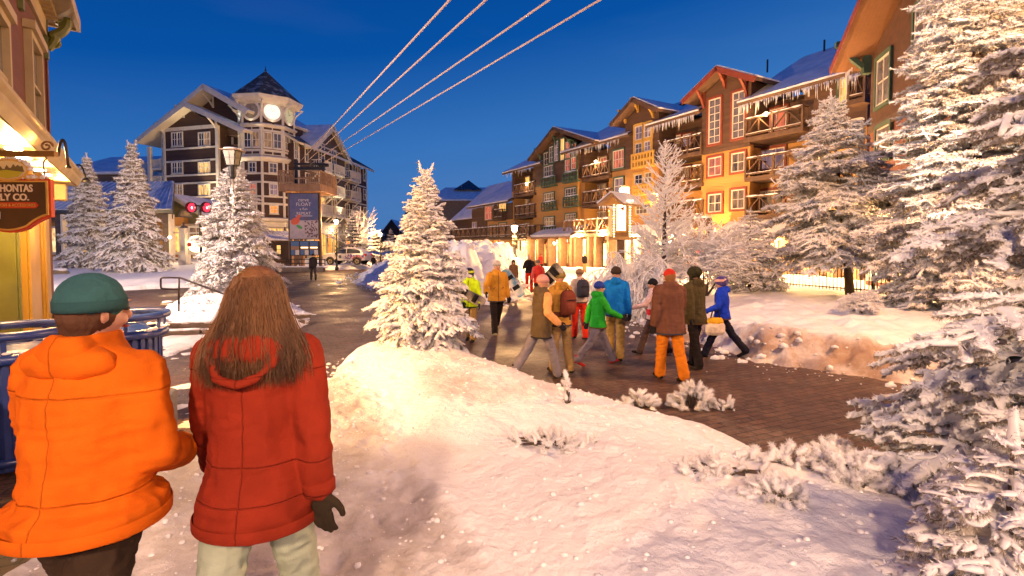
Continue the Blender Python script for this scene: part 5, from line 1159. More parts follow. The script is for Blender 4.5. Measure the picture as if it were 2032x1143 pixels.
# red notice panel inside the window foot
# curved goose-neck lamps sticking out of the cornice corner
def gooseneck(e, p, dx, L, m=M_BLACKM):
    mb = MB(); pts = [(p[0]+dx*L*t, p[1], p[2]+.16*math.sin(t*3.0)-.12*max(0, t-.8)*5*t) for t in [i/12 for i in range(13)]]
    mb.tube(pts, .013, 8); q = pts[-1]; k_ = min(1, L*4); mb.lathe([(.015*k_, .03*k_), (.05*k_, 0), (.07*k_, -.05*k_), (.065*k_, -.05*k_)], 14, q); return mb
for i, (u, v, L) in enumerate(((115, 310, .22), (140, 345, .30))):
    p = at(u, v, 5.0 if i == 0 else 8.9); g = empty('gooseneck_lamp', p, 0, ('small black gooseneck lamp at the end of the sign bar', 'small black gooseneck lamp at the corner of the shop cornice')[i], 'lamp')
    o = gooseneck(g, (0, 0, 0), 1, L*(.45 if i == 0 else .9)).build('arm', M_BLACKM, g, smooth=True)

# hanging shop sign
SY = 4.6; sc = at(14, 402, SY); SGN = empty('shop_sign', sc, 0, 'hanging dark sign with red edge lettered POCAHONTAS SUPPLY CO and a mountain medallion', 'sign')
W_, H_ = .362, .19
def signshape(w, h, grow):
    P = []; 
    P += [(-w-grow, h+grow), (w+grow, h+grow), (w+grow, -h*.55-grow)]
    for i in range(9): t = i/8; P.append((w*(1-t*.55)+grow*(1-t), -h*.55-grow - .13*h*math.sin(t*1.57)-.55*h*t**2*.8))
    for i in range(9): t = i/8; P.append((w*.45-(w*.9)*t, -h*1.12-grow-.18*h*math.sin(t*3.1416)))
    for i in range(9): t = 1-i/8; P.append((-w*(1-t*.55)-grow*(1-t), -h*.55-grow - .13*h*math.sin(t*1.57)-.55*h*t**2*.8))
    P.append((-w-grow, -h*.55-grow)); return P
M_SBR = noisy('sign_brown', (.075, .04, .022), (.05, .028, .018), 5, .45); M_SRED = noisy('sign_red', (.62, .07, .03), (.5, .05, .02), 4, .4); M_SGOLD = noisy('sign_gold', (.8, .5, .12), (.6, .36, .09), 6, .4); M_SWHITE = mat('sign_cream', (.85, .75, .58), .5)
def plate(P, y0, y1, name, m, par, z=0):
    mb = MB(); P2 = [(x, zz+z) for x, zz in P][::-1]; mb.prism_y(P2, y0, y1); return mb.build(name, m, par)
plate(signshape(W_, H_, .026), .012, .05, 'sign_edge', M_SRED, SGN); plate(signshape(W_, H_, .008), 0, .011, 'sign_border', M_SGOLD, SGN); plate(signshape(W_-.008, H_-.006, 0), -.008, -.001, 'sign_board', M_SBR, SGN)
text('POCAHONTAS', .092, M_SWHITE, SGN, (.0, -.012, .125), depth=.003, sx=.80, bold=.002); text('SUPPLY CO.', .086, M_SWHITE, SGN, (-.01, -.012, .045), depth=.003, sx=.98, bold=.002)
mb = MB(); mb.prism_y([(-.30, -.052), (.27, -.052), (.30, -.025), (.27, .002), (-.30, .002)], -.014, -.009); mb.build('ribbon', M_SRED, SGN)
text('OUTERWEAR, SHOES & ACCESSORIES', .037, M_SGOLD, SGN, (-.02, -.018, -.026), depth=.002, sx=.95)
mb = MB(); mb.box(-.16, -.055, -.016, -.009, -.15, -.085); lb = mb.build('label', M_SWHITE, SGN); mb = MB(); mb.box(-.1, -.06, -.018, -.0165, -.14, -.095); mb.build('label_mark', M_SRED, lb)
# medallion: mountains in an oval, with snow crust
md = Vector((.02, 0, H_+.105))
mb = MB(); n = 32; mb.prism_y([(md.x+.19*math.cos(-2*math.pi*i/n), md.z+.10*math.sin(-2*math.pi*i/n)) for i in range(n)][::-1], .0, .04); ov = mb.build('medallion', M_SGOLD, SGN)
mb = MB(); mb.prism_y([(md.x+.17*math.cos(-2*math.pi*i/n), md.z+.083*math.sin(-2*math.pi*i/n)) for i in range(n)][::-1], -.008, -.001); mb.build('sky_panel', mat('sign_sky', (.75, .66, .42), .5), ov)
rnd = random.Random(3); mb = MB(); top = [(md.x-.16+.32*i/16, md.z+(.0 if i in (0, 16) else rnd.uniform(.005, .05))) for i in range(17)]
mb.prism_y([(md.x-.155, md.z-.02), (md.x+.155, md.z-.02)] + top[1:-1][::-1], -.013, -.009); mb.build('mountains', mat('sign_peak', (.16, .13, .06), .6), ov)
mb = MB(); mb.prism_y([(md.x-.15, md.z-.02), (md.x-.1, md.z-.062), (md.x, md.z-.078), (md.x+.1, md.z-.062), (md.x+.15, md.z-.02), (md.x, md.z-.002)], -.017, -.0135); mb.build('meadow', mat('sign_meadow', (.5, .48, .05), .6), ov)
mb = MB(); 
for sx in (-1, 1): mb.tube([(sx*(.27+.05*(1-k/30)*math.cos(k*.45)), .015, H_+.045+.03*(1-k/30)*math.sin(k*.45)) for k in range(26)], .012, 6); mb.tube([(sx*(.20+.04*(1-k/30)*math.cos(k*.45)), .015, H_+.04+.026*(1-k/30)*math.sin(k*.45)) for k in range(24)], .010, 6)
mb.build('scroll', M_SGOLD, SGN)
sb = MB()
for k in range(60):
    a = rnd.uniform(0, math.pi); sb.ball((md.x+.195*math.cos(a), rnd.uniform(0, .04), md.z+.105*math.sin(a)), rnd.uniform(.008, .019), 6, 4)
for k in range(40): sb.ball((rnd.uniform(.15, .37), rnd.uniform(0, .04), H_+.035+rnd.uniform(-.01, .02)), rnd.uniform(.008, .018), 6, 4)
sb.build('snow', M_SNOW, SGN, smooth=True)
# iron bar holding it
bl_ = at(-60, 303, SY)-sc; br_ = at(108, 311, SY)-sc; mb = MB(); mb.beam((bl_.x-.3, .02, bl_.z), (br_.x, .02, bl_.z-.01), .045, .05)
for x in (-.30, .335): mb.tube([(x, .02, bl_.z), (x+.02, .02, bl_.z-.05), (x-.01, .02, bl_.z-.09), (x, .02, H_+.02)], .008, 6)
mb.tube([(.36+.06*math.cos(k*.5)*(1-k/22), .02, bl_.z+.06+.05*math.sin(k*.5)*(1-k/22)) for k in range(18)], .009, 6)
mb.build('hanger', noisy('iron_gold', (.30, .17, .06), (.2, .11, .04), 8, .5, metal=.4), SGN)
# flood lamp above it
p = at(38, 272, 5.5); FL = empty('flood_lamp', p, 0, 'bright bare flood lamp under the shop canopy above the hanging sign', 'lamp')
mb = MB(); mb.ball((0, 0, 0), .06, 14, 9); mb.build('bulb', mat('flood_bulb', (1, .9, .7), .3, emit=(1, .72, .36), es=60), FL, smooth=True); mb = MB(); mb.lathe([(.03, .16), (.035, .08), (.05, .045), (.062, .03), (.055, .03)], 14); mb.build('socket', M_BLACKM, FL)

# ------------------------------------------------------------------ blue litter bins, red notice board
M_BLUE = noisy('blue_paint', (.012, .03, .16), (.02, .045, .22), 6, .32, .1, spec=.7)
def bin_(px, Y, label, r=.5, topz=1.36):
    p = at(px, 600, Y); p.z = 0; e = empty('litter_bin', p, 0, label, 'bin', 'blue slatted litter bins')
    def ring(z, rr, t=.045): 
        m = MB(); m.tube([(rr*math.cos(2*math.pi*k/40), rr*math.sin(2*math.pi*k/40), z) for k in range(41)], t, 8, cap=False); return m
    mb = MB(); mb.lathe([(r*.86, .02), (r*.86, topz-.3), (r*.8, topz-.3)], 40); mb.build('barrel', M_BLUE, e, smooth=False)
    ring(topz, r+.05).build('rim', M_BLUE, e, smooth=True); ring(topz-.22, r+.01, .055).build('hoop', M_BLUE, e, smooth=True); ring(.12, r-.03).build('hoop', M_BLUE, e, smooth=True)
    mb = MB()
    for k in range(28):
        a = 2*math.pi*k/28; c, s = math.cos(a), math.sin(a); mb.beam((c*(r-.02), s*(r-.02), .05), (c*(r-.02), s*(r-.02), topz-.22), .05, .012, (c, s, 0)); 
        if k % 4 == 0: mb.beam((c*(r+.02), s*(r+.02), topz-.22), (c*(r+.04), s*(r+.04), topz), .04, .02, (c, s, 0))
    mb.build('slats', M_BLUE, e)
    mb = MB(); mb.lathe([(r-.02, topz-.24), (r*.6, topz-.16), (.16, topz-.12), (.16, topz-.14)], 32); mb.build('lid', M_BLUE, e)
    sb = MB(); rnd = random.Random(int(px)); 
    for k in range(46): a = rnd.uniform(0, 6.28); q = rnd.uniform(r-.06, r+.05); sb.ball((q*math.cos(a), q*math.sin(a), topz-.17+rnd.uniform(-.01, .015)), rnd.uniform(.02, .06), 7, 4, sz=.4)
    sb.build('snow', M_SNOW, e, smooth=True); return e
b1 = bin_(246, 6.3, 'blue steel litter bin with snow on its hoop between the two walkers', .40, 1.30)
b2 = bin_(20, 5.0, 'blue steel litter bin at the left edge in front of the shop windows', .46, 1.32)
e = empty('notice_panel', at(20, 660, 6.6), 0, 'red panel with a small white notice under the yellow shop window', 'sign'); e.rotation_euler = (0, 0, F5.rz)
mb = MB(); mb.box(-.6, .55, 0, .03, -.28, .22); mb.build('board', M_SRED, e); mb = MB(); mb.box(-.26, -.10, -.006, -.002, -.12, .06); mb.build('notice', M_SWHITE, e)
text('NOTICE', .042, M_SRED, e, (-.18, -.01, .03), depth=.001); text('PATRONS', .034, M_SRED, e, (-.18, -.01, -.02), depth=.001); text('ONLY', .04, M_SRED, e, (-.18, -.01, -.07), depth=.001)
# grey concrete bollard box behind the orange jacket
p = at(322, 800, 5.1); p.z = 0; e = empty('electrical_box', p, .35, 'grey cabinet with a sloping top beside the litter bin', 'cabinet')
mb = MB(); mb.add([(-.35, -.2, 0), (.06, -.2, 0), (.06, .3, 0), (-.35, .3, 0), (-.35, -.2, .78), (.06, -.2, .62), (.06, .3, .62), (-.35, .3, .78)], [(0, 3, 2, 1), (4, 5, 6, 7), (0, 1, 5, 4), (1, 2, 6, 5), (2, 3, 7, 6), (3, 0, 4, 7)]); mb.build('case', noisy('grey_steel', (.12, .12, .14), (.08, .08, .1), 4, .5, .1), e, bevel=.012)
mb = MB(); mb.box(-.3, .02, -.206, -.202, .1, .5); mb.build('door', noisy('grey_steel2', (.15, .15, .17), (.1, .1, .12), 4, .5), e)
# A-frame board behind the walker
p = at(128, 600, 8.6); p.z = 0; e = empty('sandwich_board', p, .4, 'dark folding pavement board half hidden behind the orange jacket', 'sign')
for sg in (-1, 1):
    mb = MB(); mb.beam((-.3, sg*.22, 0), (-.3, 0, 1.15), .05, .04); mb.beam((.3, sg*.22, 0), (.3, 0, 1.15), .05, .04); mb.beam((-.3, sg*.05, 1.0), (.3, sg*.05, 1.0), .05, .05); mb.beam((-.3, sg*.2, .15), (.3, sg*.2, .15), .05, .05); mb.slab([(-.28, sg*.19, .18), (.28, sg*.19, .18), (.28, sg*.04, .98), (-.28, sg*.04, .98)], .015); mb.build('panel', M_TIMB, e)

# ------------------------------------------------------------------ handrail and rocks
p0 = on(355, 615, .3); e = empty('handrail', p0, 0, 'brown tubular handrail with a squared loop end running down behind the woman', 'handrail')
Yh = p0.y; q = lambda u, v, Y=Yh: at(u, v, Y)-p0
M_RAIL = noisy('brown_rail', (.055, .03, .022), (.035, .02, .016), 9, .4, metal=.5)
def rounded(P, r=.07, n=5):
    out_ = [P[0]]
    for a, b, c in zip(P, P[1:], P[2:]):
        u_ = (a-b).normalized()*min(r, (a-b).length/2); v_ = (c-b).normalized()*min(r, (c-b).length/2)
        for i in range(n+1): t = i/n; out_.append((b+u_)*(1-t)**2 + b*2*t*(1-t) + (b+v_)*t**2)
    return out_ + [P[-1]]
mb = MB(); mb.tube(rounded([q(355, 574), q(319, 573), q(319, 551), q(357, 551), q(440, 582, Yh-.4), q(520, 612, Yh-.8)]), .026, 10); mb.build('rail', M_RAIL, e, smooth=True)
mb = MB(); mb.tube([q(355, 553), q(355, 618)], .026, 10); mb.build('post', M_RAIL, e, smooth=True); mb = MB(); pe = q(470, 594, Yh-.55); mb.tube([pe, (pe.x, pe.y, -.3)], .026, 10); mb.build('post', M_RAIL, e, smooth=True)
def rock(p, r, label, seed, m=None):
    e = empty('rock', p, seed, label, 'rock'); bm = bmesh.new(); bmesh.ops.create_icosphere(bm, subdivisions=3, radius=1)
    for v in bm.verts:
        n_ = mnoise.noise(v.co*1.3 + Vector((seed, 0, 0)))*.35 + mnoise.noise(v.co*4+Vector((seed, 3, 0)))*.1; v.co = Vector((v.co.x*r, v.co.y*r*.7, v.co.z*r*.5))*(1+n_)
    me = bpy.data.meshes.new('stone'); bm.to_mesh(me); bm.free(); me.materials.append(m or noisy('rock_tan', (.32, .25, .13), (.2, .16, .10), 3, .85, .6)); o = bpy.data.objects.new('stone', me); COL.objects.link(o); o.parent = e
    sb = MB(); sb.ball((0, .05*r, r*.42), r*.7, 14, 7, sz=.28, sy=.8); sb.build('snow', M_SNOW, e, smooth=True); return e
for i, (u, v, r, l) in enumerate(((333, 604, .26, 'yellowish rock capped with snow left of the handrail post'), (386, 609, .11, 'small pale stone right of the handrail post'), (318, 617, .09, 'tiny stone in front of the yellowish rock'), (590, 610, .16, 'dark rock poking out of the tip of the snow island'), (598, 624, .14, 'lower dark rock at the right tip of the snow island'),
        (115, 535, .7, 'big dark boulder under the porch left of the twin spruces'), (150, 548, .55, 'snow capped boulder right of the porch boulder'), (200, 530, .5, 'boulder below the left twin spruce'), (350, 517, .45, 'flat boulder left of the white signpost'), (372, 530, .3, 'small boulder at the edge of the lawn'))):
    p = on(u, v, .3 if i < 5 else .8); rock(p + Vector((0, 0, -.02)), r, l, i+1)

# ------------------------------------------------------------------ porch building, small gabled shop, posts
def basez(u, Y): p = at(u, 500, Y); return Vector((p.x, Y, gz(p.x, Y)))
FP = Frame(at(96, 400, 40).x, 40, 1, -.06); e = empty('porch_building', FP.o, 0, 'long low pavilion with a snowy metal roof behind the twin spruces', 'building')
sE_ = FP.pix(352, 400)[0]; ze = FP.pix(200, 418)[1]; zr = at(200, 362, 44).z
mb = MB(); mb.slab([(-3, -.6, ze), (sE_, -.6, ze), (sE_-3.4, 4.2, zr), (-3, 4.2, zr)], .28); ro = fb(mb, 'roof', mat('dark_fascia', (.05, .06, .07), .5), e, FP)
mb = MB(); mb.slab([(-3, -.62, ze+.06), (sE_-.02, -.62, ze+.06), (sE_-3.42, 4.2, zr+.06), (-3, 4.2, zr+.06)], .05)
for i in range(26): x = -3+(sE_+3)*i/26; mb.beam((x, -.6, ze+.08), (x-3.4*max(0, (x/sE_))**3, 4.1, zr+.08), .05, .06)
mb.build('snow', noisy('blue_metal_snow', (.80, .83, .9), (.42, .50, .60), .7, .5, .3, 6, 6, stretch=(3, 1, 1)), ro)
mb = MB(); mb.box(-3, sE_-2.8, 2.0, 5, 0, ze-.3); fb(mb, 'wall', M_OCHRE, e, FP); bands(e, FP, -3, sE_-.3, [ze-.42], M_TAUPE, .5, y=-.1)
for u in (123, 335, 228): x = FP.pix(u, 470)[0]; mb = MB(); mb.box(x-.25, x+.25, -.3, .2, 0, ze-.3); c_ = fb(mb, 'porch_column', M_TAUPE, e, FP); mb = MB(); mb.box(x+.26, x+.42, -.35, .1, 0, ze-.3); mb.build('trim', M_WHITEP, c_)
for k in range(7): x = -2+k*2.0; o = win(e, FP, (x, x+1.4, 1.6, 3.9), AMB if k in (1, 5) else PALE if k == 0 else DIM, M_WHITEP, 2, 2, y=2.0, fw=.16)
mb = MB(); mb.box(-3, sE_-.8, -.35, -.2, 0, 1.35); fb(mb, 'low_wall', M_TIMBL, e, FP)

FG = Frame(at(340, 450, 45).x-3.9, 45, 1, .0); c0 = FG.pix(343, 400)[0]; za_ = FG.pix(343, 386)[1]; se = FG.pix(436, 444)[0]; zel = FG.pix(436, 444)[1]
e = empty('gabled_shop', FG.o, 0, 'small olive gabled shop with an arched fanlight and a lit door left of the hotel', 'building'); M_OLS = siding('olive_siding', (.40, .36, .16), (.46, .42, .2), .14)
mb = MB(); mb.prism_y([(2*c0-se+.3, 0), (se-.3, 0), (se-.3, zel-.1), (c0, za_-.3), (2*c0-se+.3, zel-.1)], 0, 7); fb(mb, 'wall', M_OLS, e, FG)
gable_roof(e, FG, (2*c0-se, zel), (c0, za_), (se, zel), -.5, 7, M_ROOFSNOW, M_WHITEP, .2, .1, barge=.22)
zb_ = FG.pix(380, 446)[1]; mb = MB(); mb.box(2*c0-se+.3, se-.3, -.12, 0, zb_-.3, zb_+.12); mb.box(c0-.2, se-.3, -1.4, -.12, zb_-.12, zb_); fb(mb, 'entablature', M_WHITEP, e, FG)
mb = MB(); mb.box(c0-.2, se-.3, -.06, 0, 0, zb_-.3); fb(mb, 'front_panel', M_WHITEP, e, FG)
cx, cz = FG.pix(368, 429); mb = MB(); P = [(cx-.75, cz-.12), (cx+.75, cz-.12)] + [(cx+.62*math.cos(t*.3142), cz+.62*math.sin(t*.3142)) for t in range(11)]; mb.prism_y(P, -.08, 0); fa = fb(mb, 'fanlight', M_WHITEP, e, FG)
mb = MB(); mb.prism_y([(cx-.42, cz+.03), (cx+.42, cz+.03)] + [(cx+.42*math.cos(t*.3142), cz+.03+.42*math.sin(t*.3142)) for t in range(11)], -.11, -.085); mb.build('pane', DIM, fa)
for u0, u1, g in ((346, 356, AMB), (372, 383, DIM), (386, 391, PALE), (357, 370, AMB)):
    a, b = FG.pix(u0, 480)[0], FG.pix(u1, 480)[0]; win(e, FG, (a, b, .6+.3, 3.4), g, M_YELT if u0 == 372 else M_WHITEP, 1, 2, y=-.06, fw=.12, name='door' if u0 == 372 else 'window')
for u in (342, 385, 432): x = FG.pix(u, 480, -1.3)[0]; mb = MB(); mb.box(x-.14, x+.14, -1.4, -1.1, 0, zb_-.12); fb(mb, 'column', M_WHITEP, e, FG)
# white signpost with cap and lit oval sign
p = basez(366, 36); hgt = at(366, 441, 36).z-p.z; e = empty('signpost', p, 0, 'white square post with a ball cap holding a lit oval sign', 'signpost')
mb = MB(); mb.box(-.28, .28, -.28, .28, 0, .75); mb.box(-.16, .16, -.16, .16, .75, hgt-.5); mb.box(-.24, .24, -.24, .24, hgt-.5, hgt-.42); mb.build('post', M_WHITEP, e, bevel=.015)
mb = MB(); mb.lathe([(.3, hgt-.42), (.05, hgt-.2), (.09, hgt-.1), (.02, hgt)], 4, a0=.785); mb.build('cap', M_TAUPE, e); mb = MB(); mb.box(-.75, 2.1, -.04, .04, hgt-.8, hgt-.72); mb.build('arm', M_WHITEP, e)
M_LSIGN = mat('lit_sign', (.9, .8, .6), .4, emit=(1, .74, .36), es=5.5)
mb = MB(); n = 20; mb.prism_y([(.95+.62*math.cos(2*math.pi*i/n), hgt-1.55+(.68+.1*math.cos(4*math.pi*i/n))*math.sin(2*math.pi*i/n)) for i in range(n)], -.08, .08); s_ = mb.build('sign_panel', M_LSIGN, e)
for k, t_ in enumerate(('VILLAGE', 'SWEETS')): text('COFFEE' if k == 0 else 'HOUSE', .24, mat('sign_ink', (.2, .08, .03), .6), e, (.98, -.1, hgt-1.75-.26*k), depth=.005)
mb = MB(); mb.lathe([(.16, 0), (.16, .05), (0, .05)], 16, capb=False); o = mb.build('emblem', M_SRED, e); o.location = (.45, -.09, hgt-1.6); o.rotation_euler = (R(90), 0, 0)
# crossing signal with two round red lamps
p = basez(399, 33); hz = at(399, 411, 33).z-p.z; e = empty('crossing_signal', p, 0, 'dark post carrying two round glowing red signal lamps', 'signal'); mb = MB(); mb.tube([(0, 0, 0), (0, 0, hz+.1)], .09, 10); mb.box(-.35, .35, -.04, .04, hz+.04, hz+.14); mb.build('post', M_BLACKM, e)
for sx, r_ in ((-.52, .30), (.47, .30)):
    mb = MB(); n = 24; mb.lathe([(.26, .0), (.34, 0), (.36, .22), (.33, .22), (.31, .03), (.26, .02)], 24, capb=False); o = mb.build('signal_hood', M_BLACKM, e); o.location = (sx, .05, hz-.03); o.rotation_euler = (R(90), 0, 0)
    mb = MB(); mb.lathe([(.0, .10), (.12, .095), (.22, .07), (.29, .03)], 20, capb=False); l_ = mb.build('lens', mat('red_lens', (.5, .01, .02), .25, emit=(1, .03, .06), es=1.7), e, smooth=True); l_.location = (sx, .05, hz-.03); l_.rotation_euler = (R(90), 0, 0)
    mb = MB(); mb.ball((sx+.03, -.06, hz-.05), .05, 8, 6, sz=1.6); mb.build('glow_bulb', mat('red_core', (1, .5, .5), .3, emit=(1, .45, .5), es=6), e)
# lantern on its frosted pole
p = basez(465, 20.5); zt_ = at(466, 296, 20.5).z-p.z; zb_ = at(466, 328, 20.5).z-p.z; e = empty('lantern_pole', p, 0, 'old square lantern on a frost covered pole in the broad spruce', 'lantern')
mb = MB(); mb.tube([(0, 0, 0), (0, 0, zb_-.2)], .045, 10); mb.build('pole', noisy('rimed_pole', (.42, .38, .35), (.16, .14, .12), 3, .7), e)
mb = MB(); rnd = random.Random(8)
for k in range(110): z_ = rnd.uniform(.6, zb_-.2)**.9; a = rnd.uniform(2.5, 7); mb.ball((.06*math.cos(a), .06*math.sin(a), z_), rnd.uniform(.02, .05), 6, 4, sz=1.4)
mb.build('rime', M_FROST, e, smooth=True)
w0, w1 = .17, .25; mb = MB()
for sx in (-1, 1):
    for sy in (-1, 1): mb.beam((sx*w0, sy*w0, zb_), (sx*w1, sy*w1, zt_-.08), .035, .035)
for t in (0, .5, 1): q_ = w0+(w1-w0)*t; z_ = zb_+(zt_-.08-zb_)*t; [mb.beam((a, b, z_), (c, d, z_), .03, .03) for a, b, c, d in ((-q_, -q_, q_, -q_), (q_, -q_, q_, q_), (q_, q_, -q_, q_), (-q_, q_, -q_, -q_))]
mb.beam((0, -w0, zb_), (0, -w1, zt_-.08), .02, .02); mb.build('cage', M_BLACKM, e)
mb = MB(); mb.add([(-w0, -w0, zb_), (w0, -w0, zb_), (w0, w0, zb_), (-w0, w0, zb_), (-w1, -w1, zt_-.09), (w1, -w1, zt_-.09), (w1, w1, zt_-.09), (-w1, w1, zt_-.09)], [(0, 1, 5, 4), (1, 2, 6, 5), (2, 3, 7, 6), (3, 0, 4, 7)]); mb.build('pane', noisy('frosted_pane', (.06, .05, .035), (.04, .03, .025), 5, .4), e)
mb = MB(); mb.box(-.36, .36, -.36, .36, zt_-.07, zt_-.03); mb.lathe([(.36, zt_-.03), (.1, zt_+.06)], 4, a0=.785); mb.build('cap', M_TIMBL, e); mb = MB(); mb.ball((0, 0, zt_), .34, 12, 6, sz=.22); mb.build('snow', M_SNOW, e, smooth=True)
mb = MB(); mb.lathe([(.07, zb_-.55), (.13, zb_-.45), (.15, zb_-.05), (.2, zb_)], 12); mb.build('collar', M_BLACKM, e)

# ------------------------------------------------------------------ street lamps
def street_lamp(p, h, label, kind='globe', power=400, cold=False):
    e = empty('street_lamp', p, 0, label, 'street lamp'); mb = MB(); mb.lathe([(.17, 0), (.17, .25), (.10, .35), (.08, .9), (.055, 1.0), (.05, h-.5), (.09, h-.46), (.05, h-.4)], 14); mb.build('post', M_BLACKM, e)
    mb = MB(); mb.lathe([(.08, h-.4), (.13, h-.36), (.19, h-.05), (.2, h-.02)], 8); o = mb.build('lantern', M_BULBW if cold else M_BULB, e); mb = MB(); mb.lathe([(.25, h-.02), (.2, h+.06), (.05, h+.16), (.02, h+.24)], 8); mb.build('cap', M_BLACKM, e)
    rnd = random.Random(int(h*100)); mb = MB()
    for k in range(14): a = rnd.uniform(0, 6.28); mb.ball((.09*math.cos(a), .09*math.sin(a), rnd.uniform(.9, h-.7)), rnd.uniform(.05, .12), 6, 5)
    mb.build('wreath', M_NEEDLED, e)
    light('lamp_light', (0, -.4, h-.2), power, r=.12, parent=e)
    return e
for u, v, Y, l, pw in ((668, 441, 47, 'lit street lamp with a dark post right of the banner tower', 1600), (755, 466, 62, 'lit street lamp among the frosted trees at the far street end', 1900), (1021, 454, 31, 'lit street lamp rising behind the ploughed snow heap', 1900)):
    p = basez(u, Y); street_lamp(p, at(u, v, Y).z-p.z+.2, l, power=pw)

# ------------------------------------------------------------------ gabled lit sign with a lantern on top
Y = 24.5; p = basez(1230, Y); e = empty('gabled_sign', p, 0, 'tall timber sign with a little snowy roof, lit panel and a bright lamp above', 'sign'); g = lambda u, v: at(u, v, Y)-p
xl, xr = g(1212, 440).x, g(1250, 440).x; z0_, z1_ = g(1230, 470).z, g(1230, 402).z; ang = R(14)
mb = MB(); mb.box(xl-.18, xr+.25, -.45, .45, z0_-.15, z0_); mb.box(xl, xl+.16, -.35, .35, z0_, z1_); mb.box(xr-.16, xr, -.35, .35, z0_, z1_); mb.box(xl+.16, xr-.16, -.1, .3, z0_, z1_); mb.build('case', noisy('golden_timber', (.40, .24, .09), (.3, .17, .06), 4, .6, .3), e)
mb = MB(); mb.beam(((xl+xr)/2, 0, -.1), ((xl+xr)/2, 0, z0_-.15), .3, .3); mb.build('post', M_TIMB, e)
mb = MB(); mb.box(xl+.26, xr-.24, -.14, -.1, z0_+.3, z1_-.12); mb.build('lit_panel', mat('sign_white_glow', (1, .9, .7), .4, emit=(1, .78, .40), es=5.0), e)
mb = MB(); mb.box(xl+.2, xl+.26, -.16, -.1, z0_+.2, z1_-.1); mb.box(xr-.24, xr-.18, -.16, -.1, z0_+.2, z1_-.1); mb.box(xl+.26, xr-.24, -.16, -.1, z0_+.2, z0_+.3); mb.build('frame', M_YELT, e)
text('Rustic', .16, M_SBR, e, ((xl+xr)/2, -.15, z0_+.52), depth=.005) ; text('GRILLE', .13, M_SBR, e, ((xl+xr)/2, -.15, z0_+.39), depth=.005)
mb = MB()
for k in range(5): a = R(15+k*16); mb.beam((xr-.3-.12*math.cos(a), -.15, z1_-.5+.12*math.sin(a)), (xr-.3-.42*math.cos(a)*0-.0+.0-.05*k, -.15, z1_-.2-.02*k), .05, .02, (0, 1, 0))
mb.build('emblem', M_SRED, e)
# string of tiny lights round the case
mb = MB(); 
for k in range(14):
    t = k/13; 
    for x in (xl+.08, xr-.08): mb.ball((x, -.38, z0_+(z1_-z0_)*t), .022, 6, 4)
for k in range(9): mb.ball((xl+(xr-xl)*k/8, -.5, z1_+.05), .022, 6, 4)
o = mb.build('fairy_lights', M_BULB, e)
A1 = g(1204, 386); A2 = g(1243, 391)
def roofq(dx, name='r'):
    pass
ry = g(1204, 385).z; fl_, fr_ = g(1182, 411), g(1228, 405); zz = (fl_.z+fr_.z)/2; xc = (fl_.x+fr_.x)/2; hw = (fr_.x-fl_.x)/2+.1; L = g(1272, 407).x - g(1228, 405).x
# ridge runs to the right-back
dirv = Vector((L, .8, 0))
P0 = Vector((xc, -.75, ry)); PL = Vector((xc-hw, -.75, zz)); PR = Vector((xc+hw, -.75, zz))
mb = MB(); mb.slab([PL, P0, P0+dirv, PL+dirv], .1); mb.slab([P0, PR, PR+dirv, P0+dirv], .1); r_ = mb.build('roof', M_TIMBL, e)
mb = MB(); up = Vector((0, 0, .07)); mb.slab([PL+up, P0+up, P0+dirv+up, PL+dirv+up], .06); mb.slab([P0+up, PR+up, PR+dirv+up, P0+dirv+up], .06); mb.build('snow', M_ROOFSNOW, r_)
mb = MB(); mb.add([PL+Vector((.15, .1, 0)), PR+Vector((-.15, .1, 0)), P0+Vector((0, .1, -.12)), PL+Vector((.15, .2, 0)), PR+Vector((-.15, .2, 0)), P0+Vector((0, .2, -.12))], [(0, 1, 2), (5, 4, 3), (0, 3, 4, 1), (1, 4, 5, 2), (2, 5, 3, 0)]); mb.build('gable', M_OCHRE, e)
icm = MB(); rnd = random.Random(4)
for k in range(30): x = rnd.uniform(fl_.x, fr_.x); l_ = rnd.uniform(.05, .3); icm.tube([(x, -.74, zz-.08), (x, -.74, zz-.08-l_)], [.02, .004], 5)
o = icm.build('icicle_fringe', M_ICE, e); o['kind'] = 'stuff'
lp = at(1238, 381, 27.5); pp = basez(1238, 27.5); e2 = empty('street_lamp', pp, 0, 'bright square lantern lamp standing right behind the little sign roof', 'street lamp'); h_ = lp.z-pp.z
mb = MB(); mb.lathe([(.15, 0), (.06, .5), (.05, h_-.35)], 12); mb.build('post', M_BLACKM, e2); mb = MB(); mb.box(-.22, .22, -.22, .22, h_-.22, h_+.18); mb.build('lantern', mat('bright_lantern', (1, .9, .7), .3, emit=(1, .75, .38), es=34), e2, bevel=.03); mb = MB(); mb.lathe([(.36, h_+.2), (.3, h_+.25), (.06, h_+.34)], 4, a0=.785); mb.build('cap', M_TIMB, e2)
l_ = light('lamp_light', (0, 0, 0), 5200, r=.2, parent=e2); l_.location = (0, -.6, h_)

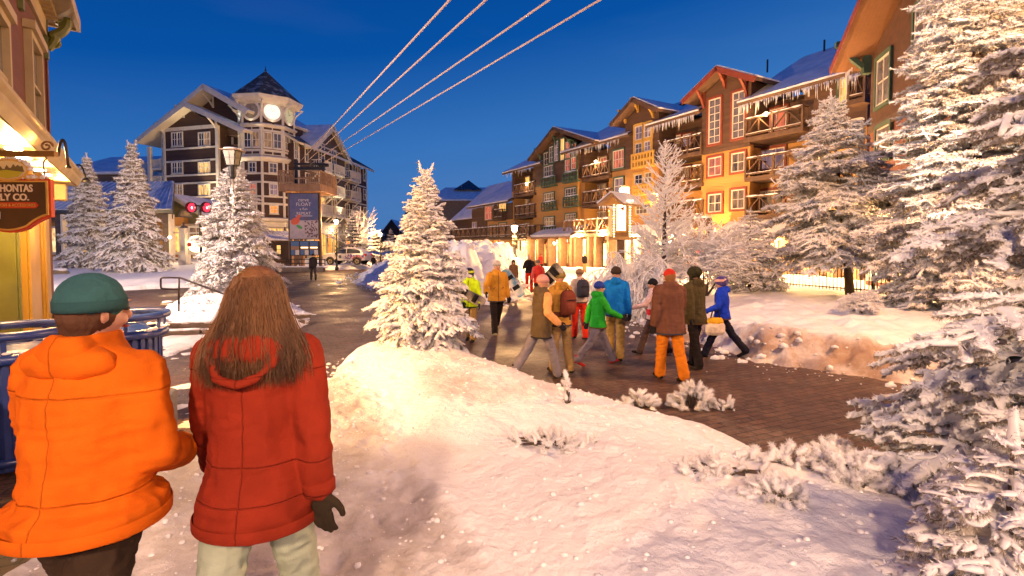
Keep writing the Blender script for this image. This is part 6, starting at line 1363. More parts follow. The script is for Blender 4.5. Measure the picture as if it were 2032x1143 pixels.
# ------------------------------------------------------------------ banner tower (zip line platform), kiosk
Y = 45; p = basez(605, Y); e = empty('zipline_tower', p, 0, 'timber tower with a railed platform, a tall blue banner and a ticket board below', 'tower'); g = lambda u, v, yy=Y: at(u, v, yy)-p
M_TOWT = noisy('tower_timber', (.26, .15, .09), (.17, .10, .065), 3, .7, .4, stretch=(1, 1, .3))
for u in (577, 636):
    for dy in ((0, 2.4) if u < 600 else (0,)):
        x = g(u, 450).x; mb = MB(); w_ = .16 if u < 600 else .08; mb.box(x-w_, x+w_, dy-w_, dy+w_, -.3, g(u, 382).z); mb.build('post', M_TOWT, e, bevel=.01)
zp0, zp1 = g(605, 381).z, g(605, 367).z; xa, xb = g(561, 375).x, g(643, 375).x
mb = MB(); mb.box(xa, xb, -.9, 3.3, zp1-.12, zp1); mb.box(xa+.1, xb-.1, -.8, -.6, zp0, zp1-.12); mb.box(xa+.1, xb-.1, 3, 3.2, zp0, zp1-.12); mb.box(xa, xa+.2, -.9, 3.3, zp0, zp1-.12); mb.box(xb-.2, xb, -.9, 3.3, zp0, zp1-.12); mb.build('platform', M_TOWT, e)
zr_ = g(605, 341).z; mb = MB()
for a, b, y in ((xa, g(590, 350).x, -.85), (g(619, 350).x, xb, -.85), (xa, xb, 3.2)):
    mb.box(a, b, y-.05, y+.05, zr_-.08, zr_); mb.box(a, b, y-.04, y+.04, zp1+.08, zp1+.16)
    k = max(2, int((b-a)/.17))
    for i in range(k+1): x = a+(b-a)*i/k; mb.box(x-.03, x+.03, y-.03, y+.03, zp1, zr_-.05)
for x in (xa, xb):
    mb.box(x-.05, x+.05, -.8, 3.15, zr_-.08, zr_)
    for i in range(16): y = -.75+i*.25; mb.box(x-.03, x+.03, y-.03, y+.03, zp1, zr_-.08)
mb.box(g(590, 350).x, g(619, 350).x, -.88, -.82, zp1+.4, zp1+.5); mb.build('railing', M_TIMBL, e)
mb = MB()
for u in (578, 633): x = g(u, 340).x; mb.box(x-.1, x+.1, .9, 1.1, zp1, g(u, 312).z)
x0, x1 = g(574, 320).x, g(622, 320).x; mb.box(x0, x1+.6, .85, 1.15, g(600, 324).z, g(600, 320).z); mb.box(x0, x1+.6, .85, 1.15, g(600, 334).z, g(600, 328).z); mb.tube([(g(626, 322).x, .8, g(600, 325).z), (g(645, 322).x, .8, g(600, 325).z)], .16, 10); mb.build('cable_gantry', M_BLACKM, e)
x0, x1, z0_, z1_ = g(578, 430).x, g(634, 430).x, g(605, 474).z, g(605, 385).z
mb = MB(); mb.box(x0-.06, x1+.06, -.30, -.22, z0_-.06, z1_+.06); bf = mb.build('banner_frame', M_BLACKM, e); mb = MB(); zm = z0_+(z1_-z0_)*.41
M_BAN = noisy('banner_blue', (.055, .075, .21), (.10, .10, .22), 1.5, .6); M_BAN2 = noisy('banner_snow', (.42, .36, .40), (.30, .27, .34), 2, .6)
mb.box(x0, x1, -.34, -.31, zm, z1_); mb.build('banner', M_BAN, bf); mb = MB(); mb.box(x0, x1, -.34, -.31, z0_, zm-.002); mb.build('banner_photo', M_BAN2, bf)
M_BTX = mat('banner_text', (.55, .5, .55), .6); xc = (x0+x1)/2
for s_, zz_, sz in (('carve', .86, .42), ('FLOAT', .76, .42), ('a fun', .66, .34), ('REPEAT', .56, .36)): text(s_, sz, M_BTX, e, (xc, -.36, z0_+(z1_-z0_)*zz_), depth=.004, sx=1.05)
mb = MB(); mb.box(xc-.75, xc+.75, -.352, -.345, z0_+(z1_-z0_)*.5, z0_+(z1_-z0_)*.5+.05); mb.build('underline', M_BTX, bf)
# rider figure printed on the banner: red jacket, green board, dark trees
mb = MB(); n = 14
def blobp(cx, cz, rx, rz, rot=0, k=14): return [(cx+rx*math.cos(-2*math.pi*i/k)*math.cos(rot)-rz*math.sin(-2*math.pi*i/k)*math.sin(rot), cz+rx*math.cos(-2*math.pi*i/k)*math.sin(rot)+rz*math.sin(-2*math.pi*i/k)*math.cos(rot)) for i in range(k)][::-1]
mb.prism_y(blobp(xc-.75, z0_+1.55, .42, .30, .4), -.352, -.345); mb.prism_y(blobp(xc-.45, z0_+1.95, .26, .15, .8), -.356, -.349); mb.build('printed_rider', mat('banner_red', (.55, .10, .05), .6), bf)
mb = MB(); mb.prism_y(blobp(xc-.40, z0_+1.05, .30, .13, -.5), -.354, -.347); mb.build('printed_board', mat('banner_green', (.05, .28, .08), .6), bf)
mb = MB(); rnd = random.Random(9)
for k in range(60): mb.prism_y(blobp(xc+rnd.uniform(.1, 1.15), z0_+rnd.uniform(.15, 1.9), rnd.uniform(.04, .12), rnd.uniform(.04, .1), rnd.random()*3, 6), -.351-.0004*(k % 9), -.345)
mb.build('printed_trees', mat('banner_dark', (.12, .07, .09), .7), bf)
# ticket board with lit posters
z0b, z1b = g(605, 507).z, g(605, 478).z; mb = MB(); mb.box(x0-.08, x1+.08, -.3, -.2, z0b, z1b); mb.box(x0-.08, x0, -.3, -.2, -.3, z0b); mb.box(x1, x1+.08, -.3, -.2, -.3, z0b); mb.build('ticket_board', M_BLACKM, e)
mb1 = [MB() for _ in range(4)]; cols = [mat('poster_blue', (.05, .12, .3), .5), mat('poster_white', (.6, .55, .52), .5), mat('poster_brown', (.25, .14, .09), .5), mat('poster_glow', (.9, .8, .5), .5, emit=(1, .75, .4), es=2.2)]
for i in range(3):
    a = x0+(x1-x0)*i/3+.06; b = x0+(x1-x0)*(i+1)/3-.06; h = z1b-z0b
    mb1[0].box(a, b, -.315, -.305, z1b-h*.35, z1b-.05); mb1[2].box(a, b, -.315, -.305, z1b-h*.62, z1b-h*.36)
    if i: mb1[3].box(a+.05, b-.05, -.335, -.32, z1b-h*.5, z1b-h*.42)
    mb1[1].box((a+b)/2+.02, b, -.315, -.305, z0b+.06, z1b-h*.63); mb1[0].box(a, (a+b)/2-.02, -.315, -.305, z0b+.06, z1b-h*.63)
for m_, c_, nme in zip(mb1, cols, ('poster', 'notice', 'photo_strip', 'board_lamp')): m_.build(nme, c_, e)
# bench with snow at its foot
bp = basez(600, 44.0); e = empty('snowy_bench', bp, 0, 'long snow topped barrier rail and low stone ledge under the ticket board', 'bench'); mb = MB(); mb.box(-2.3, 1.9, -.25, .25, 0, .42); mb.build('ledge', M_STONE, e, bevel=.03)
mb = MB(); 
for z_ in (.7, 1.05): mb.box(-1.5, 1.9, .25, .31, z_, z_+.07)
for x in (-1.5, -.4, .7, 1.85): mb.box(x-.04, x+.04, .25, .31, .42, 1.12)
mb.build('rail', M_BLACKM, e); mb = MB(); [mb.ball((-2+i*.55, 0, .43), .42, 9, 5, sz=.25, sy=.55) for i in range(8)]; mb.build('snow', M_SNOW, e, smooth=True)
# zip line cables
for i, (u0, v0, u1, l) in enumerate(((598, 318, 892, 'leftmost'), (606, 323, 964, 'second from left'), (616, 326, 1090, 'third from left'), (640, 324, 1190, 'rightmost'))):
    a = at(u0, v0, 45.8); b = at(u1, 0, 12.0); d = b-a; pts = [a + d*t + Vector((0, 0, -.9*(1-(2*t/1.45-1)**2)))*.0 for t in [k/10*1.45 for k in range(11)]]
    e = empty('zipline_cable', a, 0, l + ' of the four steel cables rising over the plaza', 'cable', 'zip line cables'); mb = MB(); mb.tube([q_-a for q_ in (pts[0], pts[-1])], .026, 10); mb.build('wire', mat('cable_steel', (.60, .46, .40), .6, 0), e, smooth=True)
tag(empty('cable_mast', (13.5, -4.2, 0), 0, 'tall steel mast carrying the cables behind the viewer', 'mast')); e = bpy.data.objects['cable_mast']; mb = MB(); mb.tube([(0, 0, 0), (0, 0, 19)], [.3, .2], 12); mb.box(-8, 1, -.15, .15, 17.8, 18.2); mb.build('mast', M_BLACKM, e)
# kiosk
Y = 48; p = basez(552, Y); e = empty('kiosk', p, .1, 'dark brown kiosk with a snowy metal awning and a small lit window', 'kiosk'); g = lambda u, v: at(u, v, Y)-p; x0, x1 = g(540, 500).x, g(575, 500).x; z1_ = g(555, 470).z
mb = MB(); mb.box(x0-1.5, x1, 0, 2.5, -.2, z1_-.3); mb.build('wall', M_BROWNP, e); mb = MB(); mb.slab([(x0-1.7, -.6, z1_-.35), (x1+.2, -.6, z1_-.35), (x1, 2.5, z1_+.55), (x0-1.5, 2.5, z1_+.55)], .12); r_ = mb.build('roof', M_TIMB, e); mb = MB(); mb.slab([(x0-1.7, -.62, z1_-.28), (x1+.2, -.62, z1_-.28), (x1, 2.5, z1_+.62), (x0-1.5, 2.5, z1_+.62)], .07)
for i in range(18): x = x0-1.6+(x1-x0+1.7)*i/17; mb.beam((x, -.6, z1_-.25), (x, 2.4, z1_+.62), .06, .05)
mb.build('snow', M_ROOFSNOW, r_)
FK = Frame(p.x, p.y, 1, 0); o = win(e, FK, (g(548, 500).x, g(559, 500).x, g(550, 506).z, g(550, 485).z), AMB, M_BLACKM, 1, 2, y=-.01); o.location = (0, 0, 0); mb = MB(); mb.box(x0-1.4, x1-.1, -.5, .0, .85, .95); mb.build('counter', M_TIMB, e)

# ------------------------------------------------------------------ parked car
def car(p, rz, label):
    e = empty('parked_car', p, rz, label, 'car'); L = 4.5
    side = [(-2.25, .42), (-2.27, .75), (-2.15, .98), (-1.6, 1.08), (-1.05, 1.12), (-.45, 1.55), (.25, 1.66), (1.2, 1.64), (1.75, 1.50), (2.12, 1.05), (2.25, .95), (2.25, .45)]
    def hw(x, z): return (.90 - .05*abs(x/2.25)**3 - .22*max(0, (z-1.05)/.6)**1.2)
    nn = len(side); mb = MB(); cols_ = 9; V = []
    for j in range(cols_):
        t = -1+2*j/(cols_-1); 
        for x, z in side:
            w_ = hw(x, z); r_ = 1-.05*abs(t)**6; V.append((x*(1-.04*abs(t)**4), t*w_, .42+(z-.42)*(1-.05*abs(t)**4) if z > .42 else z))
    Fc = [(j*nn+i, j*nn+(i+1) % nn, (j+1)*nn+(i+1) % nn, (j+1)*nn+i) for j in range(cols_-1) for i in range(nn)] + [tuple(range(nn-1, -1, -1)), tuple((cols_-1)*nn+i for i in range(nn))]
    mb.add(V, Fc); pm = noisy('car_paint', (.55, .55, .60), (.46, .46, .52), .6, .28, spec=.6); b_ = mb.build('body', pm, e, smooth=False, bevel=.03)
    for sy in (-1, 1):
        y = sy*.80
        gm = MB(); gp = [(-.92, 1.12), (-.42, 1.5), (.22, 1.58), (.28, 1.12)]; gp2 = [(.34, 1.12), (.30, 1.58), (1.15, 1.57), (1.62, 1.42), (1.75, 1.14)]
        for P in (gp, gp2):
            v1 = [(x, sy*(hw(x, z)-.0)+sy*.006, z) for x, z in P]; gm.add(v1 + [(a, b-sy*.03, c) for a, b, c in v1], [tuple(range(len(P)) if sy < 0 else range(len(P)-1, -1, -1))])
        gm.build('side_window', M_DGLASS, e)
        # door line and livery flecks
        dm = MB(); rnd = random.Random(5)
        for k in range(46): x = rnd.uniform(.2, 2.05); z = rnd.uniform(.55, 1.0); w_ = rnd.uniform(.05, .16); dm.prism_y(blobp(x, z, w_, w_*.4, rnd.random()*3, 6), sy*(hw(x, z)+.004)-.001, sy*(hw(x, z)+.004)+.001+.0003*k*0)
        dm.build('livery', mat('livery_blue', (.03, .05, .25), .4), e); dm = MB()
        for k in range(30): x = rnd.uniform(.4, 2.05); z = rnd.uniform(.55, 1.05); w_ = rnd.uniform(.05, .12); dm.prism_y(blobp(x, z, w_, w_*.4, rnd.random()*3, 6), sy*(hw(x, z)+.008)-.001, sy*(hw(x, z)+.008)+.001)
        dm.build('livery', mat('livery_red', (.4, .05, .05), .4), e)
        dm = MB(); dm.prism_y(blobp(-.35, .82, .16, .16), sy*.9-.006, sy*.9+.006); dm.build('door_badge', mat('badge', (.05, .06, .09), .4), e)
        for x in (-1.38, 1.38):
            m1 = MB(); m1.tube([(x, sy*.68, .35), (x, sy*.90, .35)], .355, 28); wh = m1.build('wheel', mat('tyre', (.012, .012, .013), .8), e); m1 = MB(); m1.tube([(x, sy*.88, .35), (x, sy*.915, .35)], .22, 20); m1.build('rim', mat('rim_alloy', (.5, .42, .3), .35, .8), wh)
            m1 = MB()
            for k in range(5): a = R(72*k); m1.beam((x, sy*.92, .35), (x+.2*math.cos(a), sy*.92, .35+.2*math.sin(a)), .05, .02, (0, 1, 0))
            m1.build('spoke', mat('rim_dark', (.08, .06, .05), .4, .5), wh)
            m1 = MB(); m1.tube([(x+.42*math.cos(R(a)), sy*.885, .35+.42*math.sin(R(a))) for a in range(0, 181, 15)], .05, 6); m1.build('wheel_arch', mat('trim_black', (.02, .02, .02), .6), e)
        m1 = MB(); m1.box(-2.2, -1.95, sy*.5, sy*.82, .78, .94); m1.build('headlight', mat('lamp_glass', (.35, .35, .38), .1, spec=1), e, bevel=.03); m1 = MB(); m1.box(2.1, 2.27, sy*.6, sy*.84, .85, 1.1); m1.build('tail_light', mat('tail_red', (.35, .01, .01), .2), e, bevel=.02); m1 = MB(); m1.ball((-.7, sy*1.0, 1.12), .1, 8, 6, sz=.7); m1.build('mirror', mat('trim_black', (.02, .02, .02), .6), e)
    m1 = MB(); m1.add([(-1.0, -.72, 1.14), (-1.0, .72, 1.14), (-.50, .60, 1.53), (-.50, -.60, 1.53)], [(0, 1, 2, 3)]); m1.add([(-1.02, -.72, 1.13), (-1.02, .72, 1.13), (-.52, .60, 1.545), (-.52, -.60, 1.545)], [(3, 2, 1, 0)]); m1.build('windscreen', M_DGLASS, e)
    m1 = MB(); m1.box(-2.3, -2.2, -.6, .6, .5, .72); m1.build('grille', mat('trim_black', (.02, .02, .02), .6), e); m1 = MB(); m1.ball((-1.6, 0, 1.08), .6, 14, 7, sz=.16, sy=1.25); m1.ball((.4, 0, 1.66), .9, 14, 7, sz=.06, sy=.6); m1.build('snow', M_SNOW, e, smooth=True); return e
p = at(690, 530, 50); car((p.x, 50, gz(p.x, 50)), R(-8), 'white estate car with blue and red livery parked in snow by the hotel')
# ------------------------------------------------------------------ iron fence with coloured lights
M_IRON = mat('wrought_iron', (.018, .016, .016), .5, .5)
def iron_fence(A, B, label, h=1.25, gap=.15):
    A = Vector((*A, gz(*A))); B = Vector((*B, gz(*B))); e = empty('iron_fence', A, 0, label, 'fence'); d = B-A; n = max(2, int(d.length/gap))
    mb = MB()
    for i in range(n+1): q_ = d*(i/n); mb.beam((q_.x, q_.y, q_.z+.02), (q_.x, q_.y, q_.z+h+.12), .022, .022); 
    mb.build('pickets', M_IRON, e); mb = MB(); 
    for z_ in (.12, h-.12, h): mb.beam((0, 0, z_), (d.x, d.y, d.z+z_), .035, .045)
    mb.build('rails', M_IRON, e); mb = MB(); k = max(1, int(d.length/2.3))
    for i in range(k+1): q_ = d*(i/k); m2 = MB(); m2.beam((q_.x, q_.y, q_.z-.1), (q_.x, q_.y, q_.z+h+.22), .08, .08); m2.lathe([(.06, h+.22), (.03, h+.28), (.01, h+.32)], 8, (q_.x, q_.y, q_.z)); m2.build('post', M_IRON, e)
    sb = MB(); sb.beam((0, 0, h+.03), (d.x, d.y, d.z+h+.03), .04, .025); sb.build('snow', M_SNOW, e); return e
fpts = [(7.3, 27.5), (11.2, 21.6), (12.5, 17.4), (13.2, 13.6)]
for (a, b), l in zip(zip(fpts, fpts[1:]), ('wrought iron fence behind the bare rimed trees hung with coloured lights', 'wrought iron fence run behind the leaning spruce', 'nearest wrought iron fence run below the near building')): iron_fence(a, b, l, 1.35)
a = Vector((*fpts[0], gz(*fpts[0])+1.55)); b = Vector((*fpts[1], gz(*fpts[1])+1.55)); sl = empty('string_light', a, 0, 'string of red, green and amber bulbs along the fence top', 'string lights')
mb = MB(); pts = [(b-a)*t + Vector((0, -.1, -.16*abs(math.sin(t*20)))) for t in [i/80 for i in range(81)]]; mb.tube(pts, .008, 4); mb.build('cord', M_BLACKM, sl)
cb = [mat('bulb_red', (1, .1, .1), .3, emit=(1, .04, .06), es=9), mat('bulb_green', (.3, 1, .2), .3, emit=(.35, 1, .12), es=5), mat('bulb_amber', (1, .7, .3), .3, emit=(1, .62, .22), es=12)]
rnd = random.Random(2)
for i in range(1, 34): q_ = pts[int(i*80/34)]; mb = MB(); mb.ball((q_[0], q_[1], q_[2]-.06), .055, 8, 6, sz=1.3); mb.build('bulb', cb[rnd.choice((0, 1, 2, 2))], sl, smooth=True)
# ------------------------------------------------------------------ people
def loft(mb, rings, n=18):
    """rings: (cx, cy, cz, rx, ry) stacked along z"""
    V = []; 
    for cx, cy, cz, rx, ry in rings:
        for k in range(n): t = 2*math.pi*k/n; V.append((cx+rx*math.cos(t), cy+ry*math.sin(t), cz))
    m = len(rings); f = [(i*n+k, i*n+(k+1) % n, (i+1)*n+(k+1) % n, (i+1)*n+k) for i in range(m-1) for k in range(n)]
    if rings[0][2] > rings[-1][2]: f = [q[::-1] for q in f]; f += [tuple(range(n)), tuple(range(m*n-1, (m-1)*n-1, -1))]
    else: f += [tuple(range(n-1, -1, -1)), tuple(range((m-1)*n, m*n))]
    mb.add(V, f)
def limb(mb, P, Rr, n=12):
    mb.tube(P, list(Rr), n)
    for p, r in zip(P, Rr): mb.ball(p, r*.995, n, 8)
def remesh(mb, name, m, parent, vox, sm=4, fold=0, fs=9, seed=0, stretch=(1, 1, .55), strands=0):
    me = bpy.data.meshes.new('tmp'); me.from_pydata([tuple(v) for v in mb.v], [], mb.f); me.update()
    o = bpy.data.objects.new('tmp', me); COL.objects.link(o)
    r = o.modifiers.new('r', 'REMESH'); r.mode = 'VOXEL'; r.voxel_size = vox; r.use_smooth_shade = True
    if sm: s_ = o.modifiers.new('s', 'SMOOTH'); s_.iterations = sm; s_.factor = .5
    dg = bpy.context.evaluated_depsgraph_get(); dg.update(); m2 = bpy.data.meshes.new_from_object(o.evaluated_get(dg))
    bpy.data.objects.remove(o); bpy.data.meshes.remove(me)
    if fold or strands:
        n = len(m2.vertices); co = np.empty(n*3); m2.vertices.foreach_get('co', co); no = np.empty(n*3); m2.vertices.foreach_get('normal', no); co = co.reshape(-1, 3); no = no.reshape(-1, 3)
        if fold:
            q = co*np.array(stretch)*fs; o_ = Vector((seed*3.1, seed, 0))
            d = np.array([mnoise.noise(Vector(v)+o_) + .5*mnoise.noise(Vector(v)*2.3+o_) for v in q]); d = (np.abs(d)-.22)*-1.0
            q3 = co*np.array((7., 7., 26.)); d3 = np.array([mnoise.noise(Vector(v)+o_) for v in q3]); d = d + .6*(-np.abs(d3)+.2)
            co += no*(d*fold)[:, None]
        if strands:
            a = np.arctan2(co[:, 0], co[:, 1]); q = np.stack([a*9, co[:, 2]*2.2, a*0+seed], 1); d = np.array([mnoise.noise(Vector(v)) + .6*mnoise.noise(Vector(v)*2.6) for v in q]); co += no*(d*strands)[:, None]
        m2.vertices.foreach_set('co', co.ravel()); m2.update()
    m2.name = name; m2.materials.clear(); m2.materials.append(m); m2.shade_smooth(); o = bpy.data.objects.new(name, m2); COL.objects.link(o); o.parent = parent; return o
def cloth(name, c, rough=.75, b=.25, stripe=None):
    c2 = tuple(x*.78 for x in c); return noisy('cloth_'+name, c, c2, 7, max(rough, .88), .55, 5, 210, bdist=.004, spec=.12)
SKIN = noisy('skin', (.52, .29, .19), (.45, .23, .15), 14, .5); M_DARKC = cloth('dark', (.02, .02, .024)); M_EYE = mat('eye_dark', (.02, .015, .012), .2); M_LIP = mat('lips', (.35, .10, .08), .5)
HANDS = {}
def hand_mesh(sg, curl):
    """glove with palm, thumb and four unequal bent fingers; hangs along -z, palm facing the thigh"""
    k = (sg, curl)
    if k in HANDS: return HANDS[k]
    mb = MB(); mb.ball((0, 0, -.045), .045, 12, 8, sz=1.05, sx=.42, sy=.92)
    mb.tube([(0, 0, .03), (0, 0, -.02)], [.033, .034], 10)
    for i, (y, L) in enumerate(((.032, .068), (.011, .078), (-.011, .073), (-.031, .058))):
        P = [Vector((0, y, -.075))]; a = .12+curl*.35
        for j, f in enumerate((.45, .32, .23)): P.append(P[-1] + Vector((-sg*math.sin(a), 0, -math.cos(a)))*L*f); a += .25+curl*.75
        mb.tube(P, [.0115, .0112, .0105, .0085], 8); [mb.ball(p, .0108, 8, 6) for p in P[1:]]
    P = [Vector((0, .03, -.02)), Vector((-sg*.012, .052, -.045)), Vector((-sg*.022, .062, -.072)), Vector((-sg*.03, .060, -.092))]; mb.tube(P, [.016, .0145, .013, .010], 8); [mb.ball(p, .0125, 8, 6) for p in P[1:]]
    e = empty('tmp_e', (0, 0, 0)); o = remesh(mb, 'glove', M_DARKC, e, .0065, 2); m = o.data; bpy.data.objects.remove(o); bpy.data.objects.remove(e); HANDS[k] = m; return m

def person(px, feet, head, yaw, label, jk, tr, hat=('beanie', (.05, .05, .06)), legs=((22, 5), (-18, 12)), arms=((-20, 8, 12), (22, 8, 20)), vox=.014, bulk=1.0, hem=.47, glove=(.02, .02, .025), boot=(.03, .025, .02), lean=2, hood=True, hair=None, pos=None, H=None, jr=.7, fold=.017, turn=0, group=None, long_hair=None, sleeve=None, lower=None, skirt=1.0, tbulk=1.0, extra=None, z_=None):
    if pos is None: p = on(px, feet, .02)
    else: p = Vector(pos)
    if H is None: H = (at(px, head, p.y).z - p.z)*.985
    hatup = .03 if hat else 0
    e = empty('person', p, R(yaw), label, 'person', group); h = H/1.75; lr = math.radians
    HZ = .93*h; TH, SH = .435*h, .425*h
    def leg(sg, a, k):
        a, k = lr(a), lr(k); hip = Vector((sg*.095*h, 0, HZ)); kn = hip + Vector((sg*.005, math.sin(a), -math.cos(a)))*TH; an = kn + Vector((0, math.sin(a-k), -math.cos(a-k)))*SH; return hip, kn, an
    Ls = [leg(-1, *legs[0]), leg(1, *legs[1])]; low = min(l[2].z for l in Ls) - .085*h; dz = -low; off = Vector((0, 0, dz))
    Ls = [[q + off for q in l] for l in Ls]; hz = HZ+dz; ln = math.tan(lr(lean))
    def sp(z, x=0, y=0): return Vector((x*h, y*h + ln*(z*h+dz-hz) if z*h+dz > hz else y*h, z*h+dz))
    def arm(sg, a, s, el, inw=0):
        a, s, el, inw = lr(a), lr(s), lr(el), lr(inw); sh = sp(1.425, sg*.172*bulk**.5); d = Vector((sg*math.sin(s), math.sin(a)*math.cos(s), -math.cos(a)*math.cos(s))); eb = sh + d*.285*h
        a2 = a+el; d2 = Vector((sg*math.sin(s)*.6 - sg*math.sin(inw), math.sin(a2), -math.cos(a2))).normalized(); return sh, eb, eb + d2*.255*h, d2
    Ar = [arm(-1, *arms[0]), arm(1, *arms[1])]
    jm = jk if not isinstance(jk, tuple) else cloth('j%02d%02d%02d' % tuple(int(c*99) for c in jk), jk, jr); tm = tr if not isinstance(tr, tuple) else cloth('t%02d%02d%02d' % tuple(int(c*99) for c in tr), tr)
    if vox < .01:      # stitched seams on the close jackets, as relief
        m_ = jm; nt_ = m_.node_tree; tc_ = N(m_, 'ShaderNodeTexCoord'); sx_ = N(m_, 'ShaderNodeSeparateXYZ'); LK(m_, tc_.outputs['Object'], sx_.inputs[0]); prev = None
        for ax, v0, wd in (('Z', 1.37*h+dz, .006), ('X', .004, .003), ('Z', 1.03*h+dz, .006), ('Z', .90*h+dz, .004)):
            a_ = N(m_, 'ShaderNodeMath', operation='SUBTRACT'); LK(m_, sx_.outputs[ax], a_.inputs[0]); a_.inputs[1].default_value = v0; b_ = N(m_, 'ShaderNodeMath', operation='ABSOLUTE'); LK(m_, a_.outputs[0], b_.inputs[0])
            c_ = N(m_, 'ShaderNodeMapRange'); c_.inputs[1].default_value = 0; c_.inputs[2].default_value = wd; LK(m_, b_.outputs[0], c_.inputs[0])
            if prev is None: prev = c_
            else: q_ = N(m_, 'ShaderNodeMath', operation='MINIMUM'); LK(m_, prev.outputs[0], q_.inputs[0]); LK(m_, c_.outputs[0], q_.inputs[1]); prev = q_
        bp_ = N(m_, 'ShaderNodeBump', Strength=.7, Distance=.009); LK(m_, prev.outputs[0], bp_.inputs['Height']); old = P_(m_).inputs['Normal'].links[0].from_socket; LK(m_, old, bp_.inputs['Normal']); LK(m_, bp_.outputs[0], P_(m_).inputs['Normal'])
    # body: one continuous surface
    mb = MB(); c = sp(1.635, 0, .01); tv = lr(turn)
    hx = lambda x, y, z: Vector((c.x + (x*math.cos(tv)-y*math.sin(tv))*h, c.y + (x*math.sin(tv)+y*math.cos(tv))*h, c.z + z*h))
    mb.ball(hx(0, -.008, .02), .1*h, 18, 12, sx=.78, sy=.96, sz=1.0); mb.ball(hx(0, .018, -.045), .075*h, 16, 10, sx=.76, sy=.86, sz=.95); mb.ball(hx(0, .052, -.088), .026*h, 10, 8)
    mb.tube([hx(0, .085, .02), hx(0, .108, -.022)], [.009*h, .016*h], 8); mb.ball(hx(0, .104, -.024), .0155*h, 8, 6); mb.ball(hx(0, .076, .035), .05*h, 12, 8, sx=1.0, sy=.35, sz=.22)
    for sg in (-1, 1): mb.ball(hx(sg*.078, -.005, -.008), .03*h, 8, 8, sx=.35, sy=.7, sz=1.05); mb.ball(hx(sg*.04, .062, -.03), .026*h, 8, 6)
    limb(mb, [sp(1.40), sp(1.50, 0, .0), sp(1.585, 0, .004)], [.075*h, .058*h, .056*h])
    loft(mb, [(*sp(z, 0, 0), rx*h, ry*h) for z, rx, ry in ((.90, .13, .09), (1.05, .125, .085), (1.2, .14, .09), (1.35, .15, .09), (1.44, .12, .07), (1.47, .07, .06))])
    for sh, eb, wr, d2 in Ar: limb(mb, [sh, eb, wr, wr + d2*.02], [.045*h, .036*h, .026*h, .026*h], 8)
    for hip, kn, an in Ls: limb(mb, [hip, kn, an], [.08*h, .052*h, .035*h], 8)
    remesh(mb, 'body', SKIN, e, min(vox, .012) if vox < .025 else .022, 3)
    if vox < .02:
        for sg in (-1, 1): mb = MB(); mb.ball(hx(sg*.034, .083, .006), .0125*h, 8, 6, sz=.6); mb.build('eye', M_EYE, e, smooth=True)
        mb = MB(); mb.ball(hx(0, .090, -.062), .022*h, 10, 6, sz=.28, sy=.4); mb.build('mouth', M_LIP, e, smooth=True)
    # trousers
    mb = MB(); tb = tbulk
    loft(mb, [(*sp(z), rx*h*tb, ry*h*tb) for z, rx, ry in ((.84, .145, .11), (.92, .160, .122), (1.02, .155, .115), (1.1, .14, .10))])
    for hip, kn, an in Ls:
        limb(mb, [hip + Vector((0, 0, -.02)), hip.lerp(kn, .5), kn, kn.lerp(an, .5), an + Vector((0, 0, .0))], [.088*h*tb, .090*h*tb, .082*h*tb, .078*h*tb, .080*h*tb])
    remesh(mb, 'trousers', tm, e, vox, 4, fold, 11, seed=px % 7, stretch=(1, 1, 1.5))
    # boots
    bmn = cloth('b%02d%02d%02d' % tuple(int(q*99) for q in boot), boot, .6)
    for (hip, kn, an), (a, k) in zip(Ls, legs):
        t = lr(a-k)*.65; mb = MB(); f = lambda y, z: an + Vector((0, y*math.cos(t)*h + z*-math.sin(t)*h*0 + z*0, (y*math.sin(t)+z)*h))
        limb(mb, [an + Vector((0, 0, .05*h)), f(-.01, -.02)], [.055*h, .052*h], 10); mb.ball(f(-.03, -.05), .046*h, 12, 8, sz=.8); mb.tube([f(-.04, -.052), f(.05, -.052), f(.15, -.06)], [.044*h, .050*h, .042*h], 12, sq=.72); mb.ball(f(.15, -.06), .045*h, 12, 8, sz=.65)
        remesh(mb, 'boot', bmn, e, min(vox, .012), 2)
    # jacket
    mb = MB(); B = bulk; hz_ = hem*1.75
    R_ = [(hz_, .200*skirt, .168*skirt), (hz_+.08, .198*skirt, .165*skirt), (1.0, .184, .148), (1.12, .172, .138), (1.28, .184, .142), (1.38, .190, .136), (1.44, .172, .118), (1.49, .112, .10), (1.54, .078, .082), (1.565, .074, .078)]
    R_ = [r for r in R_ if r[0] >= hz_-.001]; R_ = [R_[0]] + [r for r in R_[1:] if r[0] > R_[0][0]+.03]
    loft(mb, [(*sp(z), rx*h*B, ry*h*B) for z, rx, ry in R_], 22)
    slv = MB() if sleeve else mb
    for sh, eb, wr, d2 in Ar: limb(slv, [sh + Vector((0, 0, -.005)), sh.lerp(eb, .5), eb, eb.lerp(wr, .55), wr + d2*-.01], [.074*h*B, .072*h*B, .066*h*B, .062*h*B, .055*h*B]); mb.tube([sp(1.475, 0), sh + Vector((0, 0, .005))], [.075*h, .070*h*B], 12)
    if hood and not long_hair: mb.ball(sp(1.50, 0, -.10), .105*h, 14, 9, sx=1.05, sy=.62, sz=.75)
    jo = remesh(mb, 'jacket', jm, e, vox, 12 if vox < .01 else 6, fold*1.25, 8, seed=(px*7) % 11)
    if sleeve:
        smm = cloth('s%02d%02d%02d' % tuple(int(c*99) for c in sleeve), sleeve, jr); remesh(slv, 'sleeves', smm, e, vox, 4, fold, 9, seed=3)
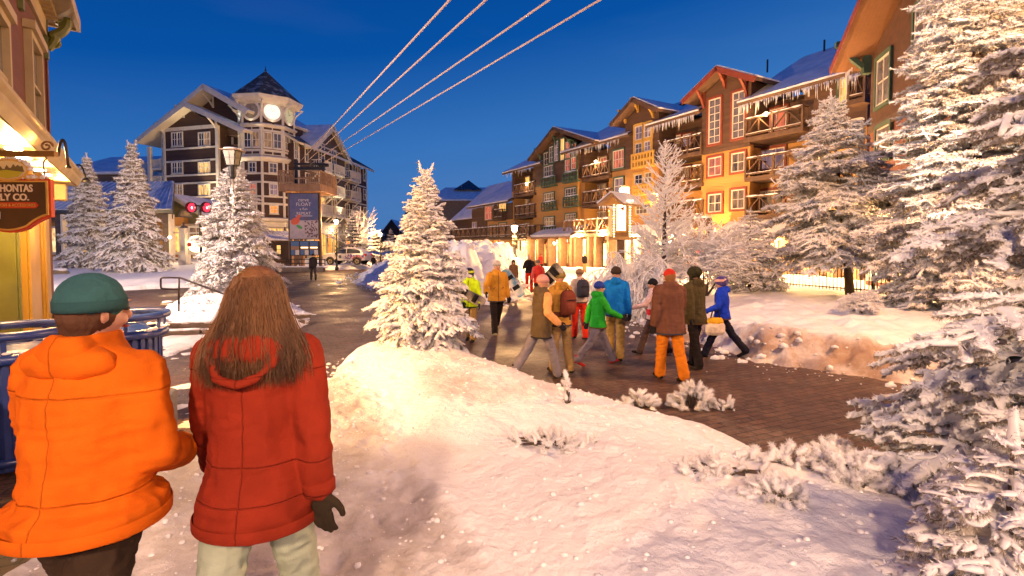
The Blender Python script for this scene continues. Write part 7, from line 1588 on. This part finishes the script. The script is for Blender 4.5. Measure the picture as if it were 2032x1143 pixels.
    if lower:
        mb = MB(); loft(mb, [(*sp(z), rx*h*B*1.04, ry*h*B*1.04) for z, rx, ry in ((hz_-.005, .18*skirt, .147*skirt), (hz_+.12, .184, .15), (hz_+.26, .178, .145))], 22); remesh(mb, 'jacket_hem', cloth('l%02d%02d%02d' % tuple(int(c*99) for c in lower), lower, jr), e, vox, 3, fold*.8, 9)
    if vox < .01:
        # draped hood on the back
        mb = MB(); w2 = .95
        mb.ball(sp(1.455 if long_hair else 1.475, 0, -.115*B if long_hair else -.07*B), .13*h*w2, 20, 12, sx=1.15 if long_hair else 1.35, sy=.42 if long_hair else .62, sz=.62 if long_hair else .55)
        if long_hair: mb.tube([sp(1.50, -.115, -.03), sp(1.43, -.125, -.12*B), sp(1.365, -.07, -.165*B), sp(1.345, 0, -.175*B), sp(1.365, .07, -.165*B), sp(1.43, .125, -.12*B), sp(1.50, .115, -.03)], [.014*h, .018*h, .019*h, .020*h, .019*h, .018*h, .014*h], 10)
        remesh(mb, 'hood', jm, e, vox, 4, .010, 10, seed=4)
        # seams, hem band, cuffs and back yoke of the jackets seen close up
        def ringband(z, rx, ry, hh, nm): 
            mb = MB(); n_ = 40; V = []; 
            for q, o_ in ((-hh, 0), (-hh*.8, .003), (hh*.8, .003), (hh, 0)):
                c_ = sp(z+q)
                for k in range(n_): t = 2*math.pi*k/n_; V.append((c_.x+(rx+o_)*h*B*math.cos(t), c_.y+(ry+o_)*h*B*math.sin(t), c_.z))
            mb.add(V, [(i*n_+k, i*n_+(k+1) % n_, (i+1)*n_+(k+1) % n_, (i+1)*n_+k) for i in range(3) for k in range(n_)]); return mb.build(nm, jm, e, smooth=True)
        ringband(hz_+.03, R_[0][1]+.003, R_[0][2]+.003, .022, 'hem_band')
        for sh, eb, wr, d2 in Ar: mb = MB(); mb.tube([wr - d2*.045*h, wr - d2*.04*h, wr + d2*.0, wr+d2*.004], [.056*h*B, .060*h*B, .058*h*B, .05*h*B], 20); mb.build('cuff', jm, e, smooth=True)
    if .01 <= vox < .02:
        dm = cloth('trim%02d' % (abs(int(px)) % 3), ((.03, .03, .035), (.10, .06, .03), (.05, .05, .07))[abs(int(px)) % 3], .7)
        mb = MB(); c1 = sp(hz_+.02); n_ = 26; V = []
        for q in (-.012, .012):
            for k in range(n_): t = 2*math.pi*k/n_; V.append((c1.x+(R_[0][1]+.006)*h*B*math.cos(t), c1.y+(R_[0][2]+.006)*h*B*math.sin(t), c1.z+q*h))
        mb.add(V, [(k, (k+1) % n_, n_+(k+1) % n_, n_+k) for k in range(n_)]); mb.build('hem_band', dm, e, smooth=True)
        mb = MB(); Pz = [sp(z, 0, ry*B+.004) for z, rx, ry in R_[:-2]]; mb.tube(Pz, .006*h, 5); mb.build('zipper', dm, e)
        for sg in (-1, 1):
            mb = MB(); q = sp(1.12, sg*.10, .125*B); mb.beam(q + Vector((-.03, 0, .02))*h, q + Vector((.03, .0, -.02))*h, .01, .012*h); mb.build('pocket', dm, e)
    # gloves
    gm = cloth('g%02d%02d%02d' % tuple(int(q*99) for q in glove), glove, .6)
    if vox < .03:
        for sg, (sh, eb, wr, d2) in zip((-1, 1), Ar):
            me = hand_mesh(sg, 1 if arms[0][2] > 60 else 0).copy(); me.materials.clear(); me.materials.append(gm); o = bpy.data.objects.new('glove', me); COL.objects.link(o); o.parent = e
            o.location = wr; o.rotation_euler = (-d2).to_track_quat('Z', 'Y').to_euler(); o.scale = (h*1.12,)*3
    # headwear and hair
    if hair and not long_hair:
        mb = MB(); mb.ball(hx(0, -.022, .012), .104*h, 16, 10, sx=.84, sy=.93, sz=1.0); mb.ball(hx(0, -.05, -.04), .08*h, 14, 8, sx=.85, sy=.6, sz=.9); remesh(mb, 'hair', cloth('hair%02d' % int(hair[0]*99), hair, .8), e, vox*.8, 2, strands=.004)
    if long_hair:
        mb = MB(); mb.ball(hx(0, -.018, .022), .108*h, 18, 12, sx=.86, sy=.95, sz=1.0)
        HR = ((0, -.02, .09, .07, .07), (0, -.025, .04, .092, .09), (0, -.035, -.03, .106, .094), (.0, -.055, -.10, .128, .094), (.005, -.075, -.16, .150, .088), (.01, -.09, -.21, .160, .076), (.012, -.10, -.25, .140, .055), (.015, -.10, -.28, .09, .03))
        loft(mb, [(*hx(x, y, z), rx*h, ry*h) for x, y, z, rx, ry in HR], 30)
        pass
        hm = bpy.data.materials.get('long_hair') or None
        hm = noisy('long_hair', (.060, .024, .010), (.24, .105, .032), 3.0, .5, .7, 6, 40, stretch=(3, 3, .7), lo=.3, hi=.7, bdist=.01); ho = remesh(mb, 'hair', hm, e, .0075, 2, strands=.007)
        mb = MB(); rr_ = random.Random(6)
        for k in range(2600):
            a = rr_.uniform(math.pi*1.0, math.pi*2.0) + rr_.gauss(0, .22); j0 = rr_.choice((0, 0, 0, 1, 2, 3)); o_ = rr_.uniform(-.002, .012); P = []; wv = rr_.uniform(-.05, .05); fly = rr_.random()**4*.03
            for j in range(j0, len(HR)-1):
                x, y, z, rx, ry = HR[j]; rx = max(rx, .07); q = 1+fly*(j-j0)*2
                if j >= 6: rx, ry = .150+.01*rr_.random(), .075
                aa = a+wv*(j-j0)+.03*math.sin(j*2+k); P.append(hx(x+(rx+o_)*q*math.cos(aa), y+(ry+o_)*q*math.sin(aa), z-(.07*rr_.random()**2 if j >= 5 else 0)))
            if len(P) > 2: mb.tube(P, [.0010]*(len(P)-1)+[.0003], 3, cap=False)
        lo_ = mb.build('loose_hair', hm, e, smooth=True); lo_['kind'] = 'stuff'
    if hat:
        kind, hc = hat; hm = cloth('h%02d%02d%02d' % tuple(int(q*99) for q in hc), hc, .85); mb = MB()
        if kind in ('beanie', 'pompom', 'fur'):
            g = 1.22 if kind == 'fur' else 1.0
            mb.ball(hx(0, -.012, .045), .112*h*g, 18, 12, sx=.86, sy=.98, sz=.86 if kind != 'fur' else .8); loft(mb, [(*hx(0, -.01, z), .098*h*g, .112*h*g) for z in (.012, .03, .052)], 20)
            if kind == 'pompom': mb.ball(hx(0, -.02, .158), .034*h, 10, 8)
            if kind == 'fur': [mb.ball(hx(sg*.09, -.005, -.035), .045*h, 10, 8, sx=.5, sz=1.3) for sg in (-1, 1)]
            o = remesh(mb, 'hat', hm, e, vox*.75, 2, .006 if kind != 'fur' else .012, 30)
            if kind != 'fur': mb = MB(); loft(mb, [(*hx(0, -.010, z), .100*h, .114*h) for z in (.008, .022, .046)], 22); mb.build('hat_band', cloth('hb%02d%02d%02d' % tuple(int(q*70) for q in hc), tuple(q*.7 for q in hc), .85), o, smooth=True)
        elif kind == 'helmet':
            mb.ball(hx(0, -.012, .04), .13*h, 20, 12, sx=.88, sy=1.02, sz=.9); [mb.ball(hx(sg*.09, 0, -.02), .045*h, 10, 8, sx=.5) for sg in (-1, 1)]; o = remesh(mb, 'helmet', mat('helm%02d%02d%02d' % tuple(int(q*99) for q in hc), hc, .3), e, vox*.75, 2)
            mb = MB(); loft(mb, [(*hx(0, .004, z), .118*h, .130*h) for z in (.03, .05, .085)], 24); mb.build('goggle_strap', extra or cloth('gog', (.6, .75, .05)), o, smooth=True)
        elif kind == 'cap':
            mb.ball(hx(0, -.008, .045), .108*h, 18, 12, sx=.84, sy=.96, sz=.85); mb.ball(hx(0, .10, .035), .075*h, 12, 8, sz=.12, sx=1.0); remesh(mb, 'cap', hm, e, vox*.7, 2, .003, 30)
        elif kind == 'hood':
            mb.ball(hx(0, -.03, .02), .132*h, 18, 12, sx=.86, sy=.98, sz=1.05); mb.ball(hx(0, -.05, -.08), .11*h, 14, 9); remesh(mb, 'hood', hm, e, vox, 3, .008, 12)
    return e, Ar, sp, h
def board(e, p, q, w, c1, c2, label=None, name='snowboard'):
    """a snowboard as its own thing, at world points p-q"""
    P, Q = Vector(p), Vector(q); b = empty(name, P, 0, label, 'snowboard'); d = Q-P; L = d.length; u_ = d.normalized(); up = Vector((0, -1, .25)).normalized(); s_ = u_.cross(up).normalized(); n_ = s_.cross(u_)
    V = []; m = 22
    for side in (0, 1):
        for i in range(m*2):
            t = 2*math.pi*i/(m*2); ct, st = math.cos(t), math.sin(t); x = L/2 + (L/2)*(abs(ct)**.55)*(1 if ct > 0 else -1); y = w/2*(abs(st)**.45)*(1 if st > 0 else -1)*(.86+.14*abs(2*x/L-1)); lift = .05*max(0, abs(2*x/L-1)-.78)**1.2*L
            V.append(u_*x + s_*y + n_*(lift+side*.012))
    k = m*2; mb = MB(); mb.add(V, [tuple(range(k)), tuple(range(2*k-1, k-1, -1))] + [(i, i+k, (i+1) % k+k, (i+1) % k) for i in range(k)]); mb.build('deck', noisy('board_%s' % label[:14], c1, c2, 2.5, .3, lo=.45, hi=.55), b)
    for t in (.32, .68): mb = MB(); c = u_*L*t + n_*.03; mb.beam(c - s_*.09, c + s_*.09, .1, .03, n_); mb.beam(c - s_*.06 + n_*.04, c + s_*.06 + n_*.04, .05, .05, n_); mb.build('binding', M_DARKC, b)
    return b
W_ = lambda u, v, Y: at(u, v, Y)
# two walkers close to the camera, seen from behind
zf1, zf2 = gz(-1.46, 1.72), gz(-1.0, 1.9)
person(150, 0, 0, -4, 'person in a bright orange jacket and teal beanie walking away at the left edge', (.68, .135, .006), (.045, .028, .018), ('beanie', (.035, .11, .12)), pos=(-1.50, 1.74, zf1), H=1.75, vox=.009, bulk=1.17, hem=.515, legs=((20, 6), (-20, 10)), arms=((6, 8, 62, 25), (2, 8, 66, 25)), glove=(.20, .09, .04), lean=4, fold=.014, turn=-24, hair=(.10, .05, .03), skirt=1.12, tbulk=1.1, jr=.55)
person(505, 0, 0, 3, 'person with long brown hair in a rust red parka and pale mint trousers walking away', (.25, .026, .010), (.36, .42, .32), None, pos=(-.985, 1.92, zf2), H=1.735, vox=.009, bulk=1.02, hem=.44, legs=((-16, 10), (18, 4)), arms=((12, 11, 12), (-12, 10, 10)), glove=(.035, .025, .015), lean=3, fold=.012, long_hair=True, skirt=1.12, jr=.6, turn=6)
# the group in the middle
person(933, 677, 533, 168, 'person in a neon yellow jacket and khaki trousers right of the middle tree', (.50, .80, .02), (.30, .20, .08), ('helmet', (.015, .015, .02)), legs=((8, 4), (-10, 6)), arms=((10, 16, 20), (-6, 12, 40, 30)), lower=(.42, .70, .02))
board(None, W_(903, 572, 11.4), W_(962, 603, 11.2), .26, (.25, .22, .24), (.08, .08, .09), 'grey snowboard under the arm of the neon jacket')
person(986, 663, 516, 196, 'person in an ochre jacket and black trousers striding forward with a white cap', (.56, .27, .035), (.022, .016, .016), ('beanie', (.50, .46, .44)), legs=((-24, 12), (14, 4)), arms=((-14, 14, 20), (12, 20, 45)), bulk=1.08, hem=.45, boot=(.30, .24, .12))
board(None, W_(1000, 535, 12.9), W_(1036, 588, 12.7), .27, (.65, .62, .55), (.06, .24, .38), 'white and teal snowboard beside the ochre jacket')
person(1019, 594, 516, 186, 'person in a brown parka with raised hood standing by the snow heap', (.22, .12, .06), (.33, .25, .14), ('hood', (.08, .045, .03)), vox=.02, legs=((4, 2), (-6, 4)))
person(1050, 583, 504, 182, 'person with ginger hair in a black top over red trousers', (.02, .016, .02), (.55, .03, .02), None, hair=(.50, .16, .03), vox=.02, arms=((25, 18, 85, 30), (25, 18, 85, 30)), hem=.53)
person(1068, 601, 513, 172, 'person in a red jacket and grey beanie in the back of the group', (.60, .045, .035), (.05, .03, .03), ('beanie', (.20, .15, .11)), vox=.02, sleeve=(.62, .10, .08))
person(1074, 751, 541, -64, 'person in a long olive vest with tan sleeves and pale pink hat', (.12, .085, .045), (.22, .20, .24), ('beanie', (.68, .34, .30)), legs=((-26, 12), (20, 6)), arms=((18, 20, 42), (-10, 18, 55)), sleeve=(.70, .36, .14), bulk=1.05, hem=.41)
person(1112, 739, 536, 28, 'person in an ochre and brown jacket with khaki trousers and striped beanie', (.44, .23, .045), (.36, .23, .09), ('beanie', (.30, .22, .08)), legs=((6, 3), (-8, 6)), arms=((-8, 12, 15), (40, 20, 95)), lower=(.11, .035, .02), hem=.46)
board(None, W_(1080, 563, 8.75), W_(1112, 528, 8.5), .25, (.02, .02, .025), (.35, .33, .36), 'black snowboard end above the striped beanie')
person(1150, 672, 533, 12, 'person in a pale striped sweater and bright red trousers', (.62, .48, .40), (.80, .045, .02), ('beanie', (.30, .18, .10)), legs=((10, 4), (-8, 6)), hem=.52)
person(1186, 724, 551, -78, 'person in a bright green jacket with red socks striding to the right', (.02, .36, .03), (.16, .14, .18), ('beanie', (.03, .06, .34)), legs=((27, 4), (-27, 14)), arms=((-28, 8, 20), (30, 8, 35)), boot=(.35, .02, .02), sleeve=(.03, .40, .03))
person(1221, 713, 529, -14, 'person in a bright blue hooded jacket and tan trousers seen from behind', (.006, .16, .60), (.42, .26, .075), ('beanie', (.05, .035, .03)), legs=((8, 4), (-12, 10)), arms=((6, 10, 12), (-8, 10, 14)), hem=.47)
person(1296, 703, 549, 70, 'person in a white and red jacket with a black hat half behind the brown jacket', (.72, .50, .48), (.10, .06, .05), ('beanie', (.02, .015, .02)), arms=((34, 14, 40), (-20, 10, 20)), lower=(.6, .03, .04))
person(1328, 753, 533, 14, 'person in a broad brown jacket with orange trousers and a red cap', (.15, .066, .045), (.72, .23, .018), ('cap', (.50, .035, .02)), legs=((10, 4), (-14, 8)), bulk=1.28, hem=.42, arms=((-10, 12, 16), (14, 12, 20)), tbulk=1.1, hair=(.25, .12, .05))
person(1378, 729, 530, 30, 'person in a dark olive puffer jacket and black fur hat', (.075, .06, .028), (.018, .014, .016), ('fur', (.035, .035, .018)), legs=((-10, 4), (12, 10)), bulk=1.1, hem=.44, fold=.02)
person(1432, 709, 543, 74, 'person in a royal blue jacket with black trousers striding left at the group edge', (.012, .05, .60), (.016, .016, .03), ('helmet', (.07, .05, .20)), legs=((26, 4), (-28, 12)), arms=((20, 10, 45), (-22, 10, 25)), hem=.50, extra=cloth('pinkband', (.7, .42, .38)))
b_ = W_(1419, 648, 9.6); e = empty('carried_bundle', b_, .2, 'yellow topped white bundle carried low by the royal blue jacket', 'bag'); mb = MB(); loft(mb, [(0, 0, -.16, .16, .10), (0, 0, -.1, .20, .13), (0, 0, .02, .20, .13), (0, 0, .07, .17, .11)]); remesh(mb, 'sack', cloth('white_sack', (.70, .60, .50)), e, .014, 3, .015, 12); mb = MB(); loft(mb, [(0, 0, .05, .15, .10), (0, 0, .10, .17, .11), (0, 0, .17, .13, .09)]); remesh(mb, 'blanket', cloth('yellow_blanket', (.75, .42, .03)), e, .014, 3, .01, 12); mb = MB(); mb.tube([(-.1, 0, .15), (-.06, 0, .30), (.06, 0, .30), (.1, 0, .15)], .012, 6); mb.build('handle', M_DARKC, e)
person(882, 684, 566, 160, 'person in dark clothes mostly hidden behind the middle tree', (.05, .02, .02), (.02, .016, .016), ('beanie', (.03, .03, .04)), vox=.022)
def backpack(px, feet, yaw, col, label, h=1.0, back=.2):
    p = on(px, feet, .02); a = R(yaw); p = p + Vector((math.sin(a)*back, -math.cos(a)*back, 0)); e = empty('backpack', p, a, label, 'backpack'); mb = MB()
    loft(mb, [(0, 0, 1.02*h, .12, .07), (0, -.01, 1.06*h, .15, .10), (0, -.02, 1.2*h, .155, .11), (0, -.01, 1.36*h, .14, .09), (0, 0, 1.43*h, .09, .05)]); mb.ball((0, -.1, 1.14*h), .10, 12, 8, sy=.5, sz=.9)
    remesh(mb, 'pack', cloth('pk%02d%02d' % (int(col[0]*99), int(col[2]*99)), col), e, .014, 3, .008, 14); mb = MB(); mb.tube([(-.04, 0, 1.43*h), (0, .0, 1.48*h), (.04, 0, 1.43*h)], .008, 6); mb.build('loop', M_DARKC, e)
    mb = MB(); mb.box(-.10, .10, -.138, -.13, 1.27*h, 1.285*h); mb.build('zip', M_DARKC, e)
backpack(1150, 672, 12, (.05, .05, .07), 'dark backpack on the pale striped sweater', .98)
backpack(1112, 739, 28, (.20, .05, .03), 'dark red backpack worn over the ochre and brown jacket', 1.0, .21)
# distant figures
person(1160, 541, 503, 180, 'distant person in a black jacket and khaki trousers standing before the shops', (.02, .018, .02), (.36, .24, .10), None, hair=(.10, .05, .03), vox=.03, legs=((3, 0), (-4, 2)))
person(622, 556, 502, 30, 'lone dark clothed person crossing the far street before the ticket board', (.02, .018, .02), (.05, .04, .04), ('beanie', (.03, .03, .03)), vox=.028)
person(741, 536, 506, 180, 'far dark figure under the trees right of the parked car', (.02, .018, .02), (.03, .025, .03), ('beanie', (.03, .02, .02)), vox=.035)
person(1073, 540, 503, 20, 'distant person in a red and black jacket by the shop door', (.45, .03, .03), (.03, .025, .03), ('beanie', (.25, .02, .03)), vox=.035)
person(1336, 0, 0, 180, 'dark figure on the terrace behind the string of coloured lights', (.10, .06, .04), (.04, .03, .03), ('beanie', (.05, .04, .03)), pos=(*at(1336, 500, 27.5).xy, gz(*at(1336, 500, 27.5).xy)+.1), H=1.7, vox=.03)
# ------------------------------------------------------------------ lamps of the place, plus added fill lamps
def added_lamp(x, y, h, power, label, col=LIGHTCOL, r=.15):  # unseen lamp posts, all added for light; they share the street lamp name
    e = empty('street_lamp', (x, y, gz(x, y)), 0, label, 'street lamp'); mb = MB(); mb.lathe([(.17, 0), (.17, .25), (.10, .35), (.08, .9), (.055, 1.0), (.05, h-.5), (.09, h-.46), (.05, h-.4)], 14); mb.build('post', M_BLACKM, e)
    mb = MB(); mb.lathe([(.08, h-.4), (.13, h-.36), (.19, h-.05), (.2, h-.02)], 8); mb.build('lantern', M_BULB, e); mb = MB(); mb.lathe([(.25, h-.02), (.2, h+.06), (.05, h+.16), (.02, h+.24)], 8); mb.build('cap', M_BLACKM, e)
    light('lamp_light', (0, .35, h-.3), power, col, r, parent=e)
added_lamp(-1.6, -8.5, 7.6, 5200, 'assumed lamp added behind the viewer to light the snow bank', (1, .62, .39), .45)  # assumed lamp, added out of view for the warm light on the bank
added_lamp(8.6, 6.4, 5.8, 2700, 'fill lamp added outside the right edge beside the huge spruce', (1, .50, .20))  # added out of view to brighten the right verge
def wall_lamp(F, e, u, v, d, power, col=LIGHTCOL, Y=None):
    power *= 3.8
    s, z = F.pix(u, v, d); mb = MB(); mb.ball((s, d, z), .09, 8, 6); mb.lathe([(.05, .16), (.13, .08), (.13, .06)], 10, (s, d, z)); o = fb(mb, 'wall_lamp', M_BULB, e, F); l = light('lamp_light', (s, d-.35, z-.1), power, col, .1, parent=o); return o
# shop front lamps under the lodge canopies
for E, u, v, p in ((E0, 960, 487, 160), (E1, 1040, 485, 230), (E1, 1100, 484, 260), (E1, 1154, 468, 420), (E1, 1200, 462, 420), (E2, 1260, 478, 300), (E2, 1330, 480, 330), (E3, 1420, 482, 350), (E3, 1500, 482, 350), (E3, 1590, 475, 420), (E3, 1680, 470, 420)): wall_lamp(F0, E, u, v, -1.3, p)
for E, u, v, p in ((E1, 1045, 366, 25), (E1, 1182, 322, 35), (E2, 1212, 420, 90), (E2, 1304, 388, 60), (E3, 1520, 228, 40)): wall_lamp(F0, E, u, v, -.35, p)  # wall lamps added to warm the upper lodge fronts
wall_lamp(F4, E4, 1760, 440, -.9, 300); wall_lamp(F4, E4, 1860, 420, -.9, 300)  # assumed wall floods added on the near building
# hotel lamps
for u, v, p in ((350, 470, 120), (420, 440, 200)): wall_lamp(F1, HT, u, v, -1.0, p, (1, .7, .4))
for s in (2, 8, 14, 20): mb = MB(); mb.ball((s, -1.0, 4.3), .1, 8, 6); o = fb(mb, 'wall_lamp', M_BULB, HT, F2); light('lamp_light', (s, -1.5, 4.2), 170, (1, .68, .38), .1, parent=o)
# assumed uplighters added to wash the gables and the tower eave
def uplight(F, e, s, y, z, power, tgt, ang=80, col=(1, .80, .52)):
    mb = MB(); mb.lathe([(.06, 0), (.12, .06), (.12, .1)], 10, (s, y, z)); o = fb(mb, 'assumed_uplighter', M_BLACKM, e, F); q = Vector(tgt)-Vector((s, y, z)); l = light('lamp_light', (s, y, z+.14), power, col, .08, parent=o, spot=R(ang)); l.rotation_euler = q.to_track_quat('-Z', 'Y').to_euler()
uplight(F1, HT, A2[0], -1.9, 5, 3200, (A2[0]+1, -.3, 20), 70); uplight(F1, HT, A_[0]+2.0, -.2, zsh+3.0, 500, (A_[0]+1.5, -.6, 24), 110)
for k in (0, 1, 2, 3): uplight(FACE[k], HT, 0, -.40, zt(246), 14, (0, -.5, 99), 140)
uplight(F2, HT, gA[0], -2.6, 5.2, 1300, (gA[0], -.5, 20), 70)
# lamp over the porch and under the shop canopy at left
e = empty('pendant_lamp', at(235, 468, 38), 0, 'small lamp glowing at the porch corner right of the twin spruces', 'lamp'); mb = MB(); mb.ball((0, 0, 0), .1, 10, 7); mb.build('bulb', M_BULB, e); light('lamp_light', (0, -.3, -.1), 260, (1, .62, .30), .1, parent=e)
e = empty('pendant_lamp', at(337, 471, 37.5), 0, 'small lamp glowing by the porch end column', 'lamp'); mb = MB(); mb.ball((0, 0, 0), .1, 10, 7); mb.build('bulb', M_BULB, e); light('lamp_light', (0, -.3, -.1), 200, (1, .62, .30), .1, parent=e)
l = light('flood_light', (0, 0, 0), 260, (1, .55, .18), .07, parent=FL); l.data.energy = 330; l.location = (.12, -.10, -.12)
l = light('flood_beam', (0, 0, 0), 1500, (1, .50, .14), .06, parent=FL, spot=R(105)); l.location = (.16, 0, -.02); l.rotation_euler = Vector((2.4, 2.2, -3.1)).to_track_quat('-Z', 'Y').to_euler()
for i, s in enumerate((-.8, -2.6, -4.4)):
    l = light('downlight_light', (0, 0, 0), 45, (1, .52, .16), .05, parent=E5); l.location = F5.w(s, -.22, z5-.08)-E5.location
l = light('interior_light', (0, 0, 0), 25, (1, .45, .10), .2, parent=E5); l.location = F5.w(-2.5, -.35, 2.5)-E5.location
# assumed floods added to light the tall right spruce and the broad spruce
def flood(p, tgt, power, ang, label, col):
    p = Vector(p); e = empty('assumed_flood', p, 0, label, 'flood lamp'); mb = MB(); mb.lathe([(.05, -.02), (.05, .08), (.11, .12), (.11, .2)], 12); mb.build('housing', M_BLACKM, e); l = light('lamp_light', (0, 0, 0), power, col, .08, parent=e, spot=R(ang)); l.location = (0, 0, .25); l.rotation_euler = (Vector(tgt)-p).to_track_quat('-Z', 'Y').to_euler()
flood((7.4, 8.6, gz(7.4, 8.6)), (10.4, 12.3, 6.0), 2600, 48, 'assumed small flood lamp aimed up at the very tall spruce', (1, .80, .62))
flood((-9.8, 15.5, .02), (-11.4, 21, 2.6), 1500, 60, 'assumed small flood lamp aimed at the broad pale spruce', (1, .84, .66))
added_lamp(-16.5, 13.5, 5.8, 9000, 'fill lamp added outside the left edge lighting the lawn and the twin spruces', (1, .70, .50))  # unseen lamp added to lift the lawn and its spruces
added_lamp(4.4, -5.5, 6.2, 2300, 'fill lamp added behind the viewer on the side of the huge spruce', (1, .58, .33), .35)  # unseen lamp added to fill the foreground shadows
